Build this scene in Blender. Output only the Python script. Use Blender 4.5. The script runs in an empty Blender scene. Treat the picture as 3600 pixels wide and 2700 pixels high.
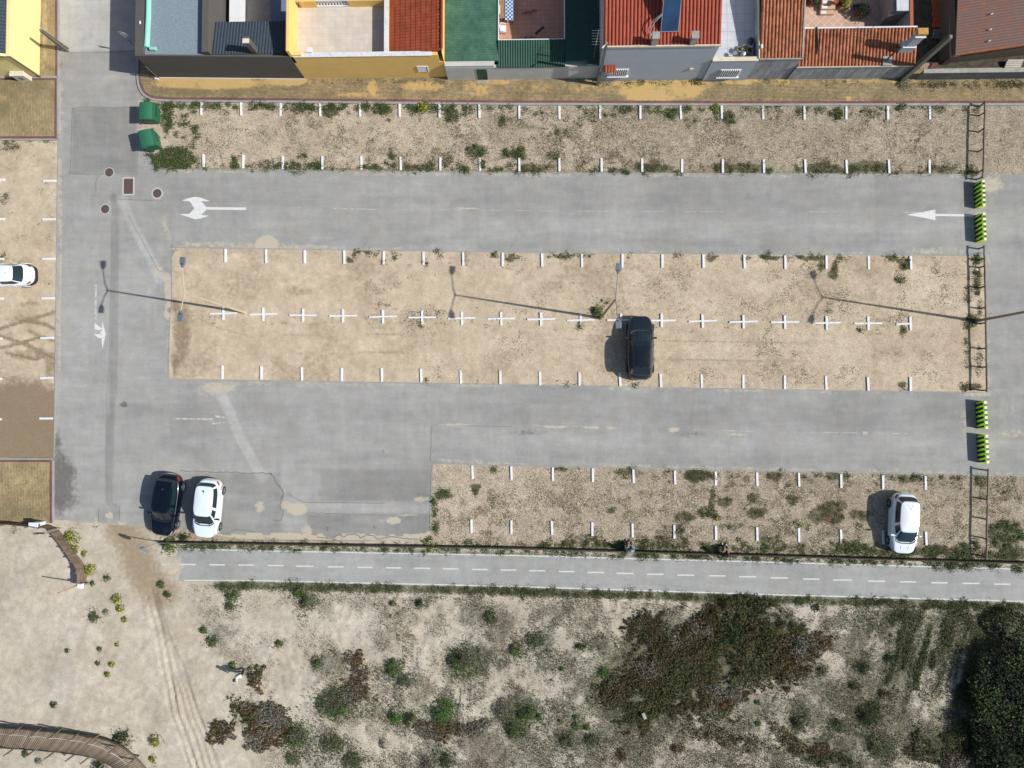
import bpy, bmesh, math, random
import numpy as np
from mathutils import Vector, Matrix
PI = math.pi; R = math.radians
random.seed(7)
C = bpy.context.scene.collection
S = bpy.context.scene
# ------------------------------------------------------------------ camera
H = 50.0; FP = 2496.0
cam_d = bpy.data.cameras.new("camera"); cam = bpy.data.objects.new("camera", cam_d); C.objects.link(cam)
cam_d.sensor_fit = 'HORIZONTAL'; cam_d.sensor_width = 36.0; cam_d.lens = 36.0*FP/3600.0
cam_d.clip_start = 0.5; cam_d.clip_end = 3000.0
RC = Vector((70, -68, -FP)).normalized().rotation_difference(Vector((0, 0, -1))).to_matrix()
cam.matrix_world = Matrix.Translation((0, 0, H)) @ RC.to_4x4()
S.camera = cam
# ------------------------------------------------------------------ world and sun
SUN_EL = R(40.9); SUN_AZ = math.atan2(0.987, -0.159)      # azimuth from +Y towards +X
w = bpy.data.worlds.new("World"); S.world = w; w.use_nodes = True
nt = w.node_tree; nt.nodes.clear()
sky = nt.nodes.new('ShaderNodeTexSky'); sky.sky_type = 'NISHITA'; sky.sun_disc = False
sky.sun_elevation = SUN_EL; sky.sun_rotation = SUN_AZ
sky.air_density = 1.0; sky.dust_density = 1.2
bg = nt.nodes.new('ShaderNodeBackground'); bg.inputs[1].default_value = 0.085
wo = nt.nodes.new('ShaderNodeOutputWorld')
nt.links.new(sky.outputs[0], bg.inputs[0]); nt.links.new(bg.outputs[0], wo.inputs[0])
sd = bpy.data.lights.new("sun", 'SUN'); sd.energy = 4.2; sd.angle = R(0.5); sd.color = (1.0, 0.975, 0.93)
sun = bpy.data.objects.new("sun", sd); C.objects.link(sun)
SD = Vector((math.sin(SUN_AZ)*math.cos(SUN_EL), math.cos(SUN_AZ)*math.cos(SUN_EL), math.sin(SUN_EL)))
sun.rotation_euler = SD.to_track_quat('Z', 'Y').to_euler()
sun.location = SD*60
S.view_settings.view_transform = 'Standard'; S.view_settings.look = 'None'
S.view_settings.exposure = 0.35; S.view_settings.gamma = 1.0
# ------------------------------------------------------------------ pixel -> place helpers (survey of the site)
def ray(px, py): return RC @ Vector((px-1800, -(py-1350), -FP))
def G(px, py, z=0.0):
    d = ray(px, py); t = (H-z)/-d.z
    return Vector((d.x*t, d.y*t, z))
def Gy(px, py, Y):
    d = ray(px, py); t = Y/d.y
    return Vector((d.x*t, Y, H+d.z*t))
def T(c, r, x, y): return (900*c+0.40687*x, 675*r+0.40687*y)
ZO = {1: (440, 0, .27125), 2: (1700, 0, .27125), 3: (2500, 0, .27125), 4: (3100, 0, .22604),
      5: (470, 1640, .1808), 6: (60, 1800, .18083), 7: (0, 2500, .25316), 8: (3000, 1700, .1808), 9: (2100, 1060, .1808)}
def Z(k, x, y): a, b, s = ZO[k]; return (a+s*x, b+s*y)
def GT(c, r, x, y, z=0.0): return G(*T(c, r, x, y), z)
def GZ(k, x, y, z=0.0): return G(*Z(k, x, y), z)
RI = np.array(RC.transposed())
def toF(X, Y, Zv=0.0):
    v = np.stack([X, Y, np.zeros_like(X)+Zv-H], -1) @ RI.T
    return 1800+FP*v[..., 0]/-v[..., 2], 1350-FP*v[..., 1]/-v[..., 2]
# ------------------------------------------------------------------ numpy noise
def _h(ix, iy, s):
    n = (ix.astype(np.int64)*374761393+iy.astype(np.int64)*668265263+s*1442695041) & 0x7fffffff
    n = ((n ^ (n >> 13))*1274126177) & 0x7fffffff
    return ((n ^ (n >> 16)) & 0xffff)/65535.0
def vn(x, y, s=0):
    ix = np.floor(x); iy = np.floor(y); fx = x-ix; fy = y-iy
    fx = fx*fx*(3-2*fx); fy = fy*fy*(3-2*fy)
    a = _h(ix, iy, s); b = _h(ix+1, iy, s); c = _h(ix, iy+1, s); d = _h(ix+1, iy+1, s)
    return (a*(1-fx)+b*fx)*(1-fy)+(c*(1-fx)+d*fx)*fy
def fbm(x, y, sc, o=4, s=0):
    t = 0; a = 1; n = 0
    for i in range(o):
        t = t+a*vn(x*sc+17.3*i, y*sc-9.1*i, s+i); n += a; a *= .5; sc *= 2.03
    return t/n
def sst(a, b, x): t = np.clip((x-a)/(b-a), 0, 1); return t*t*(3-2*t)
def ell(fx, fy, cx, cy, rx, ry, soft=.35):
    d = np.sqrt(((fx-cx)/rx)**2+((fy-cy)/ry)**2)
    return 1-sst(1-soft, 1+soft, d)
def pline(fx, fy, pts, wd, soft=.5):
    m = np.full(np.shape(fx), 1e9)
    for (x0, y0), (x1, y1) in zip(pts[:-1], pts[1:]):
        dx, dy = x1-x0, y1-y0; L = dx*dx+dy*dy+1e-9
        t = np.clip(((fx-x0)*dx+(fy-y0)*dy)/L, 0, 1)
        m = np.minimum(m, np.hypot(fx-x0-t*dx, fy-y0-t*dy))
    return 1-sst(wd*(1-soft), wd*(1+soft), m)
# ------------------------------------------------------------------ materials
MATS = {}
def lin(c):
    return tuple(((v/255)/12.92 if v <= 10 else (((v/255)+.055)/1.055)**2.4) for v in c)
EXPF = 1.28
def A(r, g, b, k=1.0):
    return tuple(min(.85, v/EXPF*k) for v in lin((r, g, b)))
class N:
    def __init__(s, name, rough=.8, metal=0., spec=.5):
        s.m = bpy.data.materials.new(name); s.m.use_nodes = True; s.t = s.m.node_tree
        s.b = s.t.nodes['Principled BSDF']; s.b.inputs['Roughness'].default_value = rough
        s.b.inputs['Metallic'].default_value = metal; s.b.inputs['Specular IOR Level'].default_value = spec
        s.pos = None
    def n(s, ty, **k):
        x = s.t.nodes.new(ty)
        for a, v in k.items(): setattr(x, a, v)
        return x
    def P(s):
        if s.pos is None: s.pos = s.n('ShaderNodeTexCoord').outputs['Object']
        return s.pos
    def inp(s, sock, v):
        if isinstance(v, bpy.types.NodeSocket): s.t.links.new(v, sock)
        elif isinstance(v, (tuple, list)) and len(v) == 3 and sock.type == 'RGBA': sock.default_value = (*v, 1)
        else: sock.default_value = v
    def noise(s, sc, det=3., rough=.55, vec=None, dist=0.):
        x = s.n('ShaderNodeTexNoise'); s.inp(x.inputs['Vector'], vec or s.P())
        x.inputs['Scale'].default_value = sc; x.inputs['Detail'].default_value = det
        x.inputs['Roughness'].default_value = rough; x.inputs['Distortion'].default_value = dist
        return x.outputs['Fac']
    def vor(s, sc, vec=None, out='Distance'):
        x = s.n('ShaderNodeTexVoronoi'); s.inp(x.inputs['Vector'], vec or s.P()); x.inputs['Scale'].default_value = sc
        return x.outputs[out]
    def mapr(s, v, a, b, c=0., d=1., smooth=False):
        x = s.n('ShaderNodeMapRange'); x.interpolation_type = 'SMOOTHSTEP' if smooth else 'LINEAR'
        s.inp(x.inputs[0], v)
        for i, q in enumerate((a, b, c, d)): x.inputs[i+1].default_value = q
        return x.outputs[0]
    def math(s, op, a, b=0., c=0.):
        x = s.n('ShaderNodeMath', operation=op); s.inp(x.inputs[0], a); s.inp(x.inputs[1], b); s.inp(x.inputs[2], c)
        return x.outputs[0]
    def mix(s, f, a, b, mode='MIX'):
        x = s.n('ShaderNodeMix', data_type='RGBA', blend_type=mode)
        s.inp(x.inputs[0], f); s.inp(x.inputs[6], a); s.inp(x.inputs[7], b)
        return x.outputs[2]
    def scale(s, col, f):   # colour times scalar
        x = s.n('ShaderNodeVectorMath', operation='SCALE'); s.inp(x.inputs[0], col); s.inp(x.inputs['Scale'], f)
        return x.outputs[0]
    def attr(s, name):
        x = s.n('ShaderNodeAttribute', attribute_name=name)
        return x.outputs['Color']
    def sep(s, v):
        x = s.n('ShaderNodeSeparateColor'); s.inp(x.inputs[0], v); return x.outputs
    def sepx(s, v):
        x = s.n('ShaderNodeSeparateXYZ'); s.inp(x.inputs[0], v); return x.outputs
    def bump(s, h, st=.3, dist=.02):
        x = s.n('ShaderNodeBump'); x.inputs['Strength'].default_value = st; x.inputs['Distance'].default_value = dist
        s.inp(x.inputs['Height'], h); s.t.links.new(x.outputs[0], s.b.inputs['Normal'])
    def col(s, c): s.inp(s.b.inputs['Base Color'], c); return s.m
def plain(name, c, rough=.7, metal=0., var=.12, sc=3., bump=0., spec=.5, fine=.06):
    if name in MATS: return MATS[name]
    n = N(name, rough, metal, spec)
    f = n.mapr(n.noise(sc, 5), .3, .7, 1-var, 1+var)
    g = n.mapr(n.noise(sc*14, 2), .3, .7, 1-fine, 1+fine)
    n.col(n.scale(n.scale(c, g), f))
    if bump: n.bump(n.noise(sc*12, 3), bump, .01)
    MATS[name] = n.m; return n.m
def vecc(c): return tuple(c)
# ------------------------------------------------------------------ mesh builder
class MB:
    def __init__(s): s.v = []; s.f = []; s.mi = []
    def add(s, vs, fs, mi=0):
        o = len(s.v); s.v += [tuple(v) for v in vs]; s.f += [tuple(i+o for i in f) for f in fs]; s.mi += [mi]*len(fs)
        return s
    def hexa(s, b, t, mi=0):      # two rings of points, same count
        n = len(b)
        fs = [tuple(range(n-1, -1, -1)), tuple(range(n, 2*n))]+[(i, (i+1) % n, n+(i+1) % n, n+i) for i in range(n)]
        return s.add(list(b)+list(t), fs, mi)
    def prism(s, pts, z0, z1, mi=0):
        a = sum(pts[i][0]*pts[(i+1) % len(pts)][1]-pts[(i+1) % len(pts)][0]*pts[i][1] for i in range(len(pts)))
        if a < 0: pts = list(pts)[::-1]
        return s.hexa([(p[0], p[1], z0) for p in pts], [(p[0], p[1], z1) for p in pts], mi)
    def box(s, x0, x1, y0, y1, z0, z1, mi=0):
        return s.prism([(x0, y0), (x1, y0), (x1, y1), (x0, y1)], z0, z1, mi)
    def obox(s, c, ax, ay, az, mi=0):   # oriented box: centre and three half vectors
        c, ax, ay, az = map(Vector, (c, ax, ay, az))
        b = [c-ax-ay-az, c+ax-ay-az, c+ax+ay-az, c-ax+ay-az]; t = [p+2*az for p in b]
        return s.hexa(b, t, mi)
    def bar(s, p, q, w_, h_, mi=0):
        p = Vector(p); q = Vector(q); d = q-p
        up = Vector((0, 0, 1)) if abs(d.normalized().z) < .95 else Vector((0, 1, 0))
        a = d.cross(up).normalized(); b = a.cross(d).normalized()
        return s.obox((p+q)/2, d/2, a*w_/2, b*h_/2, mi)
    def tube(s, pts, rad, n=8, mi=0, cap=True):
        pts = [Vector(p) for p in pts]; m = len(pts)
        if not isinstance(rad, (list, tuple)): rad = [rad]*m
        vs = []; fs = []
        for i, p in enumerate(pts):
            d = (pts[min(i+1, m-1)]-pts[max(i-1, 0)]).normalized()
            up = Vector((0, 0, 1)) if abs(d.z) < .9 else Vector((0, 1, 0))
            a = d.cross(up).normalized(); b = a.cross(d)
            for k in range(n):
                t = 2*PI*k/n; vs.append(p+(a*math.cos(t)+b*math.sin(t))*rad[i])
        for i in range(m-1):
            for k in range(n): fs.append((i*n+k, i*n+(k+1) % n, (i+1)*n+(k+1) % n, (i+1)*n+k))
        if cap: fs += [tuple(range(n)), tuple(range((m-1)*n+n-1, (m-1)*n-1, -1))]
        return s.add(vs, fs, mi)
    def lathe(s, c, prof, n=20, mi=0):   # prof: (radius, z) list
        vs = []; fs = []; m = len(prof)
        for r_, z in prof:
            for k in range(n): t = 2*PI*k/n; vs.append((c[0]+r_*math.cos(t), c[1]+r_*math.sin(t), c[2]+z))
        for i in range(m-1):
            for k in range(n): fs.append((i*n+k, i*n+(k+1) % n, (i+1)*n+(k+1) % n, (i+1)*n+k))
        fs += [tuple(range(n-1, -1, -1)), tuple(range((m-1)*n, m*n))]
        return s.add(vs, fs, mi)
    def grid(s, fn, nu, nv, mi=0):
        vs = [fn(i/nu, j/nv) for j in range(nv+1) for i in range(nu+1)]
        fs = [(j*(nu+1)+i, j*(nu+1)+i+1, (j+1)*(nu+1)+i+1, (j+1)*(nu+1)+i) for j in range(nv) for i in range(nu)]
        return s.add(vs, fs, mi)
    def build(s, name, mat, parent=None, smooth=False, bevel=0., base=None, fixn=True):
        me = bpy.data.meshes.new(name)
        me.from_pydata([tuple(v) for v in s.v], [], s.f); me.update()
        if fixn:
            bm = bmesh.new(); bm.from_mesh(me); bmesh.ops.recalc_face_normals(bm, faces=bm.faces); bm.to_mesh(me); bm.free()
        for m in (mat if isinstance(mat, (list, tuple)) else [mat]): me.materials.append(m)
        me.polygons.foreach_set('material_index', s.mi)
        if smooth: me.shade_smooth(); me.set_sharp_from_angle(angle=R(smooth if smooth is not True else 40))
        o = bpy.data.objects.new(name, me); C.objects.link(o)
        if parent is not None: o.parent = parent; o.matrix_parent_inverse = parent.matrix_world.inverted() if False else Matrix()
        if base is not None:
            me.transform(Matrix.Translation(-Vector(base))); o.location = base
        if parent is not None and base is None:
            me.transform(Matrix.Translation(-parent_loc(parent)))
        if bevel:
            b = o.modifiers.new('bevel', 'BEVEL'); b.width = bevel; b.segments = 2; b.limit_method = 'ANGLE'; b.angle_limit = R(40)
        return o
def parent_loc(p):
    v = Vector(p.location)
    while p.parent is not None: p = p.parent; v = v+Vector(p.location)
    return v
def tag(o, label=None, cat=None, group=None, kind=None):
    if label: o['label'] = label
    if cat: o['category'] = cat
    if group: o['group'] = group
    if kind: o['kind'] = kind
    return o
def thing(name, label, cat, loc=(0, 0, 0), group=None):
    o = bpy.data.objects.new(name, None); C.objects.link(o); o.location = loc; o.empty_display_size = .3
    return tag(o, label, cat, group)
def struct(o): o['kind'] = 'structure'; return o
def copy_tree(o, parent=None):
    c = o.copy(); C.objects.link(c)
    if parent is not None: c.parent = parent
    for ch in o.children: copy_tree(ch, c)
    return c
def np_mesh(name, V, F, mat, attrs=None, smooth=False, parent=None):
    me = bpy.data.meshes.new(name); nv = len(V); nf = len(F); k = F.shape[1]
    me.vertices.add(nv); me.vertices.foreach_set('co', np.ascontiguousarray(V, np.float32).ravel())
    me.loops.add(nf*k); me.loops.foreach_set('vertex_index', np.ascontiguousarray(F, np.int32).ravel())
    me.polygons.add(nf); me.polygons.foreach_set('loop_start', np.arange(0, nf*k, k, dtype=np.int32))
    me.polygons.foreach_set('loop_total', np.full(nf, k, np.int32))
    me.update(calc_edges=True)
    for an, arr in (attrs or {}).items():
        a = me.attributes.new(an, 'FLOAT_COLOR', 'POINT')
        q = np.ones((nv, 4), np.float32); q[:, :3] = arr
        a.data.foreach_set('color', q.ravel())
    if smooth: me.shade_smooth()
    me.materials.append(mat)
    o = bpy.data.objects.new(name, me); C.objects.link(o)
    if parent is not None: o.parent = parent
    return o
def resample(pts, n):
    pts = [Vector((p[0], p[1])) for p in pts]
    L = [0]
    for a, b in zip(pts[:-1], pts[1:]): L.append(L[-1]+(b-a).length)
    out = []
    for i in range(n+1):
        t = L[-1]*i/n; k = 0
        while k < len(L)-2 and L[k+1] < t: k += 1
        f = (t-L[k])/max(1e-9, L[k+1]-L[k]); out.append(pts[k].lerp(pts[k+1], min(1, max(0, f))))
    return out
def resx(pts, xs):   # resample a left-to-right polyline at given x
    a = np.array([(p[0], p[1]) for p in pts]); return [Vector((x, float(np.interp(x, a[:, 0], a[:, 1])))) for x in xs]
def loft_sheet(name, A_, B_, m, mat, z, paint, zfn=None):   # A_, B_ equal length point lists (world xy)
    a = np.array([tuple(p) for p in A_]); b = np.array([tuple(p) for p in B_]); n = len(a)
    t = np.linspace(0, 1, m+1)[:, None, None]
    P = a[None]*(1-t)+b[None]*t
    X = P[..., 0].ravel(); Y = P[..., 1].ravel()
    Zv = np.full_like(X, z)
    if zfn is not None: Zv = Zv+zfn(X, Y)
    idx = np.arange((m+1)*n).reshape(m+1, n)
    F = np.stack([idx[:-1, :-1], idx[1:, :-1], idx[1:, 1:], idx[:-1, 1:]], -1).reshape(-1, 4)
    V = np.stack([X, Y, Zv], -1)
    # make sure faces look up
    p0, p1, p2 = V[F[0, 0]], V[F[0, 1]], V[F[0, 2]]
    if np.cross(p1-p0, p2-p0)[2] < 0: F = F[:, ::-1]
    fx, fy = toF(X, Y)
    return np_mesh(name, V, F, mat, {'paint': paint(fx, fy, X, Y)}, smooth=True)
def FW(pts, z=0.): return [G(p[0], p[1], z).xy for p in pts]
def offs(pts, d):   # offset a world polyline to its left by d
    out = []; pts = [Vector((p[0], p[1])) for p in pts]
    for i, p in enumerate(pts):
        t = (pts[min(i+1, len(pts)-1)]-pts[max(i-1, 0)]).normalized()
        out.append(p+Vector((-t.y, t.x))*d)
    return out
def ribbon(mb, pts, wd, z, h=None):
    a = offs(pts, wd/2); b = offs(pts, -wd/2)
    for i in range(len(pts)-1):
        q = [b[i], b[i+1], a[i+1], a[i]]
        if h is None: mb.add([(p[0], p[1], z) for p in q], [(0, 1, 2, 3)])
        else: mb.hexa([(p[0], p[1], z) for p in q], [(p[0], p[1], z+h) for p in q])
ORD = ['first', 'second', 'third', 'fourth', 'fifth', 'sixth', 'seventh', 'eighth', 'ninth', 'tenth', 'eleventh', 'twelfth', 'thirteenth',
       'fourteenth', 'fifteenth', 'sixteenth', 'seventeenth', 'eighteenth', 'nineteenth', 'twentieth']
# ================================================================== SETTING
def ground_mat(name, base, alt, dirt, moss, speck, bump=.5, speckd=.5, grain=.10):
    n = N(name, .95, 0, .2)
    P = n.sep(n.attr('paint'))                      # R dirt, G moss, B speckle/dry litter
    big = n.noise(.35, 4, .6); mid = n.noise(2.2, 4, .65); fine = n.noise(14, 3, .7); tiny = n.noise(45, 2, .6)
    c = n.mix(n.mapr(big, .35, .68), base, alt)
    c = n.scale(c, n.mapr(mid, .3, .7, .84, 1.10)); c = n.scale(c, n.mapr(n.noise(.9, 5, .7), .35, .65, .90, 1.06))
    c = n.scale(c, n.mapr(fine, .3, .7, 1-grain, 1+grain))
    c = n.scale(c, n.mapr(tiny, .3, .7, .92, 1.08))
    f = n.mapr(n.math('ADD', P[0], n.math('MULTIPLY', n.math('SUBTRACT', n.noise(3.5, 5, .7), .5), 1.1)), .25, .95, 0, 1, True)
    c = n.mix(n.math('MULTIPLY', f, .9), c, n.scale(dirt, n.mapr(fine, .3, .7, .8, 1.2)))
    f = n.mapr(n.math('ADD', P[1], n.math('MULTIPLY', n.math('SUBTRACT', n.noise(7, 5, .75), .5), 1.9)), .42, .72, 0, 1, True)
    mc = n.mix(n.mapr(mid, .35, .65), moss, tuple(v*1.7 for v in moss))
    c = n.mix(n.math('MULTIPLY', f, .93), c, n.scale(mc, n.mapr(fine, .3, .7, .6, 1.4)))
    s = n.math('ADD', n.noise(17, 3, .75), n.math('MULTIPLY', P[2], speckd*.3))
    f = n.mapr(s, .60, .68, 0, 1, True)
    c = n.mix(n.math('MULTIPLY', f, .75), c, n.scale(speck, n.mapr(mid, .3, .7, .7, 1.5)))
    # pale pebbles
    v = n.mapr(n.vor(22), .10, .16, 1, 0)
    v2 = n.mapr(n.noise(1.7, 2), .48, .58)
    c = n.mix(n.math('MULTIPLY', n.math('MULTIPLY', v, v2), .35), c, tuple(min(.8, x*1.35) for x in base))
    n.col(c)
    h = n.math('ADD', n.math('MULTIPLY', fine, .7), n.math('MULTIPLY', tiny, .3))
    n.bump(h, bump, .03)
    return n.m
M_strip = ground_mat('sandy_gravel', A(215, 199, 174), A(196, 179, 155), A(148, 134, 110), (.062, .060, .026), (.115, .10, .07), .5, .75, .12)
M_strip2 = ground_mat('packed_sandy_gravel', A(216, 198, 171), A(197, 177, 151), A(140, 122, 96), (.062, .060, .026), (.14, .12, .085), .4, .45, .07)
M_sand = ground_mat('dune_sand', A(210, 200, 182), A(190, 178, 156), A(160, 140, 112), (.085, .085, .047), (.125, .112, .085), .85, 1.15, .15)
def asphalt_mat(name, base, sandc):
    n = N(name, .93, 0, .25)
    P = n.sep(n.attr('paint'))                      # R tone (.5 neutral), G sand cover, B dark stain
    big = n.noise(.22, 4, .6); mid = n.noise(1.3, 5, .65); fine = n.noise(26, 3, .75)
    st = n.n('ShaderNodeMapping'); n.inp(st.inputs[0], n.P()); st.inputs['Scale'].default_value = (.25, 1.6, 1)
    streak = n.noise(1.1, 5, .6, vec=st.outputs[0])
    st2 = n.n('ShaderNodeMapping'); n.inp(st2.inputs[0], n.P()); st2.inputs['Scale'].default_value = (2.2, .3, 1)
    streak2 = n.noise(1.1, 5, .6, vec=st2.outputs[0])
    c = n.scale(base, n.mapr(big, .3, .7, .90, 1.08))
    c = n.scale(c, n.mapr(mid, .3, .7, .90, 1.08))
    c = n.scale(c, n.mapr(streak, .3, .7, .91, 1.08))
    c = n.scale(c, n.mapr(streak2, .3, .7, .95, 1.05))
    c = n.scale(c, n.mapr(fine, .25, .75, .84, 1.16)); c = n.scale(c, n.mapr(n.noise(8, 4, .75), .3, .7, .94, 1.06))
    c = n.scale(c, n.mapr(P[0], 0, 1, .45, 1.55))
    warm = n.mapr(n.noise(.5, 3), .42, .62, 0, .45)
    c = n.mix(n.math('MULTIPLY', warm, .35), c, n.scale(c, (1.0)))
    c = n.mix(warm, c, n.mix(.35, c, tuple(v*.75 for v in sandc)))
    f = n.mapr(n.math('ADD', P[1], n.math('MULTIPLY', n.math('SUBTRACT', n.noise(2.6, 5, .7), .5), 1.3)), .38, .85, 0, 1, True)
    c = n.mix(n.math('MULTIPLY', f, .92), c, n.scale(sandc, n.mapr(fine, .3, .7, .9, 1.1)))
    f = n.mapr(n.math('ADD', P[2], n.math('MULTIPLY', n.math('SUBTRACT', n.noise(3.2, 5, .75), .5), 1.2)), .38, .95, 0, 1, True)
    c = n.mix(n.math('MULTIPLY', f, .75), c, (.085, .078, .068))
    n.col(c); n.bump(fine, .25, .01)
    return n.m
M_asph = asphalt_mat('worn_asphalt', A(161, 160, 156), A(198, 187, 166))
M_path = asphalt_mat('path_asphalt', A(166, 166, 162), A(200, 192, 172))
# ---- ground: one sheet to the horizon, finer where the dunes are seen
TRK = [[(1330, 100), (1370, 300), (1420, 480), (1500, 700), (1560, 850), (1640, 1000), (1700, 1200), (1790, 1400), (1870, 1659), (1900, 1750)],
       [(1300, 100), (1345, 300), (1400, 500), (1450, 750), (1500, 1000), (1530, 1200), (1600, 1400), (1700, 1659), (1740, 1750)],
       [(1240, 80), (1290, 300), (1350, 520), (1400, 800), (1450, 1050), (1500, 1250), (1570, 1420), (1640, 1659)],
       [(1350, 130), (1400, 330), (1470, 560), (1560, 760), (1620, 900), (1670, 1060), (1740, 1250), (1830, 1480), (1900, 1659)]]
for t_ in (.28, .55, .8): TRK.append([(float(np.interp(y, [q[1] for q in TRK[2]], [q[0] for q in TRK[2]]))*(1-t_)+float(np.interp(y, [q[1] for q in TRK[0]], [q[0] for q in TRK[0]]))*t_, y) for y in range(100, 1701, 100)])
TRK = [[T(0, 3, x, y) for x, y in t] for t in TRK]
def dune_mask(fx, fy):
    top = np.interp(fx, [0, 180, 330, 600, 640, 900, 1800, 2700, 3600], [1870, 1870, 1990, 2060, 2068, 2066, 2086, 2114, 2138])
    return sst(0, 60, fy-top)
def relief(X, Y):
    fx, fy = toF(X, Y)
    m = dune_mask(fx, fy)*sst(0, 6, 27.5+np.minimum(Y+30, 0)+30) if False else dune_mask(fx, fy)
    z = m*((fbm(X, Y, .22, 3, 3)-.5)*.40+((fbm(X, Y, 1.3, 3, 9)-.5)*.13+(fbm(X, Y, 4.2, 3, 21)-.5)*.09)*(.55+.45*sst(500, 1100, fx)))
    for t in TRK:
        d = pline(fx, fy, t, 5.5, .6); z = z-d*.06*m+pline(fx, fy, [(a+9, b) for a, b in t], 4.5, .6)*.035*m
    return z
def gpaint(fx, fy, X, Y):
    r = np.zeros_like(fx); g = np.zeros_like(fx); b = np.zeros_like(fx)
    def mx(a, m, v): return np.maximum(a, m*v)
    # vehicle way beaten across the sand, brownish
    r = mx(r, pline(fx, fy, [T(0, 2, 1050, 1250), T(0, 2, 1150, 1400), T(0, 2, 1250, 1659), T(0, 3, 1380, 150)], 75, .8), .85)
    r = mx(r, pline(fx, fy, [T(0, 3, 1300, 100), T(0, 3, 1450, 600), T(0, 3, 1620, 1100), T(0, 3, 1800, 1659)], 60, .9), .34)
    r = mx(r, ell(fx, fy, 700, 1880, 190, 22, .6), .75); r = mx(r, ell(fx, fy, 1100, 1890, 420, 16, .6), .9)
    # litter and dry growth right of the track
    bx = np.interp(fy, [2050, 2200, 2400, 2700], [600, 640, 760, 860])
    rt = sst(0, 140, fx-bx)*dune_mask(fx, fy)
    nz = fbm(fx, fy, .012, 4, 5)
    b = mx(b, rt, .15+.45*sst(.4, .7, nz)+.15*sst(1300, 2600, fx))
    bare = np.maximum(ell(fx, fy, 1030, 2400, 75, 130, .3), np.maximum(ell(fx, fy, 1000, 2180, 120, 60, .4), ell(fx, fy, 1230, 2200, 120, 70, .5)*.7))
    b = b*(1-bare*.95)
    g = mx(g, rt*sst(1000, 1700, fx+300*(nz-.5)), .04+.36*sst(.46, .64, fbm(fx, fy, .009, 4, 15)))
    g = mx(g, rt*sst(2600, 3300, fx), .24)
    g = mx(g, pline(fx, fy, [(640, 2056), (900, 2056), (1800, 2078), (2700, 2106), (3600, 2132)], 20, .7)*sst(640, 800, fx), .75)
    g = g*(1-bare)
    for cx, cy, rx, ry, v in [(1230, 2480, 130, 90, .55), (1620, 2350, 90, 60, .6), (1830, 2520, 70, 90, .6), (2350, 2380, 300, 170, .85), (2560, 2250, 170, 110, .95),
                              (2760, 2280, 90, 120, .9), (3180, 2190, 180, 60, .62), (3300, 2250, 160, 120, .6), (3480, 2400, 110, 260, .9), (3350, 2620, 140, 70, .8),
                              (3060, 2500, 90, 40, .75), (2900, 2640, 160, 60, .7), (890, 2520, 90, 70, .6)]:
        g = mx(g, ell(fx, fy, cx, cy, rx, ry, .45), v)
    g = mx(g, ell(fx, fy, 3700, 2450, 330, 330, .3), 1.0)
    g = mx(g, sst(0, 25, fy-np.interp(fx, [560, 900, 1800, 2700, 3600], [1904, 1909, 1923, 1949, 1976]))*(1-sst(0, 14, fy-np.interp(fx, [560, 900, 1800, 2700, 3600], [1926, 1932, 1949, 1972, 1999])))*sst(600, 700, fx), .60)
    # alley soil between the last houses
    al = ell(fx, fy, 3280, 120, 90, 190, .3); r = mx(r, al, 1.2); g = mx(g, al, .5)
    return np.stack([r, g, b], -1)
xs = np.concatenate([[-900, -300, -120, -60, -45], np.arange(-40, 42, .14), [47, 62, 120, 300, 900]])
ys = np.concatenate([[-900, -300, -120, -60, -40], np.arange(-29, -8.5, .12), np.arange(-8.3, 30, .5), [34, 45, 80, 200, 900]])
XX, YY = np.meshgrid(xs, ys)
X1 = XX.ravel(); Y1 = YY.ravel()
fx_, fy_ = toF(X1, Y1)
near = (np.abs(X1) < 41) & (Y1 > -29.5) & (Y1 < 33)
Z1 = np.where(near, relief(X1, Y1), 0.0)
pt = gpaint(fx_, fy_, X1, Y1)*near[:, None]
idx = np.arange(len(X1)).reshape(XX.shape)
Fq = np.stack([idx[:-1, :-1], idx[:-1, 1:], idx[1:, 1:], idx[1:, :-1]], -1).reshape(-1, 4)
struct(np_mesh('ground', np.stack([X1, Y1, Z1], -1), Fq, M_sand, {'paint': pt}, smooth=True))
def zg(x, y): return float(relief(np.array([x], float), np.array([y], float))[0])
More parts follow.
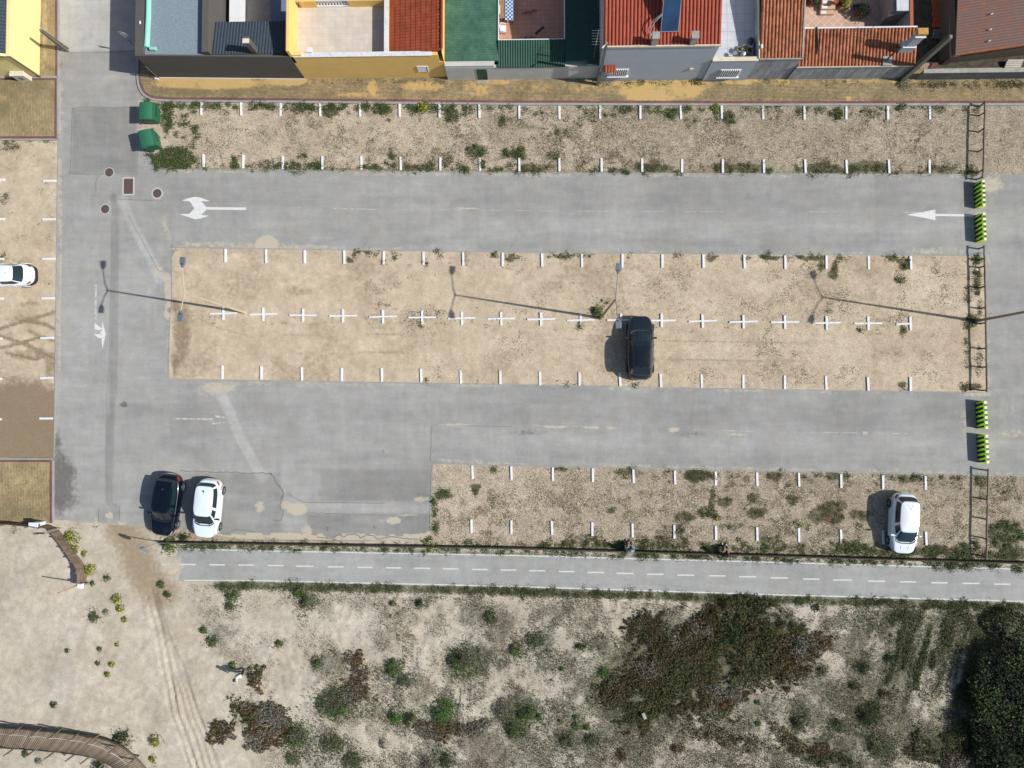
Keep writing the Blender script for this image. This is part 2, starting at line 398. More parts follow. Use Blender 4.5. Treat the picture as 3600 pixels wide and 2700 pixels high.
# ---- asphalt of the street, the car park lanes and the side lot
def rpaint(fx, fy, X, Y):
    t = np.full_like(fx, .5); s = np.zeros_like(fx); k = np.zeros_like(fx)
    nz = fbm(fx, fy, .006, 4, 31)
    # paler street above the joint
    jy = np.interp(fx, [200, 480], [185, 178]); m = sst(-1, 3, jy-fy)*(fx < 560); t = t+m*.34
    # laid patch
    m = sst(0, 3, fx-np.interp(fy, [378, 612], [254, 246]))*sst(0, 3, 484-fx)*sst(0, 3, fy-378)*sst(0, 3, 613-fy); t = t-m*.22
    # trenches
    t = t-.22*pline(fx, fy, [(398, 690), (407, 760), (400, 1000), (398, 1350), (388, 1500), (384, 1700), (384, 1765)], 12, .25)
    t = t+.24*pline(fx, fy, [(430, 700), (470, 800), (540, 925), (560, 985)], 16, .25)
    t = t+.24*pline(fx, fy, [(765, 1370), (800, 1430), (850, 1550), (910, 1655), (925, 1680)], 18, .25)
    t = t-.06*ell(fx, fy, 565, 935, 16, 22, .3)
    t = t-.2*ell(fx, fy, 365, 1810, 20, 30, .3)-.2*ell(fx, fy, 405, 1800, 18, 26, .3)
    t = t+.10*sst(0, 6, fx-1080)*sst(0, 5, 1515-fx)*sst(0, 4, fy-1767)*sst(0, 4, 1803-fy)
    t = t-.22*sst(0, 5, fx-1080)*sst(0, 5, 1515-fx)*sst(0, 4, fy-1806)
    t = t-.17*sst(0, 9, fx-1120+(fbm(fx, fy, .02, 3, 3)-.5)*80)*sst(0, 5, 1515-fx)*sst(0, 20, fy-1640)*sst(0, 4, 1765-fy)
    t = t-.19*sst(0, 4, fx-640)*sst(0, 5, 990-fx)*sst(0, 4, fy-1660)
    t = t+(nz-.5)*.26+(fbm(fx, fy, .02, 3, 61)-.5)*.12
    t = t+.07*(1-sst(150, 900, fx))*sst(300, 900, fy)+.05*(1-sst(900, 2600, fx))
    # wheel lanes in the upper and lower lane
    for y0, y1 in ((745, 757), (1495, 1520)):
        cy = np.interp(fx, [600, 3600], [y0, y1]); d = fy-cy+(fbm(fx, fy, .01, 3, 19)-.5)*30
        t = t+.11*np.exp(-((d-42)/26)**2)*sst(1300, 2000, fx)-.06*np.exp(-((d+50)/34)**2)-.04*np.exp(-((d-105)/14)**2)
    # sand drifted on the asphalt
    def add(m, v):
        nonlocal s; s = np.maximum(s, m*v)
    top = np.interp(fx, [606, 900, 1800, 2700, 3460], [872, 876, 888.6, 896, 900])
    add(pline(fx, fy, [(640, 860), (760, 858), (880, 864)], 14, .6), .62); add(ell(fx, fy, 938, 862, 42, 34, .35), 1.3)
    add(pline(fx, fy, [(960, 866), (1100, 866), (1180, 874)], 10, .7), .7); add(pline(fx, fy, [(1250, 872), (1440, 876)], 7, .7), .6)
    add(pline(fx, fy, [(2250, 882), (2480, 886)], 9, .8), .5); add(ell(fx, fy, 3290, 882, 150, 16, .7), .62)
    add(ell(fx, fy, 3490, 650, 50, 40, .6), .75); add(ell(fx, fy, 3440, 640, 30, 16, .6), .6); add(ell(fx, fy, 2600, 622, 90, 8, .7), .5)
    add(ell(fx, fy, 3180, 618, 60, 6, .6), .5); add(ell(fx, fy, 2150, 616, 300, 7, .7), .4)
    add(ell(fx, fy, 3360, 770, 60, 80, .9), .32); add(ell(fx, fy, 3000, 790, 300, 26, .9), .3); add(ell(fx, fy, 2200, 760, 400, 22, .9), .26)
    add(ell(fx, fy, 1640, 733, 45, 6, .5), .9)
    for cx, cy, rx in [(1950, 1502, 55), (2080, 1504, 32), (2145, 1505, 16), (2370, 1511, 32), (2590, 1528, 34), (3040, 1523, 14), (1610, 1493, 50)]: add(ell(fx, fy, cx, cy, rx, 7, .5), .95)
    add(ell(fx, fy, 1600, 1618, 130, 9, .6), .6); add(ell(fx, fy, 2250, 1636, 60, 7, .6), .6); add(ell(fx, fy, 3130, 1655, 110, 7, .6), .6)
    add(ell(fx, fy, 3400, 1480, 34, 90, .7), .55); add(ell(fx, fy, 3560, 1525, 60, 18, .6), .6); add(ell(fx, fy, 3430, 1385, 60, 14, .5), .7); add(ell(fx, fy, 3540, 1430, 70, 60, .8), .4)
    add(pline(fx, fy, [(575, 770), (590, 830), (600, 860)], 14, .6), .55); add(pline(fx, fy, [(555, 950), (590, 980), (597, 1060), (590, 1110)], 17, .5), .8)
    add(pline(fx, fy, [(545, 1120), (540, 1180)], 18, .8), .45); add(pline(fx, fy, [(520, 1000), (548, 1080), (540, 1150)], 10, .8), .5)
    add(pline(fx, fy, [(213, 560), (212, 900), (208, 1300)], 7, .8), .75); add(pline(fx, fy, [(225, 300), (225, 480)], 9, .8), .5)
    add(ell(fx, fy, 770, 1362, 75, 24, .5), .75); add(ell(fx, fy, 720, 1380, 60, 22, .7), .5); add(pline(fx, fy, [(760, 1345), (1000, 1352), (1300, 1356)], 9, .8), .5)
    add(ell(fx, fy, 385, 1812, 14, 14, .3), 1); add(ell(fx, fy, 430, 1842, 22, 8, .4), .9); add(ell(fx, fy, 340, 1830, 12, 20, .5), .7); add(ell(fx, fy, 250, 1840, 60, 14, .6), .5)
    add(ell(fx, fy, 1045, 1790, 42, 24, .35), .95); add(ell(fx, fy, 1002, 1774, 16, 16, .3), 1); add(ell(fx, fy, 915, 1782, 22, 24, .5), .8)
    add(ell(fx, fy, 1385, 1830, 28, 15, .35), .95); add(ell(fx, fy, 1345, 1830, 14, 8, .4), .8); add(ell(fx, fy, 1430, 1812, 40, 5, .5), .7); add(ell(fx, fy, 1480, 1755, 36, 14, .5), .7); add(ell(fx, fy, 1380, 1770, 40, 16, .6), .5)
    add(ell(fx, fy, 1080, 1868, 22, 26, .4), .8)
    low = np.interp(fx, [185, 520, 780, 930, 1000, 1100, 1170, 1240, 1330, 1420, 1514], [1832, 1856, 1876, 1880, 1874, 1878, 1892, 1874, 1886, 1884, 1872])+ (fbm(fx, fy, .05, 3, 77)-.5)*22
    add(sst(-2, 3, fy-low)*(fx < 1530), 1.6)
    add(ell(fx, fy, 508, 450, 26, 20, .4), .85)
    nzz = .25+.75*sst(.40, .62, fbm(fx, fy, .011, 3, 55))
    for e_ in ([(600, 600), (1800, 614), (2700, 617), (3440, 621)], [(606, 868), (900, 871), (1800, 884), (2700, 891), (3461, 895)], [(594, 1338), (900, 1342), (1800, 1357), (2700, 1374), (3466, 1385)], [(1518, 1626), (1800, 1632), (2700, 1650), (3600, 1669)], [(212, 300), (210, 495), (206, 675), (198, 1350), (194, 1600)], [(588, 1330), (600, 1100), (602, 870)], [(3474, 900), (3476, 1380)]):
        add(pline(fx, fy, e_, 11, .9)*nzz, .62)
    # stains
    def dk(m, v):
        nonlocal k; k = np.maximum(k, m*v)
    q_ = fx+(fbm(fx, fy, .02, 4, 88)-.5)*60; dk(ell(q_, fy, 212, 1700, 62, 125, .55), .95); dk(ell(q_, fy, 203, 1570, 18, 80, .6), .8); dk(ell(q_, fy, 250, 1760, 40, 50, .7), .7)
    dk(ell(fx, fy, 437, 1422, 14, 13, .3), .9); dk(ell(fx, fy, 418, 1425, 12, 7, .3), .5); dk(ell(fx, fy, 590, 1500, 34, 18, .8), .42); dk(ell(fx, fy, 480, 1465, 8, 40, .8), .32)
    dk(ell(fx, fy, 1150, 1860, 9, 9, .3), .9); dk(ell(fx, fy, 1316, 1854, 8, 8, .3), .8); dk(ell(fx, fy, 1345, 1587, 8, 9, .5), .8); dk(ell(fx, fy, 1113, 760, 6, 8, .5), .5)
    dk(ell(fx, fy, 1860, 1520, 80, 16, .7), .62); dk(ell(fx, fy, 2420, 1526, 90, 14, .7), .6); dk(ell(fx, fy, 2560, 1532, 90, 12, .7), .5)
    dk(ell(fx, fy, 1010, 722, 60, 7, .8), .5); dk(ell(fx, fy, 1455, 1650, 60, 20, .9), .35); dk(ell(fx, fy, 1420, 1720, 70, 40, .9), .36)
    dk(ell(fx, fy, 1520, 1512, 4, 26, .8), .6); dk(ell(fx, fy, 1000, 700, 420, 14, .9), .32); dk(ell(fx, fy, 3310, 1512, 12, 9, .4), .5)
    dk(ell(fx, fy, 608, 865, 22, 10, .6), .6); dk(ell(fx, fy, 600, 1090, 14, 14, .4), .8); dk(ell(fx, fy, 985, 864, 14, 8, .5), .7)
    dk(pline(fx, fy, [(600, 598), (1800, 612), (2700, 616), (3430, 620)], 5, .8), .35)
    dk(pline(fx, fy, [(930, 1867), (1060, 1872), (1200, 1880), (1340, 1890), (1480, 1876)], 9, .8), .45)
    return np.stack([np.clip(t, 0, 1), s, k], -1)
xg = np.arange(-36.0, 44, .2)
topP = FW([(-150, -60), (3800, -60)]); botF = [(150, 1828), (185, 1834), (560, 1862), (780, 1895), (1100, 1898), (1520, 1900), (3800, 1960)]
bot = resx(FW(botF), xg); up = [Vector((x, 31.0)) for x in xg]
def clipx(pts, lo): return [Vector((max(p.x, lo(p.y)), p.y)) for p in pts]
lx = FW([(207, 180), (203, 490), (199, 675), (191, 1350), (187, 1610), (183, 1834)])
n_ = len(xg)
a0 = np.array([tuple(p) for p in up]); b0 = np.array([tuple(p) for p in bot])
mrow = 230
PX = []; PY = []
for j in range(mrow+1):
    t = j/mrow; y = a0[:, 1]*(1-t)+b0[:, 1]*t
    xl = np.interp(-y, [-p.y for p in lx], [p.x for p in lx])
    u = np.linspace(0, 1, n_); x = xl+(44-xl)*u
    PX.append(x); PY.append(y)
PX = np.array(PX).ravel(); PY = np.array(PY).ravel(); idx = np.arange(len(PX)).reshape(mrow+1, n_)
Fq = np.stack([idx[:-1, :-1], idx[1:, :-1], idx[1:, 1:], idx[:-1, 1:]], -1).reshape(-1, 4)
fx_, fy_ = toF(PX, PY)
struct(MB().prism(FW([(3135, 278), (3700, 278), (3700, -60), (3135, -60)]), .013, .03).build('yard_soil', plain('dark_soil', (.055, .05, .036), 1, 0, .5, 2.5, .6, fine=.3)))
struct(np_mesh('road', np.stack([PX, PY, np.full_like(PX, .012)], -1), Fq, M_asph, {'paint': rpaint(fx_, fy_, PX, PY)}, smooth=True))
# ---- sandy parking strips laid over it
BLOBS = [  # F x, y, rx, ry, kind (g green weeds, m brown moss, d dense green, y yellow flowering)
 (590,420,18,60,'d'),(620,557,75,34,'d'),(521,350,14,8,'d'),(651,411,12,9,'d'),(688,452,12,10,'d'),(692,488,14,10,'g'),(826,574,16,18,'d'),(560,370,50,10,'g'),(760,368,60,7,'g'),
 (932,372,40,12,'d'),(1063,378,45,14,'d'),(1164,388,30,22,'d'),(1290,382,30,14,'g'),(1339,382,35,18,'d'),(1482,378,26,18,'y'),(1588,407,26,24,'d'),(1645,395,20,12,'g'),(1763,427,12,18,'d'),
 (941,582,40,14,'g'),(1063,547,20,8,'d'),(1112,586,14,16,'d'),(1022,592,22,6,'d'),(1380,541,12,16,'d'),(1311,590,35,10,'d'),(1470,590,60,10,'m'),(1527,570,14,22,'g'),(1575,562,20,30,'g'),
 (1673,533,33,24,'d'),(1697,570,10,20,'d'),(1787,545,22,18,'d'),(1820,541,28,26,'d'),(1881,592,60,12,'m'),(1946,549,18,14,'d'),(1963,476,35,18,'g'),(1898,399,25,10,'g'),(2073,407,28,16,'g'),
 (2146,399,24,14,'g'),(2178,378,60,9,'g'),(2337,391,50,12,'g'),(2361,407,18,20,'d'),(2427,431,20,20,'g'),(2512,423,12,20,'g'),(2565,419,20,28,'d'),(2516,380,16,12,'y'),(2418,386,14,10,'y'),
 (2199,602,18,11,'d'),(2300,586,60,18,'m'),(2583,592,90,16,'m'),(2871,386,35,14,'g'),(2944,403,25,22,'d'),(3054,399,40,14,'g'),(3164,378,25,12,'d'),(2895,592,60,18,'m'),(3046,590,65,20,'m'),
 (3229,529,70,40,'s'),(3310,594,50,12,'m'),(2708,598,12,12,'d'),(3440,388,18,12,'g'),(1560,500,60,40,'s'),(1700,470,70,50,'s'),(1830,440,60,40,'s'),(2050,470,70,50,'s'),(2300,500,80,50,'s'),
 (2560,500,90,50,'s'),(2150,560,90,30,'s'),(1270,480,60,30,'s'),(3080,480,90,60,'s'),(2780,540,70,40,'s'),
 (1268,887,30,8,'m'),(1350,919,7,20,'g'),(1494,919,10,20,'g'),(1234,911,12,12,'m'),(1632,919,9,12,'g'),(1738,897,14,9,'d'),(1791,909,15,14,'m'),(1990,897,50,7,'m'),(2500,907,18,11,'m'),(2075,898,20,6,'g'),
 (2849,903,50,8,'m'),(2956,905,12,8,'d'),(2883,927,8,25,'m'),(3148,907,30,8,'m'),(3180,927,15,20,'d'),(3164,986,20,10,'d'),(2932,952,14,36,'m'),(2911,1086,8,18,'g'),(3172,1163,14,16,'m'),(3020,1160,12,10,'m'),
 (3140,960,50,30,'s'),(2700,905,40,7,'m'),(2380,897,30,6,'g'),(3438,985,12,50,'d'),(3402,1040,14,36,'g'),(3440,1100,9,50,'g'),(3410,1130,20,30,'d'),(3442,1270,10,60,'g'),(3400,1250,10,60,'g'),(3436,912,26,14,'d'),
 (1480,1100,60,14,'s'),(1350,1072,20,8,'g'),(1550,1098,16,6,'g'),(2130,1060,14,12,'g'),(2040,1140,8,14,'d'),(1480,1145,6,9,'d'),(700,1095,50,20,'s'),(2400,1050,60,40,'s'),(2620,1080,40,30,'s'),(2950,1090,80,40,'s'),
 (1498,1340,10,6,'d'),(3172,1358,13,11,'m'),(3412,1360,40,14,'m'),(2020,1352,30,6,'m'),(2230,1353,10,5,'d'),(2450,1330,60,20,'s'),(2800,1340,80,20,'s'),(1320,1010,60,20,'s'),
 (1528,1790,9,40,'d'),(1559,1737,28,16,'d'),(1535,1859,9,24,'d'),(1673,1716,14,18,'m'),(1738,1647,11,10,'d'),(1971,1647,25,10,'m'),(2186,1655,26,8,'m'),(1991,1789,50,20,'s'),(2150,1793,11,10,'d'),
 (2280,1798,60,14,'s'),(2451,1671,40,22,'m'),(2508,1757,12,38,'m'),(2549,1761,22,18,'m'),(2483,1798,33,16,'d'),(2410,1822,35,18,'m'),(2646,1749,20,14,'m'),(2662,1802,34,17,'m'),(2390,1867,12,22,'d'),
 (2573,1850,40,14,'g'),(2003,1911,35,10,'m'),(2288,1920,60,9,'g'),(2471,1920,10,12,'d'),(2720,1671,30,16,'m'),(2928,1675,20,14,'m'),(2977,1675,12,10,'d'),(3200,1682,36,11,'d'),(3449,1692,22,16,'d'),
 (2790,1757,20,18,'m'),(2903,1810,60,32,'m'),(2928,1781,45,20,'m'),(3017,1810,30,14,'m'),(2802,1840,12,14,'y'),(2838,1858,8,8,'d'),(2993,1922,60,20,'d'),(3270,1934,90,17,'m'),(3392,1936,28,24,'d'),
 (3432,1917,18,18,'d'),(3534,1879,66,46,'d'),(3554,1944,60,18,'m'),(2240,1700,160,60,'s'),(2700,1700,120,60,'s'),(3330,1800,90,90,'s'),(3540,1760,50,60,'s'),(2350,1890,120,30,'s'),(2800,1890,140,30,'s'),(1700,1790,100,60,'s'),
 (1880,1915,100,8,'g'),(1640,1905,60,8,'g'),(2720,1900,60,16,'g'),(10,700,22,20,'g'),(8,905,16,18,'g'),(20,520,60,10,'g'),(170,500,20,5,'g'),(3500,470,60,80,'s')]
def sand_paint(seed, base_b=.25):
    def f(fx, fy, X, Y):
        r = np.zeros_like(fx); g = np.zeros_like(fx); b = np.full_like(fx, base_b)
        nz = fbm(fx, fy, .007, 4, seed); r = np.maximum(r, sst(.52, .72, nz)*.5)
        b = b+.35*sst(1000, 2600, fx+200*(nz-.5))
        wx = fx+(fbm(fx, fy, .03, 4, 4)-.5)*34; wy = fy+(fbm(fx, fy, .03, 4, 8)-.5)*34; sx = fx+(fbm(fx, fy, .012, 4, 24)-.5)*150; sy = fy+(fbm(fx, fy, .012, 4, 28)-.5)*110; sn = sst(.42, .60, fbm(fx, fy, .025, 4, 33))
        for cx, cy, rx, ry, k in BLOBS:
            m = ell(wx, wy, cx, cy, rx*1.15, ry*1.15, .4)
            if k == 's': b = np.maximum(b, ell(sx, sy, cx, cy, rx, ry, .6)*sn*.8)
            else: g = np.maximum(g, m*{'m': .95, 'd': .72, 'g': .5, 'y': .62}[k]); b = np.maximum(b, m*.7)
        for cx, cy, rx, ry, v in [(640, 1180, 30, 130, .8), (615, 1280, 16, 50, .9), (620, 1080, 20, 40, .75), (640, 1250, 40, 60, .5), (612, 885, 14, 10, .8), (615, 960, 8, 40, .5), (860, 1010, 110, 60, .5), (920, 1000, 60, 30, .45),
                                  (1060, 1030, 60, 22, .55), (1270, 940, 90, 30, .5), (1200, 1000, 150, 50, .35), (1400, 1230, 160, 30, .35), (980, 1320, 60, 20, .45), (1700, 1330, 90, 24, .4), (800, 890, 60, 14, .3), (2100, 1000, 40, 20, .35),
                                  (2420, 1110, 14, 20, .5), (3120, 1240, 80, 40, .5), (3260, 1250, 60, 50, .35), (3330, 1260, 30, 80, .4), (2600, 1280, 90, 30, .35),
                                  (80, 1420, 160, 90, 1.1), (60, 1560, 200, 90, 1.5), (150, 1500, 60, 110, 1.4), (100, 1070, 60, 14, .6), (60, 1120, 70, 12, .6), (130, 1240, 60, 16, .7), (70, 1250, 60, 22, .6), (20, 1180, 40, 12, .6), (180, 1290, 24, 50, .7), (60, 1330, 60, 14, .7)]:
            r = np.maximum(r, ell(wx, wy, cx, cy, rx, ry, .6)*v)
        for l, v in [([T(0, 1, 0, 1180), T(0, 1, 200, 1120), T(0, 1, 470, 1040)], .62), ([T(0, 1, 200, 1110), T(0, 1, 380, 1140), T(0, 1, 470, 1180)], .6), ([T(0, 1, 0, 1240), T(0, 1, 250, 1330), T(0, 1, 470, 1440)], .6),
                     ([T(0, 1, 0, 1350), T(0, 1, 200, 1300), T(0, 1, 350, 1250)], .6), ([T(0, 1, 60, 1390), T(0, 1, 300, 1445), T(0, 1, 460, 1400)], .62), ([T(0, 1, 250, 1200), T(0, 1, 350, 1240), T(0, 1, 470, 1290)], .5)]:
            r = np.maximum(r, pline(fx, fy, l, 8, .8)*v*1.45)
        for l in ([(980, 1175), (1250, 1178), (1440, 1174)], [(980, 1238), (1230, 1242), (1440, 1238)], [(2330, 1198), (2700, 1202), (2880, 1210)], [(2350, 1265), (2650, 1268), (2880, 1276)], [(640, 1090), (760, 1150), (900, 1190)],
                  [(2000, 1195), (2100, 1198)], [(2020, 1262), (2120, 1264)]):
            r = np.maximum(r, pline(fx, fy, l, 4.5, .9)*.62)
        r = np.maximum(r, pline(fx, fy, [(600, 592), (1800, 604), (2700, 607), (3440, 612)], 9, .8)*.7)
        return np.stack([r, g, b], -1)
    return f
def strip(name, top, bt, n, m, seed, b=.25, mat=None):
    return struct(loft_sheet(name, resample(FW(top), n), resample(FW(bt), n), m, mat or M_strip, .020, sand_paint(seed, b)))
ST = {}
strip('parking_strip', [(590, 352), (900, 362), (1800, 372), (2700, 373), (3700, 372)], [(594, 594), (900, 598), (1800, 607), (2700, 610.5), (3700, 614)], 340, 32, 41, .42)
strip('parking_strip', [(487, 352), (540, 355), (590.0, 357)], [(487, 480), (546, 540), (594.0, 594)], 14, 30, 41, .3)
strip('parking_strip', [(606, 872), (900, 876), (1800, 888.6), (2700, 896), (3461, 900)], [(594, 1332), (900, 1336), (1800, 1350), (2700, 1367), (3466, 1378)], 320, 58, 52, .12, M_strip2)
strip('parking_strip', [(1522, 1631), (1800, 1638), (2700, 1656), (3700, 1676)], [(1512, 1915), (1800, 1926), (2700, 1952), (3700, 1982)], 250, 40, 63, .42)
strip('parking_strip', [(-150, 492), (203, 494)], [(-150, 1606), (187, 1610)], 50, 150, 74, .05, M_strip2)
# ---- cycle path
def ppaint(fx, fy, X, Y):
    t = .5+(fbm(fx, fy, .006, 4, 11)-.5)*.12; s = np.zeros_like(fx); k = np.zeros_like(fx)
    s = np.maximum(s, (1-sst(590, 660, fx+(fbm(fx, fy, .02, 3, 2)-.5)*50+np.abs(fy-1990)*.25))*1.5)
    for y in (7, -7):
        pass
    k = np.maximum(k, pline(fx, fy, [(690, 1962), (760, 1956), (900, 1960), (1000, 1972)], 4, .9)*.45)
    return np.stack([t, s, k], -1)
pt_ = [(545, 1925), (626, 1923), (900, 1931), (1800, 1947.5), (2700, 1971), (3750, 2002)]; pb_ = [(545, 2044), (635, 2044), (900, 2044.5), (1800, 2065), (2700, 2093.5), (3750, 2122)]
struct(loft_sheet('path', resample(FW(pt_), 330), resample(FW(pb_), 330), 22, M_path, .024, ppaint, lambda X, Y: -.07*(1-sst(590, 612, toF(X, Y)[0]+(fbm(X, Y, 1.6, 3, 2)-.5)*70-np.abs(toF(X, Y)[1]-1975)*.28))))
# ---- pavements
def brick_mat(name, c1, c2, mortar, sandc, bw=.20, bh=.10, rot=0., sandy=True):
    n = N(name, .9, 0, .25)
    mp = n.n('ShaderNodeMapping'); n.inp(mp.inputs[0], n.P()); mp.inputs['Rotation'].default_value = (0, 0, rot)
    b = n.n('ShaderNodeTexBrick'); n.inp(b.inputs['Vector'], mp.outputs[0]); b.offset = .5
    b.inputs['Scale'].default_value = 1.0; b.inputs['Brick Width'].default_value = bw; b.inputs['Row Height'].default_value = bh
    b.inputs['Mortar Size'].default_value = .012; b.inputs['Mortar Smooth'].default_value = .4; b.inputs['Bias'].default_value = 0
    n.inp(b.inputs['Color1'], c1); n.inp(b.inputs['Color2'], c2); n.inp(b.inputs['Mortar'], mortar)
    c = n.scale(b.outputs[0], n.mapr(n.noise(.8, 5, .65), .3, .7, .72, 1.2)); c = n.scale(c, n.mapr(n.noise(20, 3), .3, .7, .9, 1.1))
    if sandy:
        P = n.sep(n.attr('paint'))
        f = n.mapr(n.math('ADD', P[1], n.math('MULTIPLY', n.math('SUBTRACT', n.noise(3, 5, .7), .5), 1.4)), .35, .75, 0, 1, True)
        c = n.mix(n.math('MULTIPLY', f, .8), c, n.scale(sandc, n.mapr(n.noise(15, 3), .3, .7, .9, 1.1)))
        f = n.mapr(n.math('ADD', P[2], n.math('MULTIPLY', n.math('SUBTRACT', n.noise(3, 5, .7), .5), 1.2)), .35, .85, 0, 1, True)
        c = n.mix(n.math('MULTIPLY', f, .55), c, (.13, .115, .06))
    n.col(c); n.bump(n.math('ADD', n.math('MULTIPLY', b.outputs[1], -.8), n.noise(20, 3)), .5, .01)
    return n.m
OC1 = A(180, 157, 116); OC2 = A(146, 130, 102); SDP = A(212, 178, 116)
M_brick = brick_mat('ochre_paver', OC1, OC2, A(92, 84, 62), SDP)
M_brick2 = brick_mat('ochre_paver_side', A(186, 164, 120), A(160, 142, 108), A(100, 94, 76), A(196, 174, 130), .2, .11, PI/2)
M_red = brick_mat('red_paver', A(143, 98, 95), A(128, 86, 82), A(98, 74, 68), SDP, .2, .1, 0, False)
M_kerb = plain('kerb_concrete', A(158, 160, 156), .9, 0, .14, 1.4, .3)
def kpaint(fx, fy, X, Y):
    s = np.zeros_like(fx); k = np.zeros_like(fx); nz = fbm(fx, fy, .012, 4, 91)
    for cx, cy, rx, ry, v in [(740, 294, 200, 24, 1.0), (600, 286, 60, 14, .9), (1000, 288, 100, 18, .9), (860, 340, 60, 8, .3), (1260, 335, 90, 10, .6), (1310, 312, 22, 34, .7), (1480, 306, 90, 20, .72), (1680, 315, 60, 34, .6),
                              (1745, 292, 60, 10, .8), (2320, 322, 150, 36, 1.1), (2420, 300, 90, 20, 1.0), (2250, 345, 60, 12, 1.0), (2200, 295, 60, 10, .9), (2060, 310, 120, 22, .5), (2600, 288, 80, 12, .9), (1880, 310, 90, 26, .45), (2740, 290, 60, 9, .7), (2980, 350, 10, 8, 1), (3100, 288, 400, 10, .5), (3480, 300, 90, 16, .4)]:
        s = np.maximum(s, ell(fx, fy, cx, cy, rx, ry, .5)*v)
    s = np.maximum(s, sst(.5, .75, nz)*.35)
    k = np.maximum(k, sst(.5, .7, fbm(fx, fy, .02, 3, 14))*.55)
    k = np.maximum(k, ell(fx, fy, 640, 325, 130, 16, .5)*.8); k = np.maximum(k, ell(fx, fy, 850, 325, 90, 16, .5)*.7)
    k = np.maximum(k, ell(fx, fy, 3100, 320, 600, 26, .6)*.42); k = np.maximum(k, ell(fx, fy, 2650, 325, 120, 22, .5)*.55)
    return np.stack([s*0, s, k], -1)
def lpaint(fx, fy, X, Y):
    s = np.maximum(ell(fx, fy, 160, 110, 12, 160, .7)*.62, ell(fx, fy, 150, 230, 20, 40, .6)*.5); k = ell(fx, fy, 60, 300, 160, 60, .6)*.7
    s = np.maximum(s, ell(fx, fy, 10, 400, 50, 40, .5)*.2); k = np.maximum(k, ell(fx, fy, 10, 390, 40, 40, .5)*.8)
    s = np.maximum(s, ell(fx, fy, 90, 1690, 90, 50, .6)*.45); k = np.maximum(k, ell(fx, fy, 60, 1800, 130, 35, .7)*.7)
    return np.stack([s*0, s, k], -1)
outer = resample(FW([(482, 160), (482, 268), (484, 293), (488, 310), (496, 326), (507, 339), (521, 348), (537, 354), (553, 357), (600, 359.5), (900, 362), (1800, 371), (2700, 373.5), (3700, 372)]), 520)
PVZ = .11
k1 = offs(outer, .15); k2 = offs(k1, .17)
mb = MB()
for i in range(len(outer)-1):
    q = [outer[i], outer[i+1], k1[i+1], k1[i]]; mb.hexa([(p.x, p.y, -.05) for p in q], [(p.x, p.y, PVZ+.004) for p in q])
struct(mb.build('kerb', M_kerb))
struct(loft_sheet('pavement_edging', k1, k2, 1, M_red, PVZ, kpaint))
inn = []
Yh = G(2100, 287).y+.6
for p in k2:
    inn.append(Vector((max(p.x, G(560, 280).x+.5) if p.x < -24 else p.x, max(Yh, p.y+.01) if p.y < Yh else p.y+.02)))
struct(loft_sheet('pavement', k2, inn, 12, M_brick, PVZ, kpaint))
def pave_rect(x0, y0, x1, y1, border, skirt, paint):   # F corners, borders: sides with red edging
    a, b, c, d = FW([(x0, y0), (x1, y0), (x1, y1), (x0, y1)])
    nx = 24; ny = 24
    struct(loft_sheet('pavement', resample([a, b], nx), resample([d, c], nx), ny, M_brick2, .10, paint))
    mbk = MB(); mbr = MB()
    seg = {'r': (b, c), 'b': (c, d), 't': (a, b)}
    for s_ in border:
        p, q = seg[s_]; p = Vector(p); q = Vector(q); t = (q-p).normalized(); nn = Vector((-t.y, t.x))
        cen = (a+c)/2
        if (cen-p).dot(nn) < 0: nn = -nn
        def quad(m, o0, o1, z0, z1):
            r_ = [p+nn*o0, q+nn*o0, q+nn*o1, p+nn*o1]; m.prism([(v.x, v.y) for v in r_], z0, z1)
        zz_ = {'r': 0, 'b': .001, 't': .002}[s_]
        quad(mbk, -.12, .0, -.05, .105+zz_); quad(mbr, .005, .17, .05, .104+zz_)
    struct(mbk.build('kerb', M_kerb)); struct(mbr.build('pavement_edging', M_red))
pave_rect(-160, 276, 203, 489, 'rbt', 0, lpaint)
pave_rect(100, -60, 205, 275, 'r', 0, lpaint)
pave_rect(-160, 1616, 186, 1838, 'rt', 0, lpaint)
# flush kerbs round the strips
mb = MB()
for pl in ([(1800, 608), (900, 599.5), (700, 597)], [(1800, 608), (2700, 612), (3440, 615)], [(606, 1100), (604, 870.5), (900, 874.5), (1800, 887), (2700, 894.5), (3461, 898.5), (3468, 1379)],
           [(598, 1115), (592, 1333.5), (900, 1338), (1800, 1352), (2700, 1369), (3450, 1379.5)], [(1512, 1850), (1519, 1629.5), (1800, 1636.5), (2700, 1654.5), (3700, 1674)],
           [(206, 495), (202, 675), (194, 1350), (190, 1612)], [(205, 275), (206, 495)]):
    ribbon(mb, resample(FW(pl), max(8, int((FW(pl)[0]-FW(pl)[-1]).length/.8))), .075, .0, .032)
struct(mb.build('kerb', M_kerb))
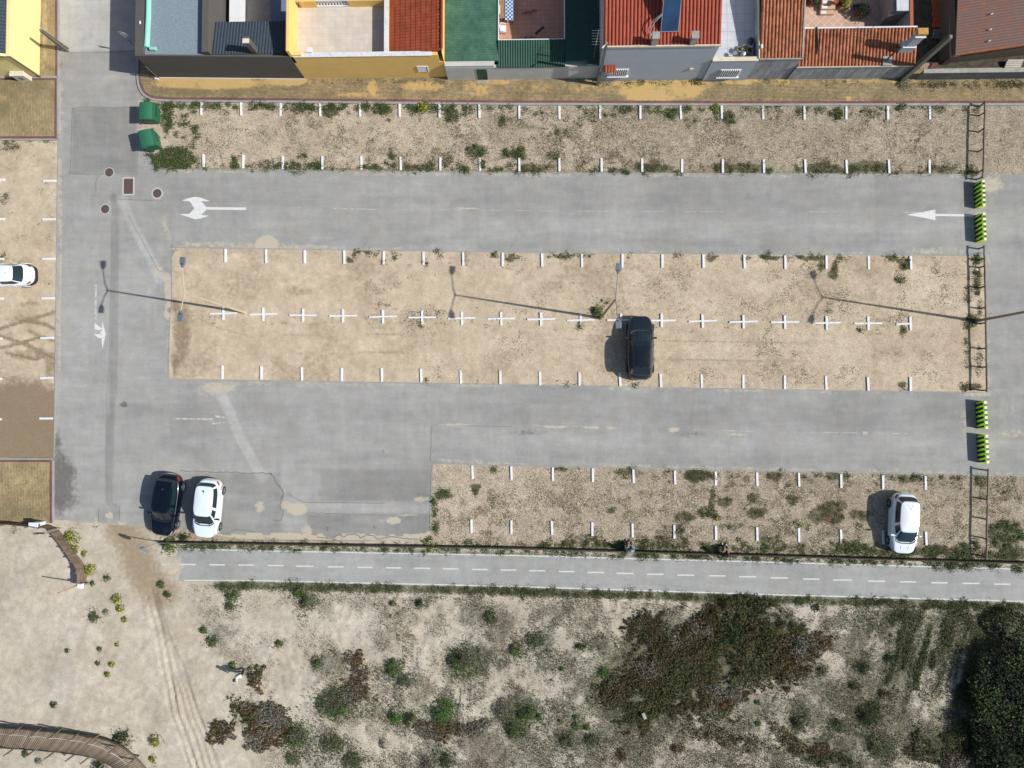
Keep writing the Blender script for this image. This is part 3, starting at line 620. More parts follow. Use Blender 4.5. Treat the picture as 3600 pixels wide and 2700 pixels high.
# ---- seams, cracks
M_seam = plain('seam_tar', A(128, 127, 124), .9, 0, .3, 3)
M_seams = plain('seam_sand', A(186, 182, 172), .95, 0, .3, 3)
def jit(pts, n, a, seed):
    r_ = random.Random(seed); out = resample(FW(pts), n)
    return [p+Vector((r_.uniform(-a, a), r_.uniform(-a, a))) for p in out]
mb = MB()
for pl, n, a, wd in [([T(0,0,620,940), T(0,0,700,925), T(0,0,940,935), T(0,0,1180,928)], 26, .03, .045), ([T(0,0,625,940), T(0,0,618,1200), T(0,0,605,1500)], 22, .03, .045), ([T(0,0,605,1500), T(0,0,820,1515), T(0,0,900,1500)], 14, .04, .04),
                     ([T(0,0,1000,1500), T(0,0,1185,1515)], 8, .03, .035), ([T(0,0,1190,1130), T(0,0,1186,1510)], 14, .01, .03), ([T(0,0,525,458), T(0,0,900,455), T(0,0,1180,440)], 20, .015, .04),
                     ([T(0,1,1010,60), T(0,1,1400,78)], 12, .03, .035), ([T(0,0,830,1659), T(0,0,830,1540), T(0,0,860,1525)], 6, .03, .04),
                     ([T(0,2,1560,750), T(0,2,1800,760), T(0,2,2212,770), T(1,2,60,765), T(1,2,130,775)], 30, .05, .06), ([T(1,2,130,775), T(1,2,180,860), T(1,2,240,930), T(1,2,225,1000)], 12, .05, .10),
                     ([T(1,2,225,960), T(1,2,205,1060), T(1,2,238,1100), T(1,2,225,1170), T(1,2,150,1180)], 14, .05, .06), ([T(1,2,280,945), T(1,2,380,1010), T(1,2,440,1022), T(1,2,800,1026), T(1,2,1130,1030)], 26, .02, .04),
                     ([T(1,2,430,1110), T(1,2,700,1120), T(1,2,1120,1135)], 24, .03, .035), ([T(1,2,1515,365), T(1,2,1508,670)], 12, .03, .045), ([T(1,2,1530,350), T(2,2,0,370)], 12, .02, .03),
                     ([T(0,1,960,280), T(0,1,970,550), T(0,1,955,900), T(0,1,945,1400), T(0,2,925,100), T(0,2,920,700), T(0,2,930,1020)], 60, .03, .02), ([T(0,1,1025,600), T(0,1,1010,1000), T(0,1,1012,1659), T(0,2,990,200)], 40, .04, .018),
                     ([T(0,1,1110,200), T(0,1,1240,440), T(0,1,1370,680), T(0,1,1410,690)], 24, .02, .035), ([T(0,2,850,1070), T(0,2,850,1200)], 5, .03, .05), ([T(0,2,1035,1050), T(0,2,1030,1190)], 5, .03, .05),
                     ([T(0,2,1920,1300), T(0,2,2060,1255), T(0,2,2212,1280)], 12, .05, .06), ([T(1,2,730,1295), T(1,2,760,1330), T(1,2,790,1295), T(1,2,880,1300), T(1,2,900,1335), T(1,2,960,1300), T(1,2,1030,1310), T(1,2,1040,1340), T(1,2,1180,1320), T(1,2,1400,1345)], 40, .04, .07),
                     ([T(1,2,530,1325), T(1,2,640,1335), T(1,2,730,1295)], 10, .04, .06)]:
    if wd > 0: ribbon(mb, jit(pl, n, a, len(mb.v)), wd, .016)
struct(mb.build('road_crack', M_seam, fixn=False))
mb = MB(); r_ = random.Random(5)
for pl in ([T(1,1,0,125), T(1,1,1000,150), T(1,1,2212,160), T(2,1,1000,168), T(2,1,2212,170), T(3,1,1200,175), T(3,1,2212,185)], [T(1,2,1500,352), T(2,2,0,352), T(2,2,1000,378), T(2,2,2212,412), T(3,2,1000,425), T(3,2,2212,445)]):
    p = resample(FW(pl), 260); i = 0
    while i < 258:
        n = r_.randint(2, 9)
        if r_.random() < .38: ribbon(mb, p[i:i+n], r_.uniform(.02, .055), .017)
        i += n
struct(mb.build('road_seam', M_seams, fixn=False))
# ---- painted markings (worn paint)
def paint_mat(name, c, wear, under):
    n = N(name, .8)
    f = n.mapr(n.noise(5, 6, .75), wear-.09, wear+.09, 0, 1, True)
    n.col(n.mix(f, under, n.scale(c, n.mapr(n.noise(9, 4), .3, .7, .9, 1.08)))); return n.m
UA = A(161, 160, 156); UP = A(166, 166, 162)
M_pw = paint_mat('road_paint', A(226, 226, 222), .36, UA); M_pf = paint_mat('faded_road_paint', A(205, 205, 200), .50, UA); M_pd = paint_mat('path_paint', A(214, 215, 211), .34, UP)
def poly(mb, c, r, pts, z): mb.add([tuple(G(*T(c, r, *p)).xy)+(z,) for p in pts], [tuple(range(len(pts)))])
ZR = .0165
def sheet(name, mat, items, z):
    mb = MB()
    for c, r, pts in items: poly(mb, c, r, pts, z)
    return struct(mb.build(name, mat))
sheet('road_marking', M_pw, [(0, 1, [(1788, 131), (2125, 134), (2125, 156), (1788, 153)]),
      (0, 1, [(1572, 74), (1640, 50), (1685, 42), (1740, 50), (1818, 82), (1738, 80), (1786, 131), (1786, 153), (1738, 198), (1810, 206), (1740, 228), (1685, 236), (1620, 214), (1550, 192), (1636, 190), (1680, 143), (1640, 82)])], ZR)
sheet('road_marking', M_pw, [(3, 1, [(1200, 197), (1445, 153), (1445, 243)]), (3, 1, [(1446, 189), (1840, 195), (1840, 213), (1446, 208)])], ZR)
sheet('road_marking', M_pw, [(0, 1, [(820, 1130), (885, 1182), (858, 1195), (818, 1182)]), (0, 1, [(885, 1120), (916, 1225), (886, 1356), (878, 1262), (852, 1262), (812, 1228), (860, 1228), (880, 1200)])], ZR)
sheet('road_marking', M_pf, [(0, 1, [(818, 800), (838, 800), (834, 1128), (818, 1128)]), (0, 2, [(1495, 290), (1842, 297), (1842, 313), (1495, 306)]), (0, 2, [(1858, 268), (1950, 285), (1958, 296), (1862, 292), (1845, 335), (1955, 326), (1955, 334), (1838, 350), (1840, 318), (1856, 312)]), (0, 2, [(2010, 304), (2062, 306), (2062, 318), (2030, 314)])], ZR)
D = [(0,2,1555,1695,1558),(0,2,1810,1945,1561),(0,2,2060,2195,1563),(1,2,100,240,1567),(1,2,345,497,1573),(1,2,622,758,1579),(1,2,877,1010,1583),(1,2,1122,1257,1587),(1,2,1370,1507,1591),(1,2,1617,1750,1596),(1,2,1865,2002,1601),(1,2,2112,2250,1606),
     (2,2,150,288,1612),(2,2,403,540,1619),(2,2,652,798,1627),(2,2,903,1052,1635),(2,2,1165,1310,1643),(2,2,1427,1575,1650),(2,2,1700,1845,1656),(2,3,1960,2110,5),(3,3,22,172,15),(3,3,298,443,25),(3,3,560,727,33),(3,3,862,1010,43),(3,3,1138,1278,49),(3,3,1410,1550,57),(3,3,1680,1825,62),(3,3,1950,2095,69)]
sheet('path_marking', M_pd, [(c, r, [(x0, y-6), (x1, y-5), (x1, y+7), (x0, y+6)]) for c, r, x0, x1, y in D]+[(0, 2, [(1395, 1550), (1440, 1551), (1440, 1561), (1395, 1560)])], .0285)
mb = MB()
ribbon(mb, resample(FW([(640, 1929), (900, 1936), (1800, 1952.5), (2700, 1976), (3700, 2004)]), 60), .085, .0285)
ribbon(mb, resample(FW([(648, 2040), (900, 2040.5), (1800, 2061), (2700, 2089.5), (3700, 2116.5)]), 60), .085, .0285)
struct(mb.build('path_marking', M_pd, fixn=False))
# ---- white bay bars
M_bar = N('white_concrete', .8); _g = M_bar.n('ShaderNodeNewGeometry').outputs['Position']
_c = M_bar.mix(M_bar.mapr(M_bar.noise(4.5, 5, .7, vec=_g), .50, .72, 0, .6), A(236, 238, 240), A(198, 190, 172)); M_bar = M_bar.col(_c)
def bars(row, pos, half, wd=.15, h=.085, where='', cat='bay marker'):
    proto = None
    for i, (p, horiz) in enumerate(pos):
        c = G(*p)
        mb = MB()
        if horiz is None: mb.box(-wd/2, wd/2, -half, half, 0, h)
        elif horiz is True: mb.box(-half, half, -wd/2, wd/2, 0, h)
        elif horiz == 'x':
            mb.box(-wd/2, wd/2, -half*.49, half*.49, 0, h+.004); mb.box(-half, -wd/2-.001, -wd*.4, wd*.4, 0, h); mb.box(wd/2+.001, half, -wd*.4, wd*.4, 0, h)
        elif horiz == 't':
            mb.box(-wd/2, wd/2, -half*.49, half*.49, 0, h+.004); mb.box(-half, -wd/2-.001, -wd*.4, wd*.4, 0, h)
        o = mb.build('bay_cross' if horiz in ('x', 't') else 'bay_bar', M_bar, bevel=.012)
        o.location = (c.x+random.uniform(-.02, .02), c.y+random.uniform(-.02, .02), .018-random.choice([0, 0, .012, .03])); o.rotation_euler = (0, 0, R(random.uniform(-1.3, 1.3)+.8))
        tag(o, where.replace('#', ORD[i] if len(pos) > 1 else ''), cat, row)
def row(tiles, y_of, half, **k):
    pos = []
    for c, r, xs_ in tiles:
        for x in xs_: pos.append((T(c, r, x, y_of(c, x)), None))
    return pos
def lerp_y(tab):   # tab of (F x, F y) pairs
    a = np.array(tab); return lambda fx: float(np.interp(fx, a[:, 0], a[:, 1]))
yT1 = lerp_y([(700, 382.5), (1600, 391.5), (1830, 396), (3270, 397.5)]); yT2 = lerp_y([(715, 566), (860, 569), (990, 572), (1790, 579), (2680, 585), (3270, 586.5)])
def rowF(xsF, yf): return [((x, yf(x)), None) for x in xsF]
X1_ = [T(0,0,1743,0)[0], T(0,0,2085,0)[0]]+[T(1,0,x,0)[0] for x in (215,558,900,1243,1588,1930)]+[T(2,0,x,0)[0] for x in (62,409,760,1106,1458,1811,2168)]+[T(3,0,x,0)[0] for x in (310,675,1033,1394)]
X2_ = [T(0,0,1762,0)[0], T(0,0,2103,0)[0]]+[T(1,0,x,0)[0] for x in (232,573,911,1252,1594,1936)]+[T(2,0,x,0)[0] for x in (65,410,773,1122,1468,1821,2173)]+[T(3,0,x,0)[0] for x in (317,675,1041,1390)]
bars('bay bars along the upper edge of the top strip', rowF(X1_, yT1), .48, where='white bay bar, # from the left in the row just below the brick pavement')
bars('bay bars along the lower edge of the top strip', rowF(X2_, yT2), .48, where='white bay bar, # from the left in the row just above the upper lane')
X3_ = [T(0,1,1952,0)[0]]+[T(1,1,x,0)[0] for x in (88,422,764,1106,1449,1790,2130)]+[T(2,1,x,0)[0] for x in (259,604,951,1299,1651,2005)]+[T(3,1,x,0)[0] for x in (148,504,865,1227)]
bars('bay bars along the upper edge of the middle strip', rowF(X3_, lerp_y([(793, 900), (1100, 903), (1766, 913.5), (1905, 915.5), (2760, 922), (3200, 925)])), .48, where='white bay bar, # from the left in the row just below the upper lane')
X4 = [(T(0,1,1933,1050))]+[T(1,1,x,y) for x, y in ((65,1058),(408,1066),(750,1072),(1095,1078),(1437,1083),(1777,1090),(2120,1096))]+[T(2,1,x,y) for x, y in ((248,1100),(593,1105),(940,1109),(1291,1112),(1644,1116),(1999,1120))]+[T(3,1,x,y) for x, y in ((143,1125),(502,1132),(864,1135))]
bars('bay crosses down the middle strip', [(p, 'x') for p in X4]+[(T(3,1,1228,1138), 't')], .97, where='white cross of bay bars, # from the left along the middle strip')
bpy.data.objects[[o.name for o in bpy.data.objects if o.name.startswith('bay_cross')][-1]]['label'] = 'white T of bay bars at the right end of the row of crosses'
X5_ = [T(0,1,1921,0)[0]]+[T(1,1,x,0)[0] for x in (50,398,740,1086,1429,1768,2111)]+[T(2,1,x,0)[0] for x in (240,585,934,1285,1639,1996)]+[T(3,1,x,0)[0] for x in (140,502,862,1228)]
bars('bay bars along the lower edge of the middle strip', rowF(X5_, lerp_y([(781, 1308), (920, 1311), (1759, 1326.5), (1898, 1330), (2612, 1342), (2757, 1344), (3200, 1351)])), .48, where='white bay bar, # from the left in the row just above the lower lane')
X6_ = [T(1,2,1872,0)[0], T(1,2,2208,0)[0]]+[T(2,2,x,0)[0] for x in (350,698,1049,1404,1759,2117)]+[T(3,2,x,0)[0] for x in (265,626,990,1358)]
bars('bay bars along the upper edge of the bottom strip', rowF(X6_, lerp_y([(1662, 1659), (1798, 1662), (1942, 1666), (2661, 1684.6), (2808, 1687), (3252, 1698)])), .48, where='white bay bar, # from the left in the row just below the lower lane')
X7_ = [T(1,2,1864,0)[0], T(1,2,2206,0)[0]]+[T(2,2,x,0)[0] for x in (345,693,1042,1401,1758,2117)]+[T(3,2,x,0)[0] for x in (265,627,993,1360)]
bars('bay bars along the lower edge of the bottom strip', rowF(X7_, lerp_y([(1658, 1849.6), (1797, 1851.5), (1940, 1855), (2661, 1876.5), (2808, 1881), (3253, 1891.5)])), .48, where='white bay bar, # from the left in the row nearest the cycle path')
L1 = [T(0,0,434,1567)]+[T(0,1,x,y) for x, y in ((430,239),(425,578),(419,920),(413,1264),(407,1608))]+[T(0,2,401,296)]
bars('bay bars along the street side of the left strip', [(p, True) for p in L1], .48, where='white bay bar, # from the top beside the left street kerb')
L2 = [T(0,0,-10,1555)]+[T(0,1,x,y) for x, y in ((-12,236),(-18,578),(-25,922),(-31,1268),(-38,1614))]+[T(0,2,-40,303)]
bars('bay bars cut by the left edge of the photo', [(p, True) for p in L2], .48, where='white bay bar cut by the left photo edge, # from the top')
# ================================================================== HOUSES
def hgt(b, t):
    b = Vector(b)-Vector((1870, 1418)); t = Vector(t)-Vector((1870, 1418)); return H*(1-b.length/t.length)
YB = 34.0
def corr(mb, a, b, d, pitch, amp, prof='sin', course=0., step=.02, per=6):
    a, b, d = Vector(a), Vector(b), Vector(d); u = b-a; v = d-a; nrm = u.cross(v).normalized()
    if nrm.z < 0: nrm = -nrm
    nw = max(2, round(u.length/pitch)); nu = nw*per; nv = max(1, round(v.length/course)) if course else 2
    rows = []
    for j in range(nv+1):
        t = j/nv
        if course and 0 < j < nv: rows += [(t-1e-4, step), (t+1e-4, 0.0)]
        else: rows.append((t, 0.0 if j == 0 else step))
    vs = []
    for t, z in rows:
        for i in range(nu+1):
            ph = (i % per)/per
            h = amp*(math.sin(2*PI*ph)*.5+.5) if prof == 'sin' else amp*(abs(math.sin(PI*ph))**.8 if True else 0)
            vs.append(a+u*(i/nu)+v*t+nrm*(h+z))
    n1 = nu+1
    fs = [(j*n1+i, j*n1+i+1, (j+1)*n1+i+1, (j+1)*n1+i) for j in range(len(rows)-1) for i in range(nu)]
    mb.add(vs, fs)
    # underside board so that nothing shows through
    lo = nrm*-.05; mb.hexa([a+lo*1.6, b+lo*1.6, b+v+lo*1.6, d+lo*1.6], [a+lo*.1, b+lo*.1, b+v+lo*.1, d+lo*.1])
def tile_mat(name, c1, c2, c3, sx, sy, var=.5):
    n = N(name, .85, 0, .3)
    mp = n.n('ShaderNodeMapping'); n.inp(mp.inputs[0], n.P()); mp.inputs['Scale'].default_value = (sx, sy, .01)
    wn = n.n('ShaderNodeTexWhiteNoise', noise_dimensions='2D')
    fl = n.n('ShaderNodeVectorMath', operation='FLOOR'); n.inp(fl.inputs[0], mp.outputs[0]); n.inp(wn.inputs['Vector'], fl.outputs[0])
    c = n.mix(n.mapr(wn.outputs['Value'], 0, 1, 0, var), c1, c2)
    c = n.mix(n.mapr(n.noise(2.2, 5, .7), .45, .68, 0, .8), c, c3)
    n.col(n.scale(c, n.mapr(n.noise(18, 3), .3, .7, .85, 1.15))); return n.m
M_dark = plain('dark_plaster', A(92, 88, 82), .9, 0, .06, 1, .1)
M_darktile = plain('slate_tile', A(58, 70, 80), .6, 0, .12, 4)
M_gran = N('roof_granules', .95); _c = M_gran.mix(M_gran.mapr(M_gran.noise(11, 4, .8), .35, .65), A(112, 128, 138), A(150, 165, 172)); M_gran = M_gran.col(_c)
M_mint = plain('mint_plastic', A(150, 222, 195), .45, 0, .05, 1)
M_yel = plain('yellow_plaster', (.72, .47, .15), .9, 0, .05, 1, .15)
M_pyel = plain('pale_yellow_plaster', (.74, .61, .27), .9, 0, .04, 1, .15)
M_marb = N('marble_coping', .5); _c = M_marb.mix(M_marb.mapr(M_marb.noise(2.2, 6, .8, dist=1.5), .50, .70), A(230, 230, 228), A(160, 172, 196)); M_marb = M_marb.col(_c)
def tiles_mat(name, c, j, w=.4, rough=.5, rot=0.):
    n = N(name, rough)
    mp = n.n('ShaderNodeMapping'); n.inp(mp.inputs[0], n.P()); mp.inputs['Rotation'].default_value = (0, 0, rot)
    b = n.n('ShaderNodeTexBrick'); n.inp(b.inputs['Vector'], mp.outputs[0]); b.offset = 0
    b.inputs['Brick Width'].default_value = w; b.inputs['Row Height'].default_value = w; b.inputs['Scale'].default_value = 1
    b.inputs['Mortar Size'].default_value = .016; n.inp(b.inputs['Color1'], c); n.inp(b.inputs['Color2'], tuple(v*.93 for v in c)); n.inp(b.inputs['Mortar'], j)
    n.col(n.scale(b.outputs[0], n.mapr(n.noise(1.5, 4), .3, .7, .9, 1.08))); return n.m
M_ftile = tiles_mat('cream_floor_tile', A(220, 209, 194), A(206, 195, 180))
M_gtile = tiles_mat('grey_floor_tile', A(208, 208, 212), A(170, 172, 178), .6)
M_ptile = tiles_mat('pink_floor_tile', A(218, 160, 134), A(190, 135, 112), .33)
M_dtile = tiles_mat('diamond_floor_tile', A(206, 168, 145), A(226, 205, 190), .42, .6, PI/4)
M_otile = tile_mat('orange_roof_tile', A(166, 80, 50), A(140, 62, 38), A(122, 66, 44), 1/.24, 1/.4, .8)
M_otile2 = tile_mat('orange_barrel_tile', A(176, 88, 66), A(160, 76, 56), A(140, 74, 56), 1/.24, 1/.45, .7)
M_btile = tile_mat('weathered_barrel_tile', A(190, 124, 92), A(165, 100, 64), A(96, 72, 54), 1/.24, 1/.42, 1.)
M_green = N('green_fibre_cement', .8)
_c = M_green.mix(M_green.mapr(M_green.noise(1.1, 5, .7), .38, .66), A(50, 94, 76), A(80, 120, 98)); _c = M_green.scale(_c, M_green.mapr(M_green.noise(9, 4, .7), .3, .7, .82, 1.15)); M_green = M_green.col(_c)
M_grn2 = plain('dark_green_sheet', A(36, 78, 62), .7, 0, .15, 2)
M_white = plain('white_paint', A(235, 236, 236), .6, 0, .04, 2)
M_rough = plain('rough_grey_render', A(198, 198, 192), .95, 0, .08, 1.2, .5)
M_grey = plain('grey_blue_plaster', A(178, 186, 196), .9, 0, .05, .8, .12)
M_stain = N('stained_grey_render', .9)
mp = M_stain.n('ShaderNodeMapping'); M_stain.inp(mp.inputs[0], M_stain.P()); mp.inputs['Scale'].default_value = (1.6, 1, .35)
_c = M_stain.mix(M_stain.mapr(M_stain.noise(1.6, 6, .75, vec=mp.outputs[0]), .35, .65), A(120, 124, 126), A(178, 182, 184)); M_stain = M_stain.col(_c)
M_cream = plain('cream_coping', A(222, 208, 182), .9, 0, .12, 3)
M_block = brick_mat('concrete_block', A(128, 130, 128), A(118, 120, 118), A(98, 100, 98), SDP, .4, .2, 0, False)
M_cem = plain('cement', A(165, 162, 155), .95, 0, .2, 3, .3)
M_rust = N('rusty_sheet', .8)
_c = M_rust.mix(M_rust.mapr(M_rust.noise(.9, 6, .75), .36, .64), A(128, 88, 74), A(112, 96, 92)); _c = M_rust.mix(M_rust.mapr(M_rust.noise(3, 6, .8), .52, .68, 0, .85), _c, A(166, 96, 44)); M_rust = M_rust.col(_c)
M_brown = plain('brown_render', A(92, 78, 66), .95, 0, .12, 1, .3)
M_metal = plain('grey_metal', A(150, 155, 160), .45, .3, .06, 2)
M_blk = plain('black_plastic', (.012, .013, .014), .5, 0, .1, 2)
M_terr = plain('terracotta', A(176, 98, 68), .9, 0, .15, 5)
M_soil = plain('potting_soil', (.05, .035, .025), 1, 0, .3, 8)
M_glass = plain('dark_glass', (.012, .016, .02), .08, 0, .1, 1)
M_wood = plain('brown_wood', A(160, 120, 84), .8, 0, .2, 5)
M_blue = plain('solar_glass', (.02, .05, .10), .12, 0, .3, .6)
M_shut = plain('grey_shutter', A(150, 165, 180), .5, 0, .05, 2)
def XY(F, z=0): p = G(F[0], F[1], z); return (p.x, p.y)
def block(t, name, mat, x0, x1, y0, y1, z0, z1): return MB().box(x0, x1, y0, y1, z0, z1).build(name, mat, t)
def window(t, xa, xb, za, zb, Y, nb=8, frame=M_white, pane=M_glass, sill=True):
    f = MB()
    f.box(xa-.05, xb+.05, Y-.05, Y-.002, zb, zb+.05); f.box(xa-.05, xa, Y-.05, Y-.002, za, zb); f.box(xb, xb+.05, Y-.05, Y-.002, za, zb)
    w_ = f.build('window', frame, t)
    MB().box(xa+.002, xb-.002, Y-.02, Y-.004, za+.002, zb-.002).build('pane', pane, w_)
    if sill: MB().box(xa-.12, xb+.12, Y-.16, Y-.002, za-.07, za-.003).build('sill', frame, w_)
    if nb:
        m = MB()
        for i in range(nb): x = xa+(i+.5)*(xb-xa)/nb; m.box(x-.03, x+.03, Y-.11, Y-.052, za, zb+.04)
        m.build('bars', M_white, w_)
    return w_
# ---- pale yellow house at the left edge
b0_ = G(142, 270); hA = 3.05
t = thing('yellow_house', 'pale yellow house with dark tiled roof in the top left corner', 'house', (b0_.x, b0_.y, 0))
x1 = b0_.x; y0 = b0_.y
block(t, 'wall', M_pyel, x1-6, x1, y0, YB, 0, hA)
m = MB(); corr(m, (x1-.22, y0-.0, hA+.03), (x1-.22, YB, hA+.03), (x1-3.2, y0-.0, hA+1.1), .24, .05, 'barrel', .4); m.build('roof', M_darktile, t)
MB().prism([(x1-.2, y0-.03), (x1+.03, y0-.03), (x1+.03, YB), (x1-.2, YB)], hA+.002, hA+.10).build('parapet', M_pyel, t)
MB().hexa([(x1-3.2, y0-.05, hA), (x1-.2, y0-.05, hA), (x1-.2, y0+.12, hA), (x1-3.2, y0+.12, hA)], [(x1-3.2, y0-.05, hA+1.18), (x1-.2, y0-.05, hA+.12), (x1-.2, y0+.12, hA+.12), (x1-3.2, y0+.12, hA+1.18)]).build('gable_edge', M_pyel, t)
MB().tube([(x1+.06, y0-.05, .05), (x1+.06, y0-.05, hA+.05), (x1-.9, y0-.09, hA+.12)], .055).build('downpipe', plain('brown_pipe', A(96, 86, 74), .7), t)
q = G(88, 280)
t = thing('meter_box', 'cream meter box standing against the pale yellow house wall', 'meter box', (x1-1.0, y0-.22, 0))
MB().box(x1-1.5, x1-.55, y0-.36, y0-.04, 0, .95).build('cabinet', plain('cream_paint', A(225, 218, 195), .7), t, bevel=.02)
MB().box(x1-1.55, x1-.5, y0-.40, y0-.02, .953, 1.02).build('lid', plain('cream_paint', A(225, 218, 195), .7), t, bevel=.01)
MB().box(x1-1.2, x1-.85, y0-.375, y0-.362, .35, .7).build('grille', M_metal, t)
# ---- charcoal house
p0 = G(563.5, 274.6); p1 = G(1075, 279.5); hB = hgt((563.5, 274.6), (474, 189)); xB0, xB1 = p0.x, p1.x-.01; yf = p0.y
def at(k, x, y, z): return GZ(k, x, y, z)
t = thing('charcoal_house', 'charcoal rendered house with mint green roof pipe and granular roof', 'house', (xB0, yf, 0))
xp = at(1, 1010, 500, hB).x; xq = at(1, 1100, 500, hB).x; xw = at(1, 240, 400, hB).x
yr = at(1, 1500, 245, hB-.35).y
m = MB().prism([(xB0, yf), (xB1, p1.y), (xB1, yf+.35), (xB0, yf+.35)], 0, hB-.3).box(xB0, xq, yf+.352, YB, 0, hB-.302)
m.build('wall', M_dark, t)
m = MB().prism([(xB0-.0, yf), (xB1, p1.y), (xB1, p1.y+.10), (xB0, yf+.10)], hB-.298, hB+.0).box(xB0, xw, yf+.102, YB, hB-.298, hB-.002)
m.box(xp, xq, yf+.102, YB, hB-.298, hB+.22); m.build('parapet', M_dark, t, bevel=.015)
MB().box(xw+.002, xp-.002, yf+.104, YB, hB-.296, hB-.22).build('flat_roof', M_gran, t)
g = at(1, 297, 200, hB); g2 = at(1, 272, 620, hB)
mm = MB().tube([(g.x-.02, YB, hB-.08), (g.x-.02, g.y, hB-.08), (g2.x, g2.y+.1, hB-.08)], .175, 14); mm.tube([(g2.x, g2.y+.06, hB-.08), (g2.x, g2.y+.16, hB-.08)], .19, 14); mm.tube([(g.x-.06, g.y-1.2, hB-.08), (g.x-.06, g.y-1.14, hB-.08)], .185, 14)
mm.tube([(g2.x+.22, g2.y+.0, hB-.1), (g2.x+.62, g2.y-.02, hB-.1)], .13, 12); mm.build('roof_pipe', M_mint, t, smooth=50)
MB().box(xq+.002, xB1, yf+.352, yr, 0, hB-.9).build('rear_wall', M_dark, t)
m = MB(); corr(m, (xq+.01, yf+.12, hB-.28), (xB1-.01, yf+.12, hB-.28), (xq+.01, yr, hB-.75), .21, .045, 'barrel', .36); m.build('tile_roof', M_darktile, t)
xt = at(1, 1350, 100, 1.0).x
m = MB().box(xq+.002, xB1, yr+.005, YB, .02, .30); m.build('terrace_floor', plain('beige_concrete', A(170, 160, 150), .9), t)
m = MB().box(at(1, 1350, 120, 1.3).x, at(1, 1490, 120, 1.3).x, yr+.01, YB, .302, 1.3); m.build('garden_wall', M_white, t)
cb = at(1, 1708, 690, hB-.3); cz = hB+1.25
ch = MB().box(cb.x-.29, cb.x+.05, yf+.14, yf+.55, hB-.4, cz); c_ = ch.build('chimney', M_dark, t)
MB().box(cb.x-.33, cb.x+.09, yf+.08, yf+.38, cz+.003, cz+.07).build('cap', plain('cream_paint', A(225, 218, 195), .7), c_)
MB().prism([(xB0-.25, yf-.04), (xB1, p1.y-.035), (xB1, p1.y-.003), (xB0-.25, yf-.003)], .10, .16).build('skirting', M_white, t)
MB().tube([(xB0-.03, yf-.06, .1), (xB0-.03, yf-.06, 1.9)], .045).build('downpipe', plain('brown_pipe', A(96, 86, 74), .7), t)
MB().box(xB0-.30, xB0-.02, yf-.18, yf+.0, .1, .26).build('corner_block', M_white, t, bevel=.02)
MB().box(xB0-.30, xB0-.12, g.y-.5, g.y-.35, hB-1, hB-.8).build('wall_lamp', M_white, t)
q = at(1, 190, 290, hB+.05); MB().tube([(q.x, q.y-.1, hB+.02), (q.x, q.y+.1, hB+.02)], .05, 8).build('vent_cap', M_white, t)
q = at(1, 2000, 120, .3)
t = thing('blue_cabinet', 'blue grey cabinet in the back yard of the charcoal house', 'cabinet', (q.x, YB-7, .3))
MB().box(q.x-.35, xB1-.05, yr+.1, YB-3, .302, 1.0).build('body', plain('blue_grey_paint', A(120, 130, 155), .6), t)
MB().box(q.x-.05, q.x+.02, yr+.4, yr+1.6, 1.003, 1.03).build('rail', M_metal, t)
# ---- orange-yellow house
p0 = G(1075, 279.5); p1 = G(1576, 282); xC0, xC1 = p0.x, p1.x-.01; yf = p0.y; hC = hgt((1075, 279.5), (1024, 195)); hCw = hC+.85
t = thing('ochre_house', 'bright yellow ochre house with marble coping, terrace and orange tiles', 'house', (xC0, yf, 0))
xin = T(1, 0, 285, 200); xa = G(*T(1, 0, 285, 200), hCw).x
xe0 = G(*T(1, 0, 1110, 200), hC).x; xe1 = G(*T(1, 0, 1140, 200), hC).x; xr0 = G(*T(1, 0, 1160, 200), hC).x; xr1 = G(*T(1, 0, 1612, 200), hC).x
zf = hC-.85; yn = G(*T(1, 0, 700, 48), zf+.2).y
yi = yf+.22
m = MB().box(xC0, xr1, yf+.002, yn+.3, 0, zf-.06)
m.prism([(xC0, yf), (G(*T(1,0,1518,480), hC).x, yf+.0), (G(*T(1,0,1518,480), hC).x, yi), (xC0, yi)], zf-.058, hC)
m.prism([(G(*T(1,0,1518,480), hC).x+.001, yf), (xC1-.3, yf), (xC1-.3, yi), (G(*T(1,0,1518,480), hC).x+.001, yi)], zf-.058, hC+.02)
m.build('wall', M_yel, t)
MB().box(xC0+.002, xe0, yi, yn, zf-.055, zf).build('terrace_floor', M_ftile, t)
MB().box(xC0, xa, yf, YB, zf+.002, hCw).build('side_wall', M_yel, t, bevel=.01)
MB().box(xa+.002, xa+.6, yf+.02, yi-.002, hC+.04, hC+.2).build('corner_step', M_yel, t)
MB().box(xe0+.002, xe1+.05, yi+.002, YB, zf-.05, hC-.02).build('inner_parapet', M_yel, t)
m = MB().box(xa+.003, G(*T(1,0,1518,480), hC).x, yf-.04, yi+.05, hC+.003, hC+.045); m.box(xe0-.02, xe1+.04, yi+.052, YB, hC-.017, hC+.03); m.build('coping', M_marb, t)
xg_ = G(*T(1, 0, 500, 30), hC).x; xh_ = G(*T(1, 0, 785, 30), hC).x
MB().box(xa+.3, xg_, yn+.003, yn+.2, zf-.05, hC-.1).build('north_parapet', M_yel, t); MB().box(xh_, xe0, yn+.003, yn+.2, zf-.05, hC-.1).build('north_parapet', M_yel, t)
m = MB().box(xg_+.002, xh_-.002, yn+.0, yn+.24, zf+.003, zf+.12).box(xg_+.002, xh_-.002, yn+.03, yn+.2, hC-.2, hC-.08)
for i in range(11): x = xg_+(i+.5)*(xh_-xg_)/11; m.lathe((x, yn+.115, zf+.121), [(.04, 0), (.06, .15), (.03, .3), (.04, .52)], 8)
m.build('balustrade', M_white, t, smooth=50)
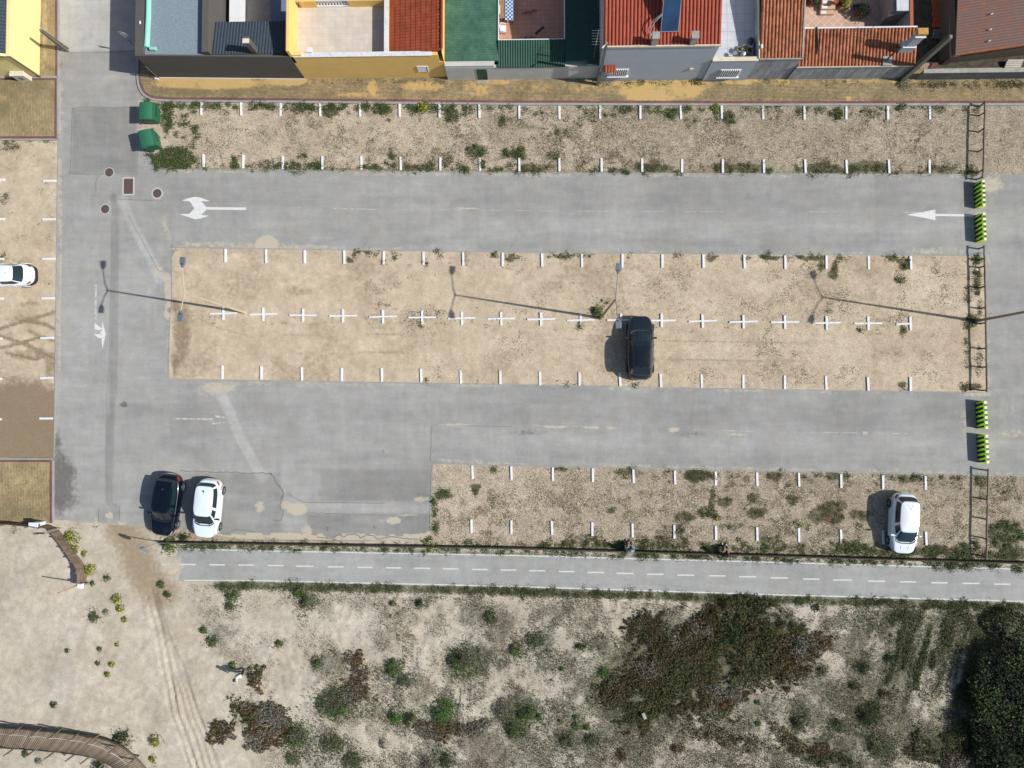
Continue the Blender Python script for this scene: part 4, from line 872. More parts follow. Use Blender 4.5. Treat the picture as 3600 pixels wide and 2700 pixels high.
m = MB(); corr(m, (xr1, yi+.01, hC+.2), (xr1, YB, hC+.2), (xr0-.05, yi+.01, hC-.25), .21, .05, 'barrel', .36, .03); m.build('tile_roof', M_otile, t)
m = MB()
for i in range(22): m.tube([(xr1-.03, yi+.1+i*.45, hC+.25), (xr1-.03, yi+.56+i*.45, hC+.27)], [.085, .10], 8)
m.build('ridge_tiles', M_otile, t, smooth=50)
ye = G(*T(1, 0, 1662, 560), hC).y
MB().box(xr1+.002, xC1, yf, YB, 0, hC+.30).build('end_wall', M_yel, t)
vx = Gy(*T(1, 0, 1395, 573), yf), Gy(*T(1, 0, 1490, 618), yf)
wv = window(t, vx[0].x, vx[1].x, vx[1].z, vx[0].z, yf, 0, M_white, M_shut, False)
m = MB()
for i in range(6): m.box(vx[0].x+.02, vx[1].x-.02, yf-.04, yf-.022, vx[1].z+.05+i*(vx[0].z-vx[1].z-.08)/6, vx[1].z+.08+i*(vx[0].z-vx[1].z-.08)/6)
m.build('slats', M_white, wv)
q = G(*T(1, 0, 500, 455), zf); qt = zf+.95
v = MB().box(q.x-.09, q.x+.12, yi+.05, yi+.26, zf+.002, qt).build('vent_stack', M_yel, t); MB().box(q.x-.16, q.x+.19, yi+.0, yi+.33, qt+.003, qt+.12).build('cap', M_white, v)
# ---- low house under green sheets
p0 = G(1576, 282); p1 = G(2097, 287.5); xD0, xD1 = p0.x, p1.x-.01; yf = p0.y-.03; hD = hgt((1576, 282.5), (1577, 226)); 
xc0 = at(2, 205, 300, hD).x; xc1 = at(2, 1045, 300, hD).x; yc = at(2, 600, 520, hD).y
t = thing('green_roofed_house', 'low grey house roofed in green corrugated sheets round a courtyard', 'house', (xD0, yf, 0))
xm = at(2, 1060, 800, hD).x; xl = at(2, 185, 800, hD).x
m = MB().box(xD0, xD1, yf, yf+.2, 0, hD-.32); m.box(xD0, xl-.25, yf+.203, yf+.5, 0, hD-.1).box(xD0, xc0-.08, yf+.503, YB, 0, hD-.35).box(xc1+.05, xD1, yf+.203, YB, 0, hD-.35).box(xc0-.079, xc1+.049, yf+.203, yc-.1, 0, hD-.36)
m.box(xD0, xl-.28, yf+.01, yf+.2, hD-.317, hD-.06); m.build('wall', M_rough, t)
MB().box(xc0-.07, xc1+.04, yc-.098, YB, .0, .10).build('courtyard_floor', M_ptile, t)
m = MB(); corr(m, (xD0+.03, yf+.35, hD+.0), (xD0+.03, YB, hD+.0), (xc0-.02, yf+.35, hD-.1), .17, .035); m.build('left_roof_sheet', M_green, t)
m = MB(); corr(m, (xl, yf-.06, hD-.22), (xm, yf-.06, hD-.22), (xl, yc, hD+.02), .17, .05); m.build('front_roof_sheet', M_grn2, t)
m = MB(); corr(m, (xm+.01, yf+.22, hD-.02), (xm+.01, YB, hD-.02), (xD1-.02, yf+.22, hD+.16), .17, .035); m.build('right_roof_sheet', M_grn2, t)
m = MB().box(xc0-.09, xc0-.02, yc-.01, YB, hD-.05, hD+.03); m.box(xc0-.018, xc1+.03, yc-.0, yc+.07, hD-.05, hD+.032).box(xc1-.0, xc1+.045, yc+.072, YB, hD-.2, hD+.02); m.build('gutter', M_white, t)
dv = Gy(*T(1, 0, 1905, 598), yf), Gy(*T(1, 0, 2005, 690), yf)
d_ = MB().box(dv[0].x, dv[1].x, yf-.03, yf-.004, .12, min(hD-.45, dv[0].z)).build('door', M_grn2, t); MB().box(dv[0].x-.06, dv[1].x+.06, yf-.22, yf-.005, 0, .115).build('step', M_cem, d_)
MB().box(dv[1].x-.16, dv[1].x-.06, yf-.05, yf-.032, .2, .7).build('mat', M_blk, d_)
# courtyard things
def legged(t, x0, x1, y0, y1, z, mat, hl=.4):
    MB().box(x0, x1, y0, y1, z+hl, z+hl+.05).build('seat', mat, t, bevel=.01)
    for a in (x0+.04, x1-.08):
        for b in (y0+.04, y1-.08): MB().box(a, a+.05, b, b+.05, z, z+hl-.002).build('leg', mat, t)
zc = .10
a = at(2, 275, 265, .55); b = at(2, 385, 0, .55)
t = thing('courtyard_bench', 'wooden bench under the blue checked cloth in the pink courtyard', 'bench', (a.x, a.y, zc))
legged(t, a.x+.03, b.x-.03, a.y, b.y+.4, zc, M_wood, .38); MB().box(a.x-.35, a.x-.02, a.y, b.y+.4, zc+.7, zc+.75).build('backrest', M_wood, t)
n = N('checked_cloth', .9); ck = n.n('ShaderNodeTexChecker'); mp = n.n('ShaderNodeMapping'); n.inp(mp.inputs[0], n.P()); n.inp(ck.inputs['Vector'], mp.outputs[0]); ck.inputs['Scale'].default_value = 7.5
n.inp(ck.inputs[1], A(205, 225, 238)); n.inp(ck.inputs[2], A(50, 92, 160)); M_check = n.col(ck.outputs[0])
tag(MB().box(a.x, b.x, a.y-.02, b.y+.45, zc+.44, zc+.53).build('checked_cloth', M_check, bevel=.03), 'blue and white checked cloth spread over the courtyard bench', 'cloth')
a = at(2, 215, 180, .9); b = at(2, 258, 65, .9)
t = thing('white_chair', 'white plastic chair beside the checked bench in the pink courtyard', 'chair', (a.x, a.y, zc))
legged(t, a.x, b.x+.2, a.y, b.y, zc, M_white); MB().box(a.x-.06, a.x-.003, a.y, b.y, zc+.45, zc+.85).build('backrest', M_white, t, bevel=.02)
a = at(2, 225, 390, .8); b = at(2, 245, 300, .8)
t = thing('garden_armchair', 'white curved garden armchair against the left courtyard wall', 'chair', (a.x, a.y, zc))
legged(t, a.x-.05, a.x+.35, a.y, b.y, zc, M_white)
MB().tube([(a.x+.35, a.y-.02, zc+.62), (a.x+.0, a.y-.04, zc+.7), (a.x-.1, (a.y+b.y)/2, zc+.75), (a.x, b.y+.04, zc+.7), (a.x+.35, b.y+.02, zc+.62)], .03).build('armrest', M_white, t, smooth=True)
a = at(2, 677, 435, .12); b = at(2, 775, 350, .12)
tag(MB().obox(((a.x+b.x)/2, (a.y+b.y)/2, zc+.02), ((b.x-a.x)*.55, (b.y-a.y)*.55, 0), (.05, -.05, 0), (0, 0, .018)).build('rubber_mat', M_blk), 'black rubber strip mat lying askew on the pink courtyard tiles', 'mat')
for (x, col, lab) in ((548, (90, 100, 110), 'dark grey shoe pair'), (578, (150, 155, 160), 'light grey shoe pair'), (622, (220, 100, 60), 'orange shoe pair'), (660, (110, 190, 90), 'green shoe pair')):
    a = at(2, x, 490, .2); mt = plain('shoe_%d' % x, A(*col), .7)
    t = thing('shoes', lab+' lined up along the courtyard gutter wall', 'shoes', (a.x, a.y, zc), 'shoes in the pink courtyard')
    for dx in (-.055, .055): MB().lathe((a.x+dx, a.y+.1, zc), [(.045, 0), (.048, .03), (.03, .07), (.01, .08)], 10).box(a.x+dx-.04, a.x+dx+.04, a.y-.08, a.y+.1, zc, zc+.05).build('shoe', mt, t)
a = at(2, 490, 180, .2); b = at(2, 700, 140, .2)
m = MB(); r_ = random.Random(3); P = [a.lerp(b, i/7)+Vector((0, r_.uniform(-.06, .06), r_.uniform(0, .12))) for i in range(8)]; m.tube(P, [.02, .035, .05, .04, .06, .05, .045, .02], 7)
for i in (2, 3, 4, 5, 6): m.tube([P[i], P[i]+Vector((r_.uniform(-.1, .1), r_.uniform(-.15, .2), .08))], [.03, .008], 6)
tag(m.build('driftwood_branch', plain('bleached_wood', A(120, 100, 84), .9), smooth=True), 'twisted driftwood branch lying in the middle of the pink courtyard', 'branch')
MST = []
a = at(2, 1420, 790, hD+.12); 
t = thing('antenna_mast', 'rusty brown antenna mast standing on the dark green roof sheet', 'antenna', (a.x, a.y, hD))
hm = 3.3; MB().tube([(a.x, a.y, hD+.05), (a.x, a.y, hD+hm)], .035).build('mast', plain('rusty_pipe', A(112, 72, 60), .7, .2), t)
MB().box(a.x-.4, a.x+.4, a.y-.35, a.y+.1, hD+.17, hD+.2).build('base_plate', M_grn2, t)
m = MB().bar((a.x-.1, a.y-.5, hD+hm-.1), (a.x+.1, a.y+.5, hD+hm-.1), .02, .02)
for i in range(6): yy = a.y-.45+i*.18; m.bar((a.x-.35, yy, hD+hm-.08), (a.x+.35, yy, hD+hm-.08), .012, .012)
m.build('aerial', M_metal, t)
# ---- grey-blue two-storey house with orange barrel tiles
p0 = G(2097, 287.5); p1 = G(2467, 287); xE0, xE1 = p0.x, p1.x-.01; yf = p0.y; hE = hgt((2097, 287), (2123.5, 160.7))
t = thing('grey_blue_house', 'tall grey blue house with orange barrel tiles and solar heater', 'house', (xE0, yf, 0))
sl = .32
MB().hexa([(xE0, yf, 0), (xE1, yf, 0), (xE1, YB, 0), (xE0, YB, 0)], [(xE0, yf, hE-.12), (xE1, yf, hE-.12), (xE1, YB, hE-.12+sl*(YB-yf)*.5), (xE0, YB, hE-.12+sl*(YB-yf)*.5)]).build('wall', M_grey, t)
xo0 = at(2, 1555, 300, hE).x; xo1 = G(*T(2, 0, 1797, 370), hE).x
xL = max(xE0-.02, xo0)
m = MB(); corr(m, (xL, yf+.02, hE-.02), (xE1+.03, yf+.02, hE-.02), (xL, YB, hE-.02+sl*(YB-yf)*.5), .235, .085, 'barrel', .45, .015, 8); m.build('tile_roof', M_otile2, t)
MB().box(xE0-.01, xE1+.05, yf-.07, yf+.015, hE-.13, hE+.03).build('eaves_band', M_cream, t)
def roofz(y): return hE-.02+sl*(y-yf)*.5
for lab, tx, in (('left', 1222), ('right', 1557)):
    q = G(*T(2, 0, tx, 372), hE+.05)
    c_ = MB().box(q.x-.17, q.x+.17, yf-.04, yf+.3, hE-.05, hE+.95).build('chimney', M_cem, t); MB().box(q.x-.23, q.x+.23, yf-.10, yf+.36, hE+.953, hE+1.05).build('cap', M_cem, c_)
wv = Gy(*T(2, 0, 845, 598), yf), Gy(*T(2, 0, 990, 648), yf); window(t, wv[0].x+.03, wv[1].x, wv[1].z, wv[0].z, yf, 9)
q = Gy(*T(2, 0, 848, 568), yf); hd = MB(); corr(hd, (q.x-.4, yf-.42, q.z-.1), (q.x+.4, yf-.42, q.z-.1), (q.x-.4, yf-.01, q.z+.1), .2, .05, 'barrel', 0); hd = hd.build('meter_hood', M_otile2, t)
MB().box(q.x-.35, q.x+.2, yf-.28, yf-.003, q.z-.75, q.z-.2).build('meter_housing', M_grey, hd)
q = Gy(*T(2, 0, 1550, 593), yf); MB().box(q.x-.12, q.x+.12, yf-.08, yf-.003, q.z-.08, q.z+.1).build('wall_lamp', M_cream, t)
# solar heater on the roof
sA = G(*T(2, 0, 1280, 283), hE+.12); sB = G(*T(2, 0, 1435, 290), hE+.12); dY = 1.9; dZ = 1.35
t = thing('solar_heater', 'blue solar water heater panel tilted on the orange barrel roof', 'solar heater', (sA.x, sA.y, hE))
o0 = Vector((sA.x, sA.y, roofz(sA.y)+.12)); u = Vector((sB.x-sA.x, 0, 0)); v = Vector((0, dY, dZ)); nn = u.cross(v).normalized()*.05
MB().hexa([o0-nn, o0+u-nn, o0+u+v-nn, o0+v-nn], [o0+nn, o0+u+nn, o0+u+v+nn, o0+v+nn]).build('panel_frame', M_metal, t)
e = nn*1.06; i0 = o0+u*.04+v*.02; uu = u*.92; vv = v*.96
MB().hexa([i0+e*.97, i0+uu+e*.97, i0+uu+vv+e*.97, i0+vv+e*.97], [i0+e*1.1, i0+uu+e*1.1, i0+uu+vv+e*1.1, i0+vv+e*1.1]).build('collector', M_blue, t)
MB().tube([o0+v+Vector((-.25, .2, .15)), o0+v+u+Vector((.25, .2, .15))], .27, 18).build('tank', M_metal, t, smooth=40)
m = MB()
for dx in (0, u.x): m.bar(o0+v+Vector((dx, .1, 0)), (o0.x+dx, o0.y+dY+.1, roofz(o0.y+dY)), .05, .05)
m.build('support', M_metal, t)
m = MB().tube([o0+Vector((-.0, .75, .65)), o0+Vector((-.45, .35, .55)), o0+Vector((-.62, .1, .4)), o0+Vector((-.66, -.1, .2)), o0+Vector((-.6, -.3, .1))], .028, 8).tube([o0+Vector((-.0, .82, .68)), o0+Vector((-.55, .45, .5)), o0+Vector((-.8, .1, .3)), o0+Vector((-.78, -.15, .15))], .022, 8)
m.build('pipes', M_metal, t, smooth=True)
# ---- lower grey house with roof terrace
p0 = G(2467, 287); p1 = G(2617.8, 281); xF0, xF1 = p0.x, p1.x-.01; yf = p0.y; hF = hgt((2617.8, 281), (2665, 205.5)); zt = hF-.85
t = thing('terrace_house', 'low grey blue house with pale tiled roof terrace beside the tall one', 'house', (xF0, yf, 0))
MB().box(xF0, xF1, yf, YB, 0, zt-.04).box(xF0, xF1, yf, yf+.2, zt-.038, hF-.05).build('wall', M_grey, t)
MB().box(xF0, xF1, yf+.203, YB, zt-.037, zt).build('terrace_floor', M_gtile, t)
MB().box(xF0+.0, xF1+.02, yf-.04, yf+.24, hF-.048, hF+.01).build('coping', M_cream, t)
wv = Gy(*T(2, 0, 1797, 603), yf), Gy(*T(2, 0, 1935, 655), yf); window(t, wv[0].x+.1, wv[1].x+.06, wv[1].z, wv[0].z, yf, 9)
def pot(label, k, x, y, z, r, h, mat, plantc, typ='plant_pot'):
    q = at(k, x, y, z+h); t = thing(typ, label, 'plant pot', (q.x, q.y, z))
    MB().lathe((q.x, q.y, z), [(r*.72, 0), (r, h), (r*.86, h+.005), (r*.82, h-.04)], 18).build('pot', mat, t, smooth=40)
    MB().lathe((q.x, q.y, z+h-.05), [(r*.8, 0), (r*.1, .012)], 14).build('soil', M_soil, t)
    if plantc: PLANTS.append((t, (q.x, q.y, z+h-.03), r*plantc[1], plantc[2], plantc[0]))
PLANTS = []
pot('cream pot of yellow green herbs at the left of the terrace pot cluster', 3, 375, 635, zt, .17, .42, M_cream, ('green', .9, .15))
pot('stone pot of dark soil at the top of the terrace pot cluster', 3, 441, 608, zt, .19, .40, M_cem, ('green', .6, .06))
pot('pale pot holding a grey dish beside the blue barrel', 3, 512, 583, zt, .17, .38, M_cream, None)
pot('stone pot of dark greenery nearest the terrace corner', 3, 506, 648, zt, .20, .42, M_cem, ('green', .7, .08))
q = at(3, 430, 680, zt+.5); t = thing('gas_bottle', 'small white gas bottle in front of the terrace pots', 'gas bottle', (q.x, q.y, zt))
MB().lathe((q.x, q.y, zt), [(.13, 0), (.15, .05), (.15, .38), (.10, .46), (.03, .49)], 16).build('bottle', M_white, t, smooth=50); MB().lathe((q.x, q.y, zt+.492), [(.03, 0), (.03, .06)], 8).build('valve', M_blk, t)
q = at(3, 530, 505, zt+.55); t = thing('blue_barrel', 'dark blue barrel lying against the wall behind the pots', 'barrel', (q.x, q.y, zt))
MB().tube([(q.x-.06, q.y-.28, zt+.22), (q.x-.02, q.y-.2, zt+.23), (q.x+.02, q.y+.12, zt+.24), (q.x+.03, q.y+.2, zt+.24)], [.16, .2, .2, .15], 16).build('drum', plain('navy_plastic', A(38, 52, 84), .5), t, smooth=40)
MB().tube([(q.x+.025, q.y+.202, zt+.24), (q.x+.026, q.y+.24, zt+.24)], .06, 10).build('lid', M_blk, t)
q = at(3, 290, 690, zt+.4); t = thing('terrace_stool', 'small grey metal stool left of the terrace pots', 'stool', (q.x, q.y, zt))
MB().lathe((q.x+.1, q.y, zt+.40), [(.15, 0), (.15, .03)], 16).build('seat', M_metal, t)
for dx, dy in ((-.1, -.1), (.1, -.1), (0, .12)): MB().bar((q.x+.1+dx, q.y+dy, zt), (q.x+.1+dx*.6, q.y+dy*.6, zt+.398), .025, .025).build('leg', M_metal, t)
# ---- stained house with weathered tiles
p0 = G(2617.8, 281); hG = hF+.02; xG0 = p0.x; yf = p0.y; xG1 = G(*Z(3, 1180, 740), hG).x
t = thing('stained_house', 'grey stained house with weathered orange tiles beside the roof terrace', 'house', (xG0, yf, 0))
MB().box(xG0, xG1, yf, YB, 0, hG-.1).build('wall', M_stain, t)
zr = lambda y: hG-.05+.16*(y-yf)
m = MB(); xr_ = at(3, 628, 400, hG).x; corr(m, (xr_, yf+.03, hG-.06), (xG1-.04, yf+.03, hG-.06), (xr_, YB, zr(YB)), .225, .09, 'barrel', .42, .02, 8); m.build('tile_roof', M_btile, t)
MB().hexa([(xG0, yf, hG-.098), (xr_-.01, yf, hG-.098), (xr_-.01, YB, hG-.098), (xG0, YB, hG-.098)], [(xG0, yf, hG+.08), (xr_-.01, yf, hG+.08), (xr_-.01, YB, hG+.25), (xG0, YB, hG+.25)]).build('parapet', M_cream, t)
MB().box(xr_, xG1, yf-.05, yf+.025, hG-.13, hG+.0).build('eaves_band', M_cem, t)
MB().hexa([(xG1-.035, yf, hG-.098), (xG1+.05, yf, hG-.098), (xG1+.05, YB, hG-.098), (xG1-.035, YB, hG-.098)], [(xG1-.035, yf, hG+.06), (xG1+.05, yf, hG+.06), (xG1+.05, YB, zr(YB)+.1), (xG1-.035, YB, zr(YB)+.1)]).build('verge_strip', M_cem, t)
q = at(3, 652, 612, hG+.1); MB().box(q.x-.06, q.x+.06, q.y-.12, q.y+.12, zr(q.y)+.05, zr(q.y)+.2).build('roof_vent', M_white, t)
# ---- annexe with low tiled roof
hH = hgt((2830, 281), (2870, 233)); xH0 = xG1+.055; xH1 = G(*T(3, 0, 1140, 692)).x; yf = G(2850, 281.5).y; yh = at(3, 1700, 372, hH+.45).y
t = thing('tiled_annexe', 'low annexe with weathered barrel tiles and patio behind it', 'house', (xH0, yf, 0))
MB().box(xH0, xH1, yf, yh-.05, 0, hH-.08).build('wall', M_stain, t)
m = MB(); corr(m, (xH0-.3+.3, yf+.01, hH-.04), (xH1, yf+.01, hH-.04), (xH0, yh, hH+.42), .225, .09, 'barrel', .42, .02, 8); m.build('tile_roof', M_btile, t)
MB().box(xH0, xH1, yf-.05, yf+.005, hH-.10, hH+.0).build('eaves_band', M_cream, t); MB().box(xH0, xH1-.1, yh+.003, yh+.09, hH+.28, hH+.52).build('ridge_board', M_white, t)
MB().box(xH0+.002, xH1-.3, yh+.1, YB, 0, .12).build('patio_floor', M_dtile, t)
q0 = at(4, 450, 0, 2.0); m = MB().box(q0.x-.05, q0.x+.13, yh+.1, YB, 0, 1.95); m.build('side_wall', M_rough, t)
MB().box(q0.x-.07, q0.x+.15, yh+.1, YB, 1.953, 2.02).build('side_coping', M_terr, t)
q1 = at(4, 60, 100, 2.0); q2 = at(4, 400, 150, 2.0); MB().box(q1.x+.5, q0.x-.06, q2.y, YB, .123, 1.9).build('shed_wall', M_cem, t); MB().box(q2.x-.75, q2.x+.05, q2.y-.1, YB, 2.0, 2.08).build('shed_lid', plain('pale_sheet', A(205, 208, 212), .6), t)
st = at(3, 1430, 165, .5); st2 = at(3, 1610, 0, .5)
m = MB()
for i in range(4): m.box(st.x, st2.x, st.y+i*.28, st.y+(i+1)*.28-.002, .123, .30+i*.17)
sp = m.build('steps', plain('tan_stone', A(205, 170, 145), .9), t)
m = MB()
for i in range(4): m.box(st.x+.05, st.x+.42, st.y+i*.28+.04, st.y+(i+1)*.28-.05, .303+i*.17, .315+i*.17)
m.build('treads', M_white, sp)
# chimneys and flue of the annexe
bq = at(4, 345, 825, hH+.1)
t = thing('tall_chimney', 'tall grey stepped chimney with a tan board on top', 'chimney', (bq.x, bq.y, hH))
MB().box(bq.x-.45, bq.x+.38, bq.y-.02, bq.y+.42, hH-.1, hH+.85).build('lower_stack', M_grey, t); MB().box(bq.x-.47, bq.x+.40, bq.y-.05, bq.y+.44, hH+.853, hH+.90).build('ledge', M_white, t)
MB().box(bq.x-.28, bq.x+.32, bq.y+.02, bq.y+.40, hH+.903, hH+2.1).build('upper_stack', M_grey, t); MB().box(bq.x-.33, bq.x+.36, bq.y-.03, bq.y+.44, hH+2.103, hH+2.15).build('collar', M_white, t)
MB().box(bq.x-.30, bq.x+.34, bq.y+.06, bq.y+.46, hH+2.153, hH+2.45).build('board', plain('chip_board', A(196, 150, 84), .9, 0, .3, 14), t)
fq = at(4, 65, 940, hH+.15)
t = thing('stove_flue', 'rusty stove flue rising from a cement patch on the annexe roof', 'flue', (fq.x, fq.y, hH))
MB().box(fq.x-.2, fq.x+.42, fq.y-.32, fq.y+.3, hH+.02, hH+.16).build('cement_patch', M_cem, t)
MB().tube([(fq.x, fq.y, hH+.1), (fq.x, fq.y, hH+1.9)], .055, 10).build('pipe', plain('rusty_flue', A(84, 62, 58), .7), t, smooth=50); MB().lathe((fq.x, fq.y, hH+1.91), [(.10, 0), (.08, .05), (.02, .1)], 12).build('cowl', M_blk, t)
a = at(3, 1368, 350, hH+.55); b = at(3, 1388, 705, hH+.2)
tag(MB().tube([(a.x, a.y, hH+.58), (b.x, b.y, hH+.28)], .05, 8).build('black_pipe', M_blk), 'black pipe lying down the slope of the annexe tiles', 'pipe')
for lab, x in (('left', 1775), ('right', 1960)):
    a = at(3, x, 560, hH+.3)
    t = thing('antenna_rod', 'thin grey antenna rod on the annexe roof, the %s of the pair' % lab, 'antenna', (a.x, a.y, hH), 'antenna rods on the annexe')
    MB().tube([(a.x, a.y+.3, hH+.2), (a.x, a.y+.3, hH+1.9)], .018, 6).build('rod', M_metal, t)
    MB().box(a.x-.06, a.x+.06, a.y+.24, a.y+.36, hH+.1, hH+.22).build('foot', M_metal, t)
# patio plants
pot('terracotta pot of red leaved plant left on the patio', 3, 1270, 25, .12, .2, .3, M_terr, ('red', 1.6, .45))
pot('small pot of bright green leaves in the patio corner', 3, 1190, 30, .12, .15, .25, M_terr, ('green', 1.6, .35))
pot('terracotta pot with green bush right of the red leaved plant', 3, 1350, 20, .12, .16, .25, M_terr, ('green', 1.8, .4))
pot('pot of dark red leaves beside the patio steps', 3, 1670, 45, .12, .18, .3, M_terr, ('red', 1.7, .4))
pot('pot of pale yellow green shrub behind the patio steps', 3, 1740, 35, .12, .2, .3, M_terr, ('yellow', 2.2, .6))
pot('large pot with the dark green patio bush', 3, 1945, 140, .12, .22, .4, M_terr, ('dark', 2.6, .9))
pot('terracotta pot on the top patio step', 3, 1625, 10, .7, .17, .28, M_terr, None)
# ---- rusty shed behind the block wall
cW = [G(*Z(4, 1145, 845), 2.1), G(*Z(4, 2212, 690), 2.55)]
t = thing('rusty_shed', 'brown shed under rusty corrugated sheeting in the top right corner', 'shed', (cW[0].x, cW[0].y, 0))
u = cW[1]-cW[0]; u2 = u*1.6; dN = Vector((-u.y, u.x, 0)).normalized()*9; dN.z = .9
w0 = cW[0]+Vector((.15, .35, 0)); 
MB().hexa([(w0.x, w0.y, 0), (w0.x+u2.x, w0.y+u2.y, 0), (w0.x+u2.x, YB, 0), (w0.x-.3, YB, 0)], [(w0.x, w0.y, 2.0), (w0.x+u2.x, w0.y+u2.y, 2.5), (w0.x+u2.x, YB, 2.6), (w0.x-.3, YB, 2.1)]).build('wall', M_brown, t)
m = MB(); corr(m, cW[0], cW[0]+Vector((0, 9, .9)), cW[0]+u*1.6, .19, .035); m.build('roof', M_rust, t)
MB().bar(cW[0]+Vector((0, -.02, -.08)), cW[0]+u2+Vector((0, -.02, -.08)), .05, .18).build('fascia', plain('orange_rust', A(168, 104, 54), .9, 0, .3, 5), t)
m = MB()
for x, y in ((1685, 240), (1680, 470), (1675, 637), (1690, 10)): q = G(*Z(4, x, y), 2.5); m.obox((q.x, q.y, 2.45+.1*(q.y-cW[0].y)), (.06, .04, .0), (-.01, .02, 0), (0, 0, .03))
m.build('roof_fixings', M_white, t)
q = G(*Z(4, 1070, 600), 1.5)
t = thing('lean_to', 'grey corrugated lean-to wall beside the rusty shed', 'lean-to', (q.x, q.y, 0))
a = G(*Z(4, 1000, 980), .3); b = G(*Z(4, 1120, 260), 1.7)
m = MB(); corr(m, (a.x+.25, a.y-.1, 1.55), (a.x+.25, a.y+3.4, 1.55), (a.x-.35, a.y-.1, 1.35), .12, .03); m.build('sheet', M_cem, t); MB().box(a.x-.2, a.x+.2, a.y, a.y+3.2, 0, 1.3).build('wall', M_brown, t)
# front block wall
a = G(3216, 283.5); b = G(3700, 285); hJ = hgt((3400, 282.5), (3430, 245))
t = thing('block_wall', 'grey concrete block garden wall in front of the rusty shed', 'wall', (a.x, a.y, 0))
MB().box(a.x, b.x, a.y, a.y+.2, 0, hJ-.05).build('wall', M_block, t); MB().box(a.x-.02, b.x, a.y-.03, a.y+.25, hJ-.047, hJ+.02).build('coping', M_cem, t)
r_ = random.Random(8)
for i, (x, y, lab, col) in enumerate([(870, 190, 'tall orange brick pile in the dark alley beside the shed', (190, 90, 50)), (960, 520, 'grey metal sheet leaning in the dark alley', (130, 135, 138)), (800, 1020, 'maroon plank stack behind the block wall', (130, 84, 74)), (2060, 1000, 'pale plank stack at the right end behind the block wall', (200, 192, 178)), (690, 1020, 'tan rubble heap behind the block wall beside the pole', (190, 165, 135))]):
    q = G(*Z(4, x, y), .3); mt = plain('debris_%d' % i, A(*col), .9, 0, .2, 6)
    m = MB()
    L = (.25, .7, .3, .55, .35)[i]; Wd = (1.0, .25, .14, .28, .14)[i]
    for j in range(5): m.obox((q.x+r_.uniform(-.04, .04), q.y+(j-2)*Wd*.4, .08+.06*j*(i != 0)+.05), (L, 0, 0), (0, Wd*.19, 0), (0, 0, .05))
    tag(m.build(['brick_pile', 'metal_sheet', 'plank_stack', 'plank_stack', 'rubble_heap'][i], mt), lab, ['bricks', 'metal sheet', 'planks', 'planks', 'rubble'][i])
# utility poles
M_conc = plain('concrete_pole', A(118, 116, 104), .95, 0, .12, 2, .2)
def upole(label, base, h, w0_, w1_, dx=0, dy=0, lamp=None):
    b = G(*base); t = thing('utility_pole', label, 'utility pole', (b.x, b.y, 0))
    m = MB()
    def sec(z, s): return [(b.x+dx*z/h+a_*s, b.y+dy*z/h+c_*s, z) for a_, c_ in ((-1, -1), (1, -1), (1, -.35), (-1, -.35))], [(b.x+dx*z/h+a_*s, b.y+dy*z/h+c_*s, z) for a_, c_ in ((-1, .35), (1, .35), (1, 1), (-1, 1))], [(b.x+dx*z/h+a_*s, b.y+dy*z/h+c_*s, z) for a_, c_ in ((-.4, -.349), (.4, -.349), (.4, .349), (-.4, .349))]
    lo = sec(0, w0_/2); hi = sec(h, w1_/2)
    for q_, r2 in zip(lo, hi): m.hexa(q_, r2)
    m.build('pole', M_conc, t)
    MB().box(b.x+dx-.08, b.x+dx+.08, b.y+dy-.08, b.y+dy+.08, h+.003, h+.06).build('cap', M_metal, t)
    if lamp: MB().tube([(b.x+dx, b.y+dy, h-.1), (b.x+dx+lamp[0]*.5, b.y+dy+lamp[1]*.5, h+.15), (b.x+dx+lamp[0], b.y+dy+lamp[1], h+.15)], [.02, .02, .06], 8).build('bracket', M_cream, t, smooth=True)
    return b
upole('short square concrete pole at the street corner by the yellow house', (236, 176), 2.75, .30, .18)
upole('slim concrete pole at the corner of the grey blue house', T(2, 0, 738, 735), 5.75, .20, .13, .05, .03, (-.3, -.35))
upole('big grey concrete pole rising in front of the block wall', T(3, 0, 1150, 692), 5.9, .34, .22)
